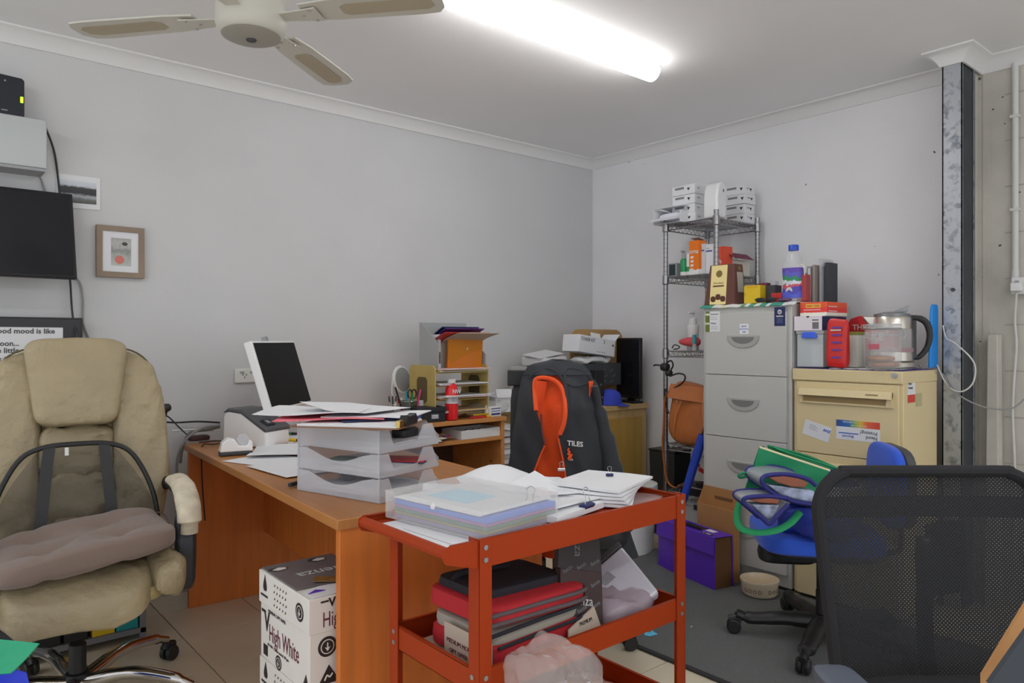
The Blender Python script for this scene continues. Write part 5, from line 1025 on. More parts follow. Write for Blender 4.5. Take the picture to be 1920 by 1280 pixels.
# bag and cloth on the fourth shelf
z = rk_(.575)
lea = mat('tan_leather', S(158, 92, 48, 1.45), .35, var=.12, vscale=12)
hb = thing('leather_bag', 'tan leather bag slumped on the fourth shelf of the wire rack', 'bag', (3.285, 2.36, z+.002), 0)
def bagf(v): v = Vector(v); q = v.z/.17; v.x *= 1-.25*q; v.y += .025*q-.02*math.sin(q*2); v.x += .012*math.sin(v.y*45+v.z*20)*(1-abs(q)); v.z += .03*(v.y/.14)*(q > .3)*q; return v
MB().puff((0, 0, .165), (.16, .275, .33), .5, 36, 22, fn=bagf).build('bag_body', lea, hb)
MB().sheet(lambda u, v: (-.075-.004*math.sin(u*6)+.03*v-.012, .125-.25*u, .235+.075*v+.03*(1-u)*.6), 10, 6, .005).build('flap', lea, hb)
MB().tube([(-.085, .03, .24), (-.092, .06, .18), (-.092, .075, .1), (-.085, .085, .04)], .003, 6, sm=5).tube([(-.07, -.10, .29), (-.09, -.105, .2), (-.088, -.115, .1), (-.08, -.12, .04)], .006, 6, sm=5, flat=.5).build('seam_piping', mat('pale_leather', S(180, 115, 65, 1.4), .5), hb)
MB().tube([(-.07, .12, .29), (-.075, .148, .24), (-.085, .15, .1), (-.1, .145, 0), (-.102, .13, -.12), (-.10, .11, -.20), (-.098, .06, -.225), (-.096, .0, -.19)], .011, 8, sm=6, flat=.35).build('strap', lea, hb)
MB().lathe([(.004, 0), (.005, .003), (.003, .004)], 12, (-.093, .055, .235), rot=ry(-90)).build('stud', BRASS, hb)
dcl = tag(MB().puff((0, 0, .05), (.16, .19, .10), .8, 26, 12, fn=lambda v: Vector(v)+Vector((0, .01*math.sin(v.z*60), .012*math.sin(v.y*50+v.x*30)))).build('folded_garment', mat('charcoal_cloth', (.03, .032, .045), .9, bump=.3)), 'dark folded garment behind the tan bag on the rack', 'garment'); dcl.location = (3.52, 2.30, z+.002)
dcl.location = (3.47, 2.33, z+.21)
sbx = sbox('storage_box', 'dark box under the folded garment on the rack', (3.49, 2.35, z), (.17, .26, .20), DARK)
# bottom shelf
z = rk_(.32)
rbag = thing('shopping_bag', 'white and red plastic shopping bag on the bottom rack shelf', 'bag', (3.36, 2.36, z+.002)); MB().puff((0, 0, .085), (.16, .28, .17), .6, 30, 14, fn=lambda v: Vector(v)+Vector((.01*math.sin(v.y*60+v.z*30), 0, .01*math.sin(v.y*40)))).build('bag_body', mat('bag_white', S(200, 200, 200, 1.4), .4), rbag)
for k, (y, zz) in enumerate(((.07, .12), (.03, .10), (-.04, .08), (-.075, .10))): MB().box((-.086, y, zz), (.004, .05, .022), rx((-40, 20, -35, -40)[k])).build('red_print', RED, rbag)
bt_ = thing('baking_tray', 'black roasting tray with a chrome rim on the bottom rack shelf', 'tray', (3.235, 2.285, .33), (0, -4, 0))
bt_.location = (3.28, 2.31, z+.001); rbag.location.z = z+.002; rbag.location.x = 3.47
MB().bx(-.07, .07, -.1, .1, 0, .045).build('tray_body', BLACK, bt_, bev=.008, seg=3); MB().tube([(x, y, .047) for x, y in ((-.074, -.104), (.074, -.104), (.074, .104), (-.074, .104))], .004, 8, close=True).build('rim', CHROME, bt_); MB().bx(-.02, .02, -.03, .03, .0455, .06).build('handle', BLACK, bt_)
ub = thing('umbrella', 'closed blue umbrella propped diagonally against the rack', 'umbrella', (0, 0, 0)); a, b_ = PX(1318, 815, 3.15), PX(1264, 925, 3.0)
dv = (b_-a).normalized(); b2_ = Vector((3.08, 2.40, .012)); dv = (b2_-a).normalized(); bm2 = mat('umbrella_blue', S(32, 62, 165, 1.4), .6)
MB().tube([a, a+(b2_-a)*.15, a+(b2_-a)*.55, a+(b2_-a)*.8, b2_], [.022, .024, .019, .012, .006], 10).build('canopy', bm2, ub); MB().lathe([(.012, 0), (.012, .02)], 12, a+(b2_-a)*.33, rot=Matrix.Identity(3)).build('clasp', BRASS, ub); MB().cyl(a, a-dv*.08, .009).build('handle', BLACK, ub)
# ================================================================ on the grey filing cabinet
zg = GZ
tw = thing('tea_towel', 'teal and white striped cloth lying over the grey cabinet top', 'cloth', (0, 0, 0))
stripe = bands('towel_stripe', 'Y', [(0, S(225, 225, 220, 1.4)), (.12, S(60, 150, 130, 1.3)), (.24, S(225, 225, 220, 1.4)), (.28, S(60, 150, 130, 1.3)), (.34, S(225, 225, 220, 1.4)), (.4, S(60, 150, 130, 1.3)), (.46, S(225, 225, 215, 1.4)), (.5, S(110, 160, 120, 1.3)), (.55, S(225, 225, 215, 1.4)), (.72, S(200, 205, 150, 1.4)), (.76, S(225, 225, 220, 1.4)), (.86, S(60, 150, 130, 1.3))])
MB().sheet(lambda u, v: (GX-.012+.40*u, GY0-.02+v*(GY1-GY0+.03), zg+.004+.0015*math.sin(v*40)-.014*max(0, .06-u)/.06-.02*max(0, .05-v)/.05*0), 14, 40, .003).build('cloth', stripe, tw)
zg += .0075
def onG(px, x): return PX(px, 570, x)
q = onG(1357, 3.15); ch = thing('chocolate_box', 'brown and cream chocolate carton on the grey cabinet', 'box', (3.16, onG(1358, 3.16).y, zg), 0)
brn = mat('choc_brown', S(92, 55, 48, 1.35), .5); HB = .20
MB().add([(-.045, -.088, 0), (.06, -.088, 0), (.06, .088, 0), (-.045, .088, 0), (-.025, -.075, HB), (.045, -.075, HB), (.045, .065, HB), (-.025, .065, HB)], [(3, 2, 1, 0), (4, 5, 6, 7), (0, 1, 5, 4), (1, 2, 6, 5), (2, 3, 7, 6), (3, 0, 4, 7)]).build('carton_body', brn, ch, bev=.002)
fn_ = Vector((-HB, 0, .02)).normalized(); fu = -Y; fv = Vector((.02, 0, HB)).normalized(); fo_ = Vector((-.0455, .0, 0))
pn_ = card(ch, 'cream_panel', fo_+Y*.055+fv*.001, fu, fv, .092, HB-.003, mat('choc_cream', S(225, 200, 140, 1.35), .55), .0008)
MB().lathe([(.018, 0), (.018, .0008)], 12, fo_+Y*.008+fv*.155+fn_*.001, rot=ry(-84)).build('round_crest', mat('olive_gold', S(120, 100, 50, 1.3), .5), ch)
card(ch, 'brown_rule', fo_+Y*.04+fv*.09+fn_*.001, fu, fv, .062, .007, brn, .0006); text(ch, 'Chocolates', fo_+Y*.04+fv*.105+fn_*.001, fu, fv, .013, mat('olive_gold', (0, 0, 0)))
for k in range(3): MB().puff(fo_+Y*(.035-.028*k)+fv*(.028+.01*(k % 2))+fn_*.002, (.004, .03, .03), .8, 12, 6).build('truffle_print', mat('truffle', S(85, 50, 35, 1.3), .6), ch)
card(ch, 'clear_window', (-.012, -.0855, .06), X, Vector((0, .065, 1)), .05, .1, mat('window_grey', S(165, 160, 150, 1.3), .2), .001)
MB().lathe([(.012, 0), (.012, .0008)], 14, (.012, -.0775, .178), rot=rx(86)).build('crest_print', mat('olive_gold', (0, 0, 0)), ch)
q = onG(1412, 3.13); b = sbox('small_carton', 'small yellow carton beside the chocolate box', (3.15, onG(1412, 3.13).y, zg), (.06, .085, .085), YELLOW); MB().prism([(-.04, .086), (.04, .086), (.02, .074), (-.02, .074)], (-.0315, 0, 0), Y, Z, X*.001).build('tuck_flap', mat('dull_yellow', S(205, 165, 30, 1.3), .5), b); text(b, ':', (-.0305, .038, .035), -Y, Z, .03, INK)
q = onG(1440, 3.18); b = sbox('small_carton', 'dark grey carton right of the yellow one', (3.20, onG(1441, 3.18).y, zg), (.06, .08, .085), DARK)
b2 = sbox('small_packet', 'small maroon packet lying on the dark grey carton', (3.21, onG(1432, 3.2).y, zg+.086), (.04, .045, .014), mat('maroon_carton', (0, 0, 0))); b3 = sbox('small_packet', 'small clear tub on the dark grey carton', (3.21, onG(1450, 3.2).y, zg+.086), (.03, .025, .02), FROST)
b = sbox('small_packet', 'flat red packet left of the tall juice bottle', (3.17, onG(1461, 3.17).y, zg), (.05, .055, .045), RED)
sg = thing('sunglasses', 'dark sunglasses lying at the front of the grey cabinet top', 'sunglasses', (3.115, onG(1437, 3.12).y, zg+.001)); 
for s_ in (-1, 1): MB().puff((0, s_*.028, .012), (.008, .05, .022), .6, 16, 8).build('lens', BLACK, sg); MB().tube([(0, s_*.056, .016), (.05, s_*.056, .012), (.09, s_*.05, .006)], .003, 6, sm=4).build('temple', BLACK, sg)
b = tag(MB().puff((0, 0, .008), (.04, .07, .016), .8, 18, 8).build('pouch', mat('purple_floral', S(105, 75, 110, 1.3), .7, var=.4, vscale=60)), 'small patterned pouch beside the sunglasses', 'pouch'); b.location = (3.125, onG(1470, 3.12).y, zg+.002)
# big juice bottle
q = onG(1487, 3.16); jb = thing('juice_bottle', 'tall clear juice bottle with blue cap and purple label', 'bottle', (3.17, onG(1488, 3.17).y, zg+.001))
def sq(prof, n=32):
    m_ = MB(); vs = []; fs = []
    for r, z in prof:
        for k in range(n): a = 2*math.pi*k/n; e = .75; vs.append((math.copysign(abs(math.cos(a))**e, math.cos(a))*r*.9, math.copysign(abs(math.sin(a))**e, math.sin(a))*r, z))
    for i in range(len(prof)-1):
        for k in range(n): fs.append((i*n+k, i*n+(k+1) % n, (i+1)*n+(k+1) % n, (i+1)*n+k))
    fs += [list(range(n))[::-1], [(len(prof)-1)*n+k for k in range(n)]]; return m_.add(vs, fs)
sq([(.04, 0), (.046, .006), (.047, .03), (.043, .09), (.046, .13), (.047, .16), (.04, .195), (.025, .225), (.019, .235)]).build('bottle_body', mat('bottle_clear', (.8, .82, .85), .08, alpha=.3), jb)
MB().lathe([(.018, .2355), (.023, .237), (.023, .26), (.021, .263)], 24).build('cap', BLUE, jb)
lblm = bands('juice_label', 'Z', [(0, S(80, 90, 190, 1.35)), (.18, S(75, 70, 165, 1.35)), (.35, S(190, 80, 90, 1.35)), (.45, S(200, 205, 215, 1.35)), (.55, S(50, 130, 90, 1.35)), (.7, S(90, 90, 180, 1.35)), (.85, S(95, 70, 165, 1.35))], noise=.35, nscale=4, smooth=False)
sq([(.0465, .016), (.0478, .03), (.0438, .09), (.0466, .13), (.0476, .155)]).build('printed_label', lblm, jb)
MB().lathe([(.016, 0), (.016, .001)], 18, (-.0405, .0, .05), rot=ry(-90)).build('apple_print', CREAMP, jb); text(jb, 'Juice', (-.0425, .03, .085), -Y, Z, .022, PAPER, bold=.0006)
rb = thing('gift_bag', 'dark red paper bag leaning beside the juice bottle', 'bag', (3.19, onG(1507, 3.19).y+.0, zg+.001), 8); MB().bx(-.03, .03, -.022, .022, 0, .125).build('bag_body', mat('dark_red_bag', S(150, 55, 58, 1.35), .5), rb, bev=.003); MB().tube([(-.03, .015, .12), (-.034, .01, .165), (-.034, -.012, .16), (-.03, -.015, .12)], .003, 6, sm=5).build('handle', CREAMP, rb)
for i, (px, th, dp, h, m, l) in enumerate(((1519, .012, .12, .19, WHITE, 'white picture frame standing at the right of grey cabinet'), (1530, .022, .15, .185, GREY, 'pale grey binder standing edge on beside the white frame'), (1542, .014, .16, .19, mat('taupe_card', S(140, 130, 125, 1.4), .6), 'taupe folder standing between the grey binder and clear sleeve'), (1549, .012, .12, .22, FROST, 'clear plastic folder standing taller than its neighbours'), (1559, .024, .085, .20, mat('charcoal_card', S(58, 60, 66, 1.3), .6), 'charcoal folder at the right end of the standing row'))):
    y = PX(px, 560, 3.28).y
    if y < GY0+.01: y = GY0+.005-.001*i
    o = thing('folder' if i else 'picture_frame', l, 'folder' if i else 'picture frame', (3.49, GY0+.116-.0245*i, zg+.001), 0); MB().bx(-dp/2, dp/2, -th/2, th/2, 0, h).build('cover', m, o, bev=.002)
    if i == 0: MB().box((-dp/2-.001, 0, h*.6), (.002, th*.6, .08)).build('print', DARK, o)
    if i == 1: MB().box((-dp/2-.001, 0, h*.5), (.001, th*.35, h-.02)).build('spine_strip', PAPER, o)
# ================================================================ on the cream cabinet
zc = MZ
mt_ = thing('place_mat', 'purple cloth mat with a white frilled edge on the cream cabinet', 'mat', (0, 0, 0))
MB().sheet(lambda u, v: (MX+.002+.33*u, MY0+.004+v*(MY1-MY0-.008), zc+.0015), 4, 8, .002).build('mat_cloth', mat('purple_cloth', S(75, 62, 120, 1.35), .85), mt_)
MB().sheet(lambda u, v: (MX+.01+.012*math.sin(v*26)+.22*u, MY0+.05+v*.26, zc+.0045+.0008*math.sin(v*50)), 6, 40, .002).build('white_doily', PAPER, mt_)
zc += .0072
tub = thing('storage_tub', 'clear plastic tub with a blue clip lid at the left of cream cabinet', 'tub', (3.20, 1.622, zc))
tubm = mat('tub_plastic', S(205, 212, 225, 1.4), .2, alpha=.45)
m_ = MB(); m_.bx(-.1, .1, -.06, .06, 0, .004)
for x0, x1, y0, y1 in ((-.1, -.097, -.06, .06), (.097, .1, -.06, .06), (-.097, .097, -.06, -.057), (-.097, .097, .057, .06)): m_.bx(x0, x1, y0, y1, .004, .145)
m_.build('tub_body', tubm, tub); MB().bx(-.104, .104, -.064, .064, .1455, .16).build('lid', tubm, tub, bev=.003)
MB().prism([(-.028, .155), (.028, .155), (.036, .135), (.034, .128), (-.034, .128), (-.036, .135)], (-.112, 0, 0), Y, Z, X*.008).build('clip', mat('clip_blue', S(60, 95, 215, 1.4), .35), tub, bev=.002)
MB().bx(-.085, .08, -.05, -.0, .005, .10).build('white_packet', PAPER, tub); MB().bx(-.07, .08, .005, .045, .005, .13).build('blue_packet', mat('pale_blue', (0, 0, 0)), tub)
wb = thing('shoe_box', 'white carton with a barcode on the clear tub', 'box', (3.215, 1.63, zc+.161)); MB().bx(-.12, .10, -.065, .065, 0, .065).build('carton_body', mat('lilac_white', S(205, 198, 205, 1.4), .7), wb, bev=.0015); MB().bx(-.119, .105, -.066, -.0652, .002, .063).build('navy_side', NAVY, wb)
for k in range(7): card(wb, 'barcode_line', (-.1202, -.022-.0042*k, .008), -Y, Z, .0026, .03, INK, .0004)
card(wb, 'print_line', (-.1202, -.02, .045), -Y, Z, .03, .004, INK, .0004); MB().prism([(-.008, .065), (.008, .065), (.004, .058), (-.004, .058)], (-.1204, .0, 0), Y, Z, X*.0004).build('thumb_notch', INK, wb)
rb_ = thing('biscuit_box', 'red and orange carton on top of the white barcode carton', 'box', (3.215, 1.615, zc+.2265)); MB().bx(-.10, .09, -.062, .062, 0, .062).build('carton_body', bands('red_orange_print', 'Z', [(0, S(235, 215, 205, 1.35)), (.25, S(225, 60, 55, 1.35)), (.6, S(235, 85, 50, 1.35))], noise=.1), rb_, bev=.0015)
card(rb_, 'gold_panel', (-.1004, .035, .036), -Y, Z, .07, .018, mat('gold_card', S(225, 165, 70, 1.35), .5), .0004); text(rb_, 'PARTY TIME', (-.101, .031, .041), -Y, Z, .011, RED)
card(rb_, 'white_stripe', (-.1004, .045, .026), -Y, Z, .08, .003, PAPER, .0004)
for k in range(2): card(rb_, 'white_stripe', (-.085, -.0622, .02+.02*k), X, Z, .08, .003, PAPER, .0004)
pcx = thing('snack_pouch', 'red foil snack pouch standing in front of the clear tub', 'pouch', (3.105, 1.498, zc+.001), 4)
MB().puff((0, 0, .105), (.05, .088, .21), .28, 26, 16, fn=lambda v: Vector((v.x*(.35+.65*(1-((v.z+.1)/.2)**2)), v.y, v.z+.003*math.sin(v.y*80)))).build('pouch_body', mat('red_foil', S(190, 35, 35, 1.35), .3, bump=.3), pcx)
for k in range(5): MB().sheet(lambda u, v, k=k: (-.0262+.004*(k > 2), .018-.04*u, .04+.032*k+.008*v), 3, 1, .0006).build('blue_print', mat('violet_print', S(95, 60, 140, 1.35), .5), pcx)
card(pcx, 'pale_print', (-.022, .024, .158), -Y, Z, .045, .006, CREAMP, .0008)
MB().lathe([(.02, 0), (.02, .001)], 18, (-.0, -.0385, .12), rot=rx(90), sy=1.6).build('picture_print', mat('picture_mix', S(150, 100, 90, 1.3), .6, var=.5, vscale=40), pcx)
gbx = thing('tea_carton', 'white and green tall carton behind the glass jar', 'box', (3.22, 1.485, zc+.001)); MB().bx(-.04, .04, -.035, .035, 0, .14).build('carton_body', bands('green_white_carton', 'Y', [(0, S(205, 210, 200, 1.4)), (.72, S(75, 140, 50, 1.35))]), gbx, bev=.001); MB().bx(-.0405, .0405, -.0355, .0355, .1405, .155).build('lid', mat('olive_lid', S(130, 135, 70, 1.35), .5), gbx)
shk = thing('recipe_box', 'red heart topped box with white lettering behind the glass jar', 'box', (3.35, 1.465, zc+.001))
hs = [(.11, 0), (.11, .17), (.085, .215), (.045, .228), (.01, .218), (-.02, .20), (-.05, .217), (-.085, .205), (-.11, .16), (-.11, 0)]
MB().prism(hs, (-.02, 0, 0), Y, Z, X*.05).build('box_body', mat('shaker_red', S(185, 35, 42, 1.35), .5), shk, bev=.002)
text(shk, 'THE ONLY', (-.0206, .075, .165), -Y, Z, .034, CREAMP, bold=.0006); text(shk, 'SHAKE', (-.0206, .085, .118), -Y, Z, .05, CREAMP, bold=.001)
jar = thing('glass_jar', 'glass clip top jar with two brown cookies inside', 'jar', (3.118, 1.318, zc+.001))
gls = mat('jar_glass', (.86, .89, .89), .05, alpha=.2, spec=.8)
jgl = mat('clip_jar_glass', (.8, .83, .83), .06, alpha=.3, spec=.8)
MB().lathe([(.058, 0), (.064, .006), (.066, .03), (.066, .13), (.062, .145), (.06, .152), (.064, .155)], 32).build('jar_body', jgl, jar); MB().lathe([(.064, .156), (.066, .16), (.064, .168), (.05, .172)], 32).build('lid', jgl, jar)
for zz_, rr_ in ((.155, .0655), (.168, .0645), (.128, .0668)): MB().tube([(math.cos(a)*rr_, math.sin(a)*rr_, zz_) for a in [2*math.pi*i/36 for i in range(36)]], .0018, 6, close=True).build('rim_highlight', FROST, jar)  # pale frosted rings stand in for highlights on the glass rims
MB().tube([(math.cos(a)*.065, math.sin(a)*.065, .153) for a in [2*math.pi*i/32 for i in range(32)]], .002, 6, close=True).tube([(.02, -.066, .15), (.02, -.074, .13), (.012, -.072, .115), (.012, -.068, .13)], .002, 6).build('wire_bail', STEEL, jar)
MB().bx(-.0668, -.0655, -.016, .024, .075, .095).build('maker_label', mat('faded_red2', S(175, 90, 105, 1.35), .5), jar, bev=.0005)
for k in range(2):
    co = thing('cookie', '%s brown cookie inside the glass jar' % ('lower', 'upper')[k], 'cookie', jar.location+Vector((.005-.008*k, -.008+.012*k, .008+.025*k)), 20*k); MB().puff((0, 0, .009), (.10, .105, .024), .8, 24, 8, fn=lambda v: Vector(v)+Vector((0, 0, .002*math.sin(v.x*150)*math.cos(v.y*130)))).build('biscuit', mat('cookie_brown', S(165, 105, 62, 1.35), .85, var=.3, vscale=40), co)
ktl = thing('kettle', 'steel and glass electric kettle with a black handle on its base', 'kettle', (3.292, 1.352, zc+.001), -58)
MB().lathe([(.085, 0), (.088, .004), (.086, .02), (.08, .024)], 32).build('power_base', mat('base_steel', S(165, 160, 150, 1.4), .35, .7), ktl)
bs = mat('brushed_steel', S(185, 180, 172, 1.4), .28, .9)
MB().lathe([(.074, .025), (.08, .028), (.079, .06), (.0785, .062)], 36).build('lower_band', bs, ktl); MB().lathe([(.078, .0625), (.0765, .14), (.0745, .156)], 36).build('glass_wall', gls, ktl); MB().lathe([(.0785, .0625), (.078, .078)], 36).build('heater_ring', mat('ring_mauve', S(150, 120, 125, 1.35), .4), ktl)
MB().lathe([(.0748, .1565), (.0735, .195), (.068, .205), (.03, .21), (.002, .211)], 36).build('upper_band', bs, ktl)
MB().prism([(-.074, .158), (-.108, .2), (-.10, .208), (-.06, .206)], (0, -.018, 0), X, Z, Y*.036).build('spout', bs, ktl, bev=.004)
MB().tube([(.06, 0, .2), (.1, 0, .197), (.126, 0, .175), (.136, 0, .13), (.126, 0, .08), (.10, 0, .045), (.082, 0, .04)], [.014, .016, .016, .015, .014, .013, .012], 12, sm=6, flat=.8).build('handle', mat('handle_grey', (.04, .04, .043), .45), ktl); MB().bx(.074, .086, -.014, .014, .04, .19).build('handle_back', DARK, ktl)
MB().lathe([(.0685, .2055), (.066, .216), (.03, .224), (.002, .225)], 30).build('lid', mat('lid_steel', S(120, 122, 124, 1.3), .4, .5), ktl)
MB().prism([(.0, .2235), (.055, .2235), (.06, .25), (.04, .242)], (0, -.012, 0), X, Z, Y*.024).build('lid_catch', GREY, ktl, bev=.002)
for o_ in ktl.children: o_.data.transform(Matrix.Scale(1.07, 4))
for o_ in jar.children: o_.data.transform(Matrix.Scale(1.08, 4))
bd = thing('cutting_board', 'bright blue plastic board standing between the kettle and column', 'board', (3.365, 1.228, zc+.0), (0, 7, 0)); MB().bx(-.012, .012, -.006, .009, 0.002, .24).build('board_body', mat('board_blue', S(20, 125, 205, 1.4), .4), bd, bev=.005, seg=3)
bd.rotation_euler = (0, 0, 0)
bd.location = (3.36, 1.224, zc+.001)
for o_ in list(bd.children): bpy.data.objects.remove(o_)
MB().prism([(-.004, 0), (.078, 0), (.082, .25), (.074, .272), (.03, .272), (.016, .25)], (0, -.004, 0), X, Z, Y*.012).build('board_body', mat('board_blue', (0, 0, 0)), bd, bev=.004, seg=3)
# cords down the column and the switch on the concrete wall
q0 = Vector((3.34, 1.26, zc+.01))
cable([q0, Vector((3.38, 1.235, zc-.02)), PX(1766, 700, 3.435), PX(1782, 728, 3.432), PX(1800, 742, 3.43), PX(1826, 756, 3.44), PX(1855, 765, 3.5), PX(1895, 766, 3.6), PX(1925, 745, 3.64)], .0035, WIRE, 'grey cord running from the kettle past the column foot to the right')
cable([PX(1768, 610, 3.436), PX(1774, 633, 3.434), PX(1790, 643, 3.432), PX(1818, 668, 3.43), PX(1829, 690, 3.45), PX(1824, 718, 3.44), PX(1806, 733, 3.432), PX(1785, 730, 3.431), PX(1770, 712, 3.434), PX(1757, 684, 3.40)], .0032, WWIRE, 'white cord looping across the column beside the kettle')
cd2 = PX(1902, 120, XB-.02); cdt = thing('conduit', 'white vertical conduit on the concrete wall above the switch', 'conduit', (XB, PX(1903, 300, XB-.02).y, 0)); zsw = PX(1905, 520, XB-.03).z
MB().cyl((-.014, 0, zsw), (-.014, 0, ZC-.05), .0125, n=14).build('pipe', WWIRE, cdt); MB().cyl((-.014, 0, zsw+.001), (-.014, 0, zsw+.035), .015, n=14).build('collar', WWIRE, cdt)
for z in (1.7, 2.1): MB().bx(-.029, -.001, -.017, .017, z, z+.012).build('saddle', WWIRE, cdt)
ws_ = thing('wall_socket', 'white surface power socket on the concrete wall right edge', 'socket', (XB, PX(1896, 540, XB-.04).y, PX(1896, 552, XB-.04).z)); sh_ = zsw-ws_.location.z
MB().bx(-.045, 0, -.13, 0, 0, sh_).build('socket_body', WHITE, ws_, bev=.004); MB().bx(-.0495, -.045, -.03, -.015, sh_-.03, sh_-.015).build('rocker_switch', GREY, ws_)
plg = PX(1906, 545, XB-.06); MB().bx(-.075, -.0455, plg.y-ws_.location.y-.02, plg.y-ws_.location.y+.02, .012, .048).build('plug', WHITE, ws_, bev=.004)
cable([PX(1906, 548, XB-.055), PX(1903, 600, XB-.02), PX(1906, 650, XB-.015), PX(1901, 720, XB-.015), PX(1899, 780, XB-.015), PX(1902, 850, XB-.015), PX(1904, 930, XB-.015), PX(1903, 1060, XB-.02)], .005, WWIRE, 'white cable hanging from the wall socket down the concrete wall')

# ================================================================ floor by the cabinets
pf_ = thing('document_case', 'purple expanding document case with brown ends on the rug', 'case', (2.842, 1.935, .0102), -13)
# local: x into the wall, y along the front
CWd, CHt, CDp = .405, .232, .098
MB().prism([(0, 0), (CDp, 0), (CDp+.012, CHt*.5), (CDp-.002, CHt-.002), (.004, CHt-.002), (-.004, CHt*.6)], (0, .006, 0), X, Z, Y*(CWd-.012)).build('gusset', mat('gusset_brown', S(105, 72, 40, 1.35), .8), pf_)
MB().prism([(-.006, 0), (-.002, 0), (.0, CHt), (-.004, CHt)], (0, 0, 0), X, Z, Y*CWd).build('front_board', PURPLE, pf_, bev=.001)
MB().prism([(CDp+.006, 0), (CDp+.01, 0), (CDp+.004, CHt), (CDp, CHt)], (0, 0, 0), X, Z, Y*CWd).build('rear_board', PURPLE, pf_, bev=.001)
MB().prism([(-.01, CHt+.004), (CDp+.006, CHt+.002), (CDp+.006, CHt+.005), (-.012, CHt+.008), (-.016, CHt-.075), (-.012, CHt-.075)], (0, -.003, 0), X, Z, Y*(CWd+.006)).build('lid_flap', PURPLE, pf_, bev=.001)
MB().bx(-.02, -.0155, CWd*.5-.018, CWd*.5+.018, CHt-.09, CHt-.038).build('clasp', BLACK, pf_, bev=.002)
MB().tube([(.03, CWd*.5+.07, CHt+.008), (.02, CWd*.5+.065, CHt+.016), (.018, CWd*.5, CHt+.017), (.022, CWd*.5-.065, CHt+.016), (.032, CWd*.5-.07, CHt+.008)], .007, 8, sm=5, flat=.5).bx(.025, .075, CWd*.5-.07, CWd*.5+.07, CHt+.0055, CHt+.009).build('handle', BLACK, pf_)
MB().bx(.02, .08, .07, .125, CHt+.0055, CHt+.0065).build('label', PAPER, pf_); MB().bx(-.002, .014, .03, .10, CHt+.0085, CHt+.0095).build('dark_label', INK, pf_)
for k in range(2): MB().bx(.002, .010, (.04, .08)[k], (.07, .09)[k], CHt+.0096, CHt+.0102).build('label_print', PAPER, pf_)
a, b = P(1308, 1050, .0), P(1372, 1085, 0)
bxx = thing('cardboard_box', 'tall brown open cardboard box standing behind the purple case', 'box', (2.985, 1.955, .0102), -8)
BWd, BHt, BDp = .225, .335, .045
m_ = MB().bx(0, BDp, -.02, BWd-.02, 0, .003)
for x0, x1, y0, y1 in ((0, .003, -.02, BWd-.02), (BDp-.003, BDp, -.02, BWd-.02), (.003, BDp-.003, -.02, -.017), (.003, BDp-.003, BWd-.023, BWd-.02)): m_.bx(x0, x1, y0, y1, .003, BHt)
m_.build('box_body', CARD, bxx); MB().bx(BDp-.003, BDp, -.02, BWd-.02, BHt, BHt+.085).build('flap', CARD, bxx); MB().bx(.004, BDp-.004, -.015, BWd-.025, BHt-.012, BHt-.009).build('flap', CARD, bxx); MB().prism([(0, 0), (BDp, 0), (BDp, .08)], (0, BWd-.022, BHt), X, Z, Y*.002).build('flap', CARD, bxx)
MB().bx(BDp-.0045, BDp-.0032, .02, .13, BHt+.03, BHt+.045).build('hand_slot', mat('card_shade', S(110, 78, 48, 1.3), .9), bxx)
bw = thing('pet_bowl', 'cream ceramic pet bowl with printed letters on the rug', 'bowl', (2.95, 1.78, .0102)); 
MB().lathe([(.066, 0), (.072, .003), (.078, .012), (.08, .05), (.085, .062), (.084, .07), (.078, .07), (.074, .06), (.07, .02), (.06, .012), (.002, .010)], 36).build('bowl_body', mat('cream_ceramic', S(205, 190, 165, 1.4), .3, coat=.3), bw)
for k in range(9):
    a = R(165+k*16); p_ = Vector((math.cos(a)*.0795, math.sin(a)*.0795, .022)); text(bw, 'GOOD DOGS'[k], p_, (-math.sin(a), math.cos(a), 0), Z, .024, mat('bowl_print', S(110, 95, 80, 1.3), .6), align='CENTER')
wbk = thing('waste_bin', 'black tapered waste bin beside the cupboard', 'bin', (PX(1228, 860, 3.44).x, PX(1228, 860, 3.44).y, .001)); MB().box((0, 0, .245), (.145, .165, .49), None, 0, 1.12).build('bin_body', mat('bin_black', (.02, .022, .027), .5), wbk, bev=.006); MB().bx(-.083, .083, -.095, .095, .4905, .503).build('rim', BLACK, wbk, bev=.003)
wbk.location = (3.50, 2.70, .001)
pt = thing('paint_pail', 'white waterproofing pail with printed label beyond the trolley', 'pail', (2.98, 2.575, .001))
MB().lathe([(.125, 0), (.13, .004), (.148, .36), (.15, .365)], 40).build('pail_body', mat('pail_white', S(210, 210, 212, 1.4), .45), pt); MB().lathe([(.153, .35), (.157, .356), (.155, .385), (.14, .388), (.138, .38)], 40).build('lid', mat('lid_grey', S(185, 188, 185, 1.4), .45), pt)
MB().lathe([(.1297, .03), (.1322, .075)], 40).build('dark_band', INK, pt)
def wrapt(s, z, size, m, a0, r):
    a = R(a0)
    for ch_ in s:
        w_ = size*(.62 if ch_ not in 'il ' else .35); a += w_/2/r; text(pt, ch_, (math.cos(a)*r, math.sin(a)*r, z), (-math.sin(a), math.cos(a), 0), Z, size, m, align='CENTER', bold=.0008); a += w_/2/r
wrapt('Proof FR', .225, .05, INK, 213, .1425); wrapt('building products', .043, .026, PAPER, 200, .1330)
for k in range(4):
    a = R(262); MB().sheet(lambda u, v, k=k: (math.cos(R(235)+u*.7)*(.1390-.002*k), math.sin(R(235)+u*.7)*(.1390-.002*k), .19-.028*k+.006*v), 10, 1, .0006).build('label_line', GREY, pt)
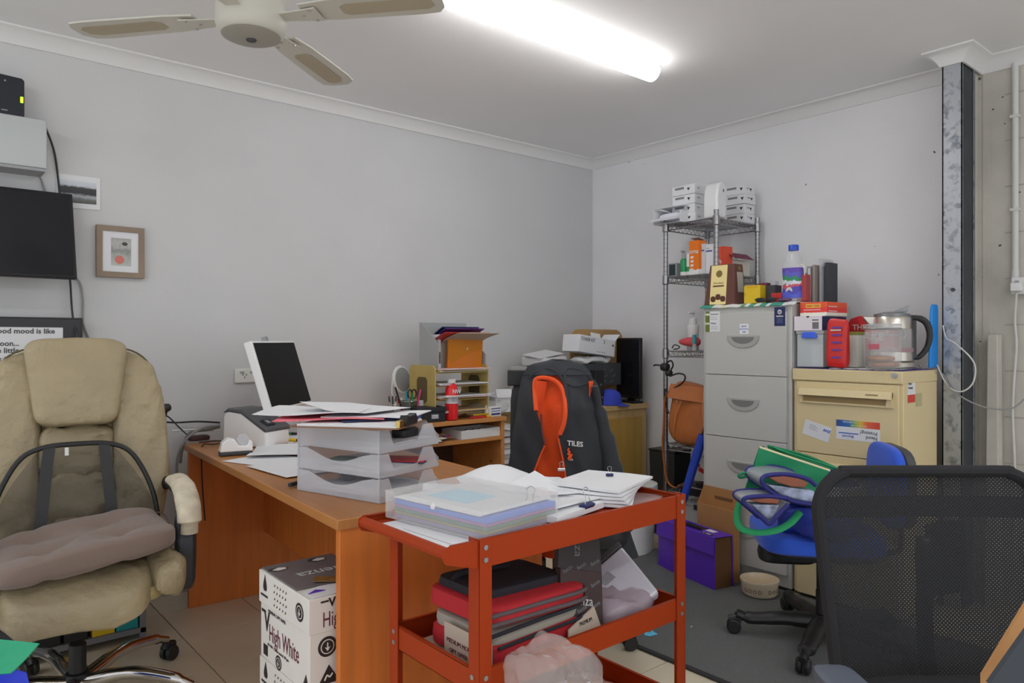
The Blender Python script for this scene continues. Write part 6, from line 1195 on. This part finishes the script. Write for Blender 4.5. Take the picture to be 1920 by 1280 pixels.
sbx2 = thing('plastic_crate', 'white plastic tub with a green label under the rack', 'tub', (3.30, 2.345, .001)); MB().box((0, 0, .125), (.19, .24, .25), None, 0, 1.05).build('tub_body', mat('tub_white', S(195, 198, 200, 1.35), .35, alpha=.9), sbx2, bev=.01, seg=3); MB().bx(-.105, .105, -.13, .13, .2505, .275).build('lid', mat('tub_white', (0, 0, 0)), sbx2, bev=.004); MB().bx(-.1015, -.0985, -.11, -.02, .06, .2).build('label', mat('label_dark_green', S(90, 110, 70, 1.3), .6), sbx2); MB().bx(-.109, -.105, -.03, .0, .235, .262).build('latch', DARK, sbx2); MB().bx(-.1022, -.1016, -.10, -.03, .065, .12).build('label_panel', mat('label_lime', S(125, 175, 60, 1.35), .6), sbx2)
for o_ in (sbx2,): o_.location = (3.375, 2.362, .001)
sc_ = tag(MB().prism([(0, 0), (.04, -.008), (.05, .03), (.03, .022), (.02, .04), (-.008, .02)], (0, 0, 0), X, Y, Z*.0008).build('paper_scrap', mat('scrap_blue', S(90, 180, 215, 1.4), .7)), 'torn scrap of light blue paper on the rug', 'scrap'); q = P(1218, 1198, 0); sc_.location = (q.x, q.y, .011)
sc2 = tag(MB().prism([(0, 0), (.012, .002), (.008, .01)], (0, 0, 0), X, Y, Z*.0008).build('paper_scrap', PAPER), 'tiny white paper crumb on the rug', 'scrap'); q = P(1296, 1181, 0); sc2.location = (q.x, q.y, .011)
fl_ = thing('steel_flask', 'steel vacuum flask standing on the floor by the desk end', 'flask', (P(984, 1090, 0).x, P(984, 1110, 0).y, .0))
fl_.location = (1.74, 1.93, .001); MB().lathe([(.03, 0), (.033, .004), (.033, .30), (.03, .31)], 24).build('flask_body', CHROME, fl_); MB().lathe([(.034, .3105), (.034, .365), (.03, .37)], 24).build('cap', BLACK, fl_)

# cartons of copy paper under the desk
cw_ = mat('carton_white', S(205, 202, 198, 1.35), .75, var=.03); INKB = mat('carton_ink', S(45, 35, 35, 1.2), .7); MAR = mat('carton_maroon', S(95, 35, 55, 1.3), .7)
def carton(x, y, z, lbl, n):
    o = thing('copy_paper_box', lbl, 'box', (x, y, z), 0, 'copy paper cartons under the desk')
    MB().bx(.004, .216, .004, .326, 0, .215).build('box_body', cw_, o, bev=.002)
    ld_ = MB().bx(0, .22, 0, .33, .155, .245).build('lid', cw_, o, bev=.002)
    # long side faces -x, short side faces -y
    for k, (s_, yy, zz, sz, m) in enumerate((('High White', .265, .062, .068, MAR), ('PREMIUM COPY PAPER', .27, .138, .013, INKB), ('ISO 9001 / Carbon neutral / 80 gsm', .275, .045, .011, INKB))):
        text(o, s_, (.0034, yy, zz), -Y, Z, sz, m, sx=.62 if k == 0 else .9)
    text(o, 'V', (.0034, .298, .085), -Y, Z, .075, INKB, sx=.8, bold=.002); card(o, 'wing_mark', (.0036, .318, .13), -Y, Z, .03, .008, INKB, .0004)
    for k in range(8): card(o, 'barcode_line', (.0036, .305-.004*k, .012), -Y, Z, .0026, .03, INKB, .0004)
    def disc(x_, y_, z_, r, side, par):
        rot_ = ry(-90) if side == 'x' else rx(90); nrm = -X if side == 'x' else -Y; c0 = Vector((x_, y_, z_))
        MB().lathe([(r, 0), (r, .0004)], 24, c0, rot=rot_).build('round_mark', INKB, par); MB().lathe([(r*.72, 0), (r*.72, .0004)], 24, c0+nrm*.0004, rot=rot_).build('mark_ring', cw_, par); MB().lathe([(r*.62, 0), (r*.62, .0004)], 24, c0+nrm*.0008, rot=rot_).build('mark_disc', INKB, par)
        U_ = -Y if side == 'x' else X; MB().prism([(-r*.06, r*.4), (r*.06, r*.4), (r*.06, -r*.1), (r*.3, .0), (0, -r*.45), (-r*.3, 0), (-r*.06, -r*.1)], c0+nrm*.0012, U_, Z, nrm*.0004).build('mark_arrow', cw_, par)
    disc(-.0002, .055, .2, .024, 'x', ld_); disc(.052, .0036, .115, .026, 'y', o); disc(.0036, .20, .02, .02, 'x', o)
    MB().lathe([(.009, -.02), (.014, -.012), (.012, 0), (.004, .018), (.001, .026)], 14, (-.0002, .285, .215), sx=.05).build('flame_mark', INKB, ld_); card(ld_, 'print_line', (-.0004, .315, .178), -Y, Z, .05, .006, INKB, .0004)
    for r_ in range(4):
        for c_ in range(5): MB().prism([(0, 0), (.009, .003), (.006, .009)], (-.0002, .225-.019*c_-.004*(r_ % 2), .168+.018*r_), -Y, Z, -X*.0004).build('bird_mark', INKB, ld_)
    text(ld_, 'High', (.036, -.0004, .168), X, Z, .055, MAR, sx=.6); text(ld_, 'V', (.054, -.0004, .218), X, Z, .03, INKB, bold=.001); card(ld_, 'wing_mark', (.032, -.0002, .23), X, Z, .022, .005, INKB, .0004); card(ld_, 'wing_mark', (.076, -.0002, .23), X, Z, .022, .005, INKB, .0004)
    MB().prism([(0, 0), (.06, 0), (.03, .048)], (.026, .0037, .02), X, Z, -Y*.0004).build('triangle_mark', INKB, o); MB().tube([(.044, .0031, .03), (.051, .0031, .042), (.058, .0031, .036), (.066, .0031, .044)], .0022, 5, sm=3).build('kangaroo_mark', cw_, o)
    MB().prism([(0, 0), (.05, 0), (.025, .045)], (.0037, .05, .005), -Y, Z, -X*.0004).build('triangle_mark', INKB, o)
    return o
carton(.790, 1.728, .001, 'lower copy paper carton of the pair under the desk', 0)
up = carton(.787, 1.725, .2475, 'upper copy paper carton of the pair under the desk', 1)
zt_ = .2475+.2462
fk = thing('grey_packet', 'grey printed packet with torn holes lying on the upper carton', 'packet', (.79, 1.80, zt_)); fg = mat('packet_grey', S(105, 98, 100, 1.3), .6, var=.1)
MB().prism([(0, .01), (.215, 0), (.218, .25), (.004, .252)], (0, 0, 0), X, Y, Z*.004).build('packet_body', fg, fk, bev=.001)
for x, y in ((.03, .20), (.155, .215)):
    MB().prism([(-.03, 0), (-.01, -.018), (.02, -.016), (.03, .004), (.01, .02), (-.02, .016)], (x, y, .0042), X, Y, Z*.0004).build('torn_hole', DARK, fk); MB().prism([(-.016, 0), (-.004, -.013), (.02, -.01), (.024, .004), (.006, .014)], (x, y, .0047), X, Y, Z*.0004).build('torn_card', cw_, fk)
text(fk, 'fienza', (.185, .125, .0044), (-1, .04, 0), (-.04, -1, 0), .062, mat('print_pale', (0, 0, 0)), sx=.95)
for x, y, a in ((.15, .03, 40), (.11, .012, -30)): MB().box((x, y, .008), (.11, .04, .002), rz(a) @ ry(3)).build('brown_tape', mat('parcel_tape', S(125, 92, 50, 1.35), .35), fk)
wsl = tag(MB().prism([(0, 0), (.2, 0), (.2, .06), (.05, .075), (0, .06)], (0, 0, 0), X, Y, Z*.0015).build('carton_slip', PAPER), 'white slip with a purple corner under the grey packet', 'slip'); wsl.location = (.80, 1.728, zt_); 
tag(MB().prism([(0, 0), (.05, .0), (.03, .02)], (.80, 1.76, zt_+.0024), X, Y, Z*.0006).build('card_corner', PURPLE), 'purple card corner on the upper carton', 'card')

# ================================================================ trolley contents
# top tray: sheets and stacks
zT = TZ+.0006
paper(.925, 1.315, zT, .20, .27, 3, 'white sheet under the clear document box at the trolley handle', th=.0004)
paper(.99, 1.285, zT+.0012, .20, .28, 93, 'folded white sheet under the clear document box', th=.0004)
db_ = thing('document_box', 'clear frosted document box filled with coloured folders on trolley', 'box', (.905, 1.165, zT+.004), 8)
L_, W_, H_ = .315, .245, .062
cb_ = mat('box_clear', S(215, 222, 232, 1.4), .18, alpha=.22)
m_ = MB().bx(0, W_, 0, L_, 0, .0015).bx(0, .0015, 0, L_, .0015, H_).bx(W_-.0015, W_, 0, L_, .0015, H_).bx(.0015, W_-.0015, 0, .0015, .0015, H_).bx(.0015, W_-.0015, L_-.0015, L_, .0015, H_).bx(0, W_, 0, L_, H_, H_+.0012); m_.build('box_shell', cb_, db_, bev=.0008)
MB().lathe([(.007, 0), (.006, .003), (.003, .004)], 16, (-.0005, .15, .05), rot=ry(-90)).build('press_stud', WHITE, db_)
zl = .003
for m, h in ((mat('folder_lilac', S(120, 105, 150, 1.2), .6), .009), (mat('folder_olive', S(130, 125, 30, 1.2), .6), .006), (mat('folder_green', S(40, 100, 70, 1.2), .6), .009), (mat('folder_mauve', S(135, 75, 150, 1.2), .6), .007), (mat('folder_blue', S(40, 100, 200, 1.3), .6), .011)):
    MB().bx(.012, W_-.006, .003, L_-.02, zl, zl+h-.001).build('folder', m, db_); zl += h
MB().box((W_/2, L_*.5, .048), (W_-.02, L_-.04, .002), rx(0)).build('top_sheet', PAPER, db_); MB().bx(.07, .17, .12, .25, .0492, .0496).build('blue_sheet', mat('pale_sky', S(165, 200, 230, 1.35), .7), db_)
def bclip(par_loc, rot, m, label, open_=True, s=1):
    o = thing('binder_clip', label, 'clip', par_loc, rot); MB().prism([(-.004*s, 0), (.006*s, 0), (.012*s, .012*s), (.0, .016*s), (-.012*s, .012*s)], (-.02*s, 0, 0), Y, Z, X*.04*s).build('clip_body', m, o, bev=.001)
    MB().tube([(-.012*s, -.002*s, .014*s), (-.007*s, .0, .03*s), (-.011*s, .004*s, .045*s), (0, .006*s, .052*s), (.011*s, .004*s, .045*s), (.007*s, 0, .03*s), (.012*s, -.002*s, .014*s)], .0011*s, 6, sm=5).build('wire_handle', STEEL, o); return o
paper(1.14, 1.37, zT, .297, .21, 30, 'thick wad of white sheets in the middle of the trolley top', th=.010)
paper(1.20, 1.247, zT, .20, .12, 12, 'small clipped pad of white sheets at the front rim of trolley', th=.014)
bclip((1.245, 1.202, zT+.0135), 12, NAVY, 'navy binder clip on the small pad at the trolley front')
paper(1.16, 1.315, zT+.016, .297, .21, 8, 'white stapled sheets curling upward in the trolley middle', th=.004, wave=.010, corner=.05, ph=1)
paper(1.11, 1.42, zT+.021, .31, .21, -35, 'wide white sheet draped over the rear of trolley heap', th=.002, wave=.02, ph=3.5)
paper(1.235, 1.43, zT+.029, .297, .21, -22, 'white sheet peaked up at the back of the trolley heap', lift=lambda u, v: .05*math.exp(-((u-.35)**2+(v-.9)**2)*9), th=.001)
bclip((1.085, 1.225, zT+.032), -70, NAVY, 'navy binder clip holding the large sheets beside the document box')
for i in range(5):
    paper(1.405+.006*i, 1.34-.004*i, zT+.0085*i, .28-.012*i, .225-.008*i, 38-5*i, 'clipped white bundle at the right end of trolley, %s layer' % ('lowest', 'second', 'third', 'fourth', 'topmost')[i], th=.006, wave=.002, ph=i, group='bundles at the right end of the trolley')
bclip((1.47, 1.335, zT+.046), -40, NAVY, 'small navy clip on the right hand bundles', s=.5); bclip((1.41, 1.46, zT+.05), 140, STEEL, 'small dark clip at the back of right hand bundles', s=.5)
pvs = paper(1.46, 1.27, zT+.0006, .14, .10, 28, 'clear plastic sleeve poking out of the right bundles', CLEAR, th=.002)
pvs.location = (1.475, 1.235, zT+.001)
# middle tray
zM = .431
tb_ = thing('cooler_bag', 'red and black zipped fabric case with an open lid on middle tray', 'bag', (.945, 1.31, zM+.021), 3)
redf = mat('red_fabric', S(165, 32, 40, 1.35), .8, bump=.3, bscale=250); dkf = mat('dark_fabric', (.022, .022, .03), .85); grf = mat('trim_grey', S(85, 75, 78, 1.3), .7)
MB().puff((.15, 0, .018), (.30, .23, .05), .25, 32, 10).build('lower_half', redf, tb_); MB().puff((.152, 0, .055), (.29, .215, .036), .25, 32, 10).build('lining', mat('bag_lining', S(150, 145, 135, 1.35), .7), tb_)
MB().tube([(.02+.26*u, -.115, .04) for u in (0, .5, 1)]+[(.30, -.07, .04), (.30, .09, .04)], .004, 8, sm=3).tube([(.0, -.11, .068), (.15, -.114, .07), (.28, -.112, .07), (.305, -.06, .072)], .0045, 8, sm=4).build('zip_edge', dkf, tb_)
rtl = ry(3); MB().puff((.155, .0, .098), (.315, .235, .05), .25, 32, 12, rot=rtl).build('upper_half', redf, tb_); MB().puff((.15, .02, .128), (.27, .18, .03), .3, 28, 8, rot=rtl).build('top_panel', dkf, tb_)
for z_ in (.088, .108): MB().tube([(.0, -.114, z_+.004), (.15, -.119, z_), (.30, -.114, z_-.006), (.315, -.04, z_-.006)], .005, 8, sm=4).build('piping', grf, tb_)
MB().tube([(.0, -.115, .05), (-.005, -.122, .03), (-.012, -.126, .01)], .004, 6, flat=.5).build('zip_pull', BLACK, tb_)
MB().tube([(.02, .05, .135), (.05, .05, .155), (.12, .05, .15), (.2, .05, .14)], .007, 8, sm=5).build('carry_handle', dkf, tb_)
pk = thing('paper_packet', 'pale printed paper sack under the red case on the middle tray', 'packet', (.935, 1.175, zM+.0005), 0); MB().bx(.0, .34, .0, .28, 0, .010).build('packet_body', mat('sack_paper', S(175, 160, 145, 1.3), .7), pk, bev=.003)
lf_ = MB().prism([(0, 0), (.17, 0), (.17, .075), (0, .075)], (.0, .0, .011), Vector((.0, 1, 0)), Vector((-.0, 0, 1)), X*.002).build('raised_side', mat('sack_paper', (0, 0, 0)), pk)
text(lf_, 'MEDIUM MOUNTAIN', (-.0006, .16, .045), -Y, Z, .014, MAR); text(lf_, 'GIFT OFFER FREE', (-.0006, .15, .025), -Y, Z, .013, MAR); 
sk2 = thing('paper_sack', 'pale paper sack with dark print leaning at the front rim', 'packet', (1.16, 1.175, zM+.0008), 8); MB().prism([(0, 0), (.14, 0), (.13, .075), (.02, .05)], (0, 0, 0), X, Vector((0, .35, 1)).normalized(), Y*.004).build('sack_front', mat('sack_paper', (0, 0, 0)), sk2)
Vs = Vector((0, .35, 1)).normalized(); Ns = X.cross(Vs)
for k in range(5): MB().box(Vector((.03+.012*k, -.0006, 0))+Vs*(.018+.008*(k % 2)), (.008, .002, .009), rx(-19) @ rz(k*20)).build('bird_print', INKB, sk2)
text(sk2, 'PREMIUM', Vector((.06, -.0006, 0))+Vs*.048, X, Vs, .012, INKB); MB().lathe([(.008, 0), (.008, .001)], 12, Vector((.09, -.0008, 0))+Vs*.02, rot=rx(90-19)).build('round_print', INKB, sk2)
film = mat('film_bag', (.70, .66, .64), .14, alpha=.28, bump=1.0, bscale=38)
pg_ = tag(MB().puff((0, 0, .05), (.20, .13, .14), .75, 64, 36, fn=lambda v: Vector((v.x*(1+.10*math.sin(v.z*45)), v.y+.012*math.sin(v.x*60+v.z*40)+.006*abs(math.sin(v.x*130-v.z*90)), v.z+.010*math.sin(v.x*50+v.y*70)+.006*abs(math.sin(v.z*110+v.x*80))))).build('plastic_bag', film), 'crumpled clear plastic bag spilling over the front of middle tray', 'bag'); pg_.location = (.995, 1.085, zM-.018); pg_.rotation_euler = (R(18), R(14), 0)
br_ = thing('catalogue_box', 'dark printed catalogue box leaning up in the middle tray', 'box', (1.235, 1.27, zM+.001), 0)
brd_ = mat('catalogue_dark', S(58, 50, 52, 1.3), .35, var=.15); Ub = Vector((.96, -.10, -.26)).normalized(); Vb = Vector((-.20, .30, .93)); Vb = (Vb-Ub*Vb.dot(Ub)).normalized(); Nb = Ub.cross(Vb)
O_ = Vector((-.06, -.05, .055)); 
MB().prism([(0, 0), (.135, 0), (.135, .125), (0, .125)], O_, Ub, Vb, -Nb*.018).build('lower_panel', mat('catalogue_brown', S(60, 44, 44, 1.3), .4), br_); MB().prism([(-.008, .1255), (.135, .1255), (.125, .243), (.0, .243)], O_, Ub, Vb, -Nb*.016).build('upper_panel', brd_, br_)
pp2 = mat('print_pale', (0, 0, 0)); text(br_, 'fienza', O_+Ub*.03+Vb*.045+Nb*.0004, Ub, Vb, .032, pp2)
for r_ in range(3):
    for c_ in range(3): text(br_, 'fienza', O_+Ub*(.01+.045*c_)+Vb*(.012+.05*r_+.012*c_)+Nb*.0004, Ub+Vb*.6, Vb-Ub*.6, .014, mat('print_grey', (0, 0, 0))) if (r_ != 1 or c_ > 1) else None
text(br_, 'fienza', O_+Ub*.045+Vb*.235+Nb*.0004, -Vb, Ub, .035, mat('print_grey', (0, 0, 0)))
wp_ = thing('white_packet', 'glossy shrink wrapped white packet leaning at the right of middle tray', 'packet', (1.40, 1.25, zM+.003), 0)
wq = [PT(*p)-wp_.location for p in ((1100, 1078, 1.95), (1166, 1022, 2.02), (1236, 1108, 1.88), (1152, 1166, 1.81))]
Nw = (wq[1]-wq[0]).cross(wq[3]-wq[0]).normalized(); Nw = -Nw if Nw.dot(Vector((-.64, -.76, .2))) < 0 else Nw
def slab(qs, th): return MB().add([q for q in qs]+[q-Nw*th for q in qs], [(0, 1, 2, 3), (7, 6, 5, 4), (0, 4, 5, 1), (1, 5, 6, 2), (2, 6, 7, 3), (3, 7, 4, 0)])
slab(wq, .028).build('packet_body', mat('gloss_wrap', S(185, 185, 195, 1.4), .12, coat=.8, bump=.35, bscale=25), wp_, bev=.008, seg=3)
dS = (wq[1]-wq[2]).normalized()*.014; slab([wq[0]+dS*1.3, wq[1]+dS*1.3, wq[1]+dS*.1, wq[0]+dS*.1], .02).build('dark_seal', mat('seal_grey', (.08, .08, .085), .3), wp_, bev=.002)
Uw = (wq[1]-wq[0]).normalized(); Vw = Nw.cross(Uw)
for k in range(7): card(wp_, 'barcode_line', wq[0]*.62+wq[2]*.2+wq[3]*.18+Uw*.006*k+Nw*.001, Uw, Vw, .0035, .03, GREY, .0004)
gb2 = tag(MB().puff((0, 0, .03), (.20, .14, .06), .7, 26, 10, fn=lambda v: Vector(v)+Vector((0, 0, .01*math.sin(v.x*60+v.y*40)))).build('plastic_bag', mat('mauve_film', S(165, 150, 160, 1.35), .2, alpha=.75)), 'mauve tinted plastic wrapping under the white packet', 'bag'); gb2.location = (1.42, 1.26, zM+.004)
wb2 = sbox('white_carton', 'small pale carton at the back of the middle tray', (1.20, 1.42, zM+.001), (.10, .07, .10), mat('pale_lilac', S(190, 190, 210, 1.35), .6), 12)
# bottom tray
bb = tag(MB().puff((0, 0, .04), (.22, .18, .08), .7, 28, 12, fn=lambda v: Vector(v)+Vector((0, 0, .008*math.sin(v.x*50+v.y*60)))).build('plastic_bag', mat('pale_film', S(205, 160, 145, 1.35), .2, alpha=.6)), 'pale plastic bag in the bottom tray of the trolley', 'bag'); bb.location = (1.33, 1.30, .184)
for i in range(5):
    o = tag(MB().lathe([(.006, 0), (.009, .003), (.008, .009), (.002, .012)], 14).build('clear_knob', CHROME), 'small shiny knob on the pale bag in the bottom tray', 'knob', 'shiny knobs in the bottom tray'); o.location = (1.34+.03*math.cos(i*1.3), 1.33+.03*math.sin(i*1.3), .264)

# ================================================================ bags on the blue chair, corner items
seatz = .009+.385+.0375
gbag = mat('bag_green', S(22, 120, 80, 1.4), .7, bump=.1); navyb = mat('bag_navy', S(35, 35, 110, 1.35), .6); pvc = mat('bag_pvc', (.65, .68, .75), .12, alpha=.5)
def CP(px, py, t): return PT(px, py, t)
def poly_bag(name, label, quads, m, cat='bag', th=.004):
    o = thing(name, label, cat, (0, 0, 0))
    return o
gb = thing('tote_bag', 'open green reusable shopping bag slumped on the blue chair', 'bag', (0, 0, 0))
t1, t2 = 2.66, 2.86
A, B_, C_, D_ = CP(1424, 838, t1), CP(1556, 882, t1), CP(1520, 935, t1), CP(1394, 925, t1)
A2, B2, C2, D2 = CP(1440, 836, t2), CP(1585, 885, t2), CP(1560, 930, t2), CP(1440, 930, t2)
def quad(m_, a, b, c, d, n=8, th=.003, sag=.01):
    def fn(u, v): p = a*(1-u)*(1-v)+b*u*(1-v)+c*u*v+d*(1-u)*v; return p+Vector((-.64, -.76, 0))*(sag*math.sin(u*9+v*4)*math.sin(v*3.14))
    return m_.sheet(fn, n, n, th)
m_ = MB(); quad(m_, D_, A, A*.5+A2*.5+Vector((0, 0, .002)), D2); m_.build('end_panel', gbag, gb)
m_ = MB(); quad(m_, A, B_, C_, D_, sag=.012); m_.build('front_panel', gbag, gb)
m_ = MB(); quad(m_, A2, B2, C2, D2); m_.build('rear_panel', mat('bag_green_light', S(60, 140, 95, 1.35), .7), gb)
MB().tube([A2, A2*.5+B2*.5+Vector((0, 0, .012)), B2, B2+(B2-A2)*.12], .009, 8, sm=5, flat=.6).build('rim', gbag, gb); MB().tube([A, (A+B_)*.5+Vector((0, 0, .0)), B_], .004, 8, sm=5).build('piping', mat('bag_cream', S(215, 205, 165, 1.35), .7), gb)
quad(MB(), CP(1445, 845, 2.75), CP(1540, 880, 2.75), CP(1530, 905, 2.8), CP(1455, 890, 2.8)).build('inner_print', mat('bag_print', S(160, 170, 120, 1.35), .7, var=.5, vscale=25), gb)
MB().tube([CP(1412, 886, t1-.01), CP(1398, 886, t1-.015), CP(1386, 890, t1-.015), CP(1388, 895, t1-.012), CP(1402, 892, t1-.01)], .005, 8, sm=5).build('tab_loop', gbag, gb)
MB().tube([CP(1392, 932, 2.60), CP(1384, 950, 2.57), CP(1382, 975, 2.54), CP(1392, 992, 2.50), CP(1420, 998, 2.47), CP(1455, 994, 2.47), CP(1482, 980, 2.5), CP(1500, 960, 2.55)], .012, 8, sm=6, flat=.4).build('handle', mat('bag_strap', S(28, 135, 85, 1.4), .7), gb)
MB().tube([CP(1450, 838, 2.85), CP(1470, 846, 2.84), CP(1540, 868, 2.8), CP(1590, 885, 2.75)], .013, 8, sm=6, flat=.3).build('handle', mat('bag_strap', (0, 0, 0)), gb)
def rolled(name, label, pts, faces, th=.006, width=.16):
    """a folded clear bag with navy bindings, seen on edge"""
    o = thing(name, label, 'bag', (0, 0, 0)); back = Vector((.6443, .7647, 0))*width
    path = smooth_path([CP(*p) for p in pts], 5); n = len(path)
    MB().sheet(lambda u, v: path[min(n-1, int(round(u*(n-1))))]+back*v, n-1, 4, th).build('folded_sheet', pvc, o)
    MB().tube(path, .0075, 8).build('navy_binding', navyb, o); MB().tube([p+back for p in path], .0075, 8).build('navy_binding', navyb, o)
    for nm, t, m, poly in faces:
        q = [CP(x, y, t) for x, y in poly]; k = len(q); d_ = back.normalized()*.05
        MB().add(q+[p+d_ for p in q], [list(range(k)), list(range(k, 2*k))[::-1]]+[(i, k+i, k+(i+1) % k, (i+1) % k) for i in range(k)]).build(nm, m, o, bev=.004)
    return o
brn_ = mat('bag_brown', S(140, 85, 65, 1.35), .7); prn_ = mat('bag_picture', S(150, 160, 185, 1.35), .2, var=.6, vscale=30)
rolled('folded_bag', 'navy bound clear bag rolled up on top of the chair heap', [(1530, 910, 2.50), (1512, 897, 2.50), (1475, 889, 2.50), (1438, 891, 2.50), (1428, 900, 2.49), (1436, 914, 2.49), (1460, 930, 2.48), (1490, 940, 2.48), (1530, 946, 2.48)],
    (('brown_inside', 2.495, brn_, [(1442, 895), (1470, 892), (1500, 897), (1516, 905), (1510, 914), (1485, 913), (1458, 905)]), ('printed_panel', 2.50, prn_, [(1440, 909), (1470, 912), (1527, 920), (1527, 942), (1492, 936), (1462, 926)])))
rolled('folded_bag', 'navy bound clear bag folded to a point below the rolled one', [(1478, 934, 2.47), (1440, 930, 2.47), (1402, 932, 2.46), (1394, 940, 2.46), (1410, 955, 2.45), (1430, 972, 2.45), (1443, 982, 2.45), (1456, 968, 2.45), (1478, 945, 2.46)],
    (('brown_inside', 2.465, brn_, [(1402, 936), (1440, 933), (1462, 936), (1460, 945), (1425, 943)]), ('printed_panel', 2.46, prn_, [(1410, 946), (1462, 947), (1455, 964), (1443, 976), (1428, 964)])), width=.10)
bbg = tag(MB().puff((0, 0, .05), (.26, .26, .10), .65, 32, 14, fn=lambda v: Vector(v)+Vector((.008*math.sin(v.y*50), 0, .01*math.sin(v.x*60+v.y*45)))).build('fabric_bag', mat('blue_bag', S(38, 55, 150, 1.4), .5, bump=.3)), 'crumpled blue fabric bag on the blue chair seat', 'bag'); bbg.location = (2.60, 1.325, seatz+.001)
wcl = tag(MB().puff((0, 0, .03), (.16, .2, .06), .6, 24, 10, fn=lambda v: Vector(v)+Vector((0, 0, .008*math.sin(v.x*70)))).build('folded_cloth', mat('pale_cloth', S(165, 165, 170, 1.35), .7)), 'pale folded cloth between the blue bag and green tote', 'cloth'); wcl.location = (2.60, 1.345, seatz+.102)
hat = thing('sun_hat', 'navy hat with a white band lying behind the green tote', 'hat', CP(1560, 895, 2.85), 0); MB().lathe([(.10, -.03), (.10, -.02), (.06, .0), (.052, .02), (.02, .03), (.001, .031)], 28).build('hat_body', navyb, hat); MB().tube([(math.cos(a)*.1, math.sin(a)*.1, -.025) for a in [2*math.pi*i/28 for i in range(28)]], .005, 6, close=True).build('brim_binding', PAPER, hat)
# carton with a laptop sleeve at the lower right, close to the camera
ccb = thing('cardboard_carton', 'brown cardboard carton with a dark inner lid in the near right corner', 'box', (0, 0, 0))
ta = .62
pa, pb, pc_, pd = CP(1838, 1262, .74), CP(1930, 1110, .74), CP(1960, 1140, .72), CP(1862, 1280, .72)
dn = Vector((0, 0, -.25)); bk_ = Vector((.6443, .7647, 0))
MB().add([pa, pb, pb+dn, pa+dn, pa+bk_*-.004, pb+bk_*-.004, pb+dn+bk_*-.004, pa+dn+bk_*-.004], [(0, 1, 2, 3), (7, 6, 5, 4), (0, 4, 5, 1), (1, 5, 6, 2), (2, 6, 7, 3), (3, 7, 4, 0)]).build('carton_side', CARD, ccb)
qa, qb, qc = CP(1856, 1282, .70), CP(1934, 1172, .70), CP(1940, 1300, .70)
MB().add([qa, qb, qc, qa+bk_*.006, qb+bk_*.006, qc+bk_*.006], [(0, 1, 2), (5, 4, 3), (0, 3, 4, 1), (1, 4, 5, 2), (2, 5, 3, 0)]).build('dark_lid', mat('lid_dark', S(52, 58, 66, 1.2), .5), ccb)
# green and blue bag at the lower left
gl_ = thing('green_bag', 'green bag with a blue lower half in the lower left corner', 'bag', CP(10, 1262, 1.75), 0)
def GP(px, py, t=1.75): return CP(px, py, t)-gl_.location
def flap(u, v):                                               # pleated flap running out to a point on the right
    a = GP(-120, 1185+8*math.sin(v*3), 1.82-.12*v); b = GP(74, 1206+10*v, 1.74); c = a+(GP(-120, 1275, 1.72)-a)*v
    p = c*(1-u)+(b+(GP(20, 1262, 1.70)-b)*v)*u; return p+Vector((-.5, -.5, 0))*.012*math.sin(v*9+u*4)*(1-u)
MB().sheet(flap, 14, 12, .003).build('bag_top', mat('bag_teal_green', S(20, 140, 100, 1.4), .45, bump=.2), gl_)
def low(u, v):
    x = -120+(170+34*v)*(u*.9+.1*u); return GP(x, 1235+26*u*u+150*v, 1.755+.05*math.sin(u*3.1)*0-.03*math.sin(v*2+u*3))
MB().sheet(low, 14, 12, .003).build('bag_lower', mat('bag_blue', S(50, 68, 205, 1.4), .5, bump=.2), gl_)
MB().puff((-.13, .02, -.12), (.24, .2, .26), .6, 26, 12).build('bag_bulk', mat('bag_blue', (0, 0, 0)), gl_)
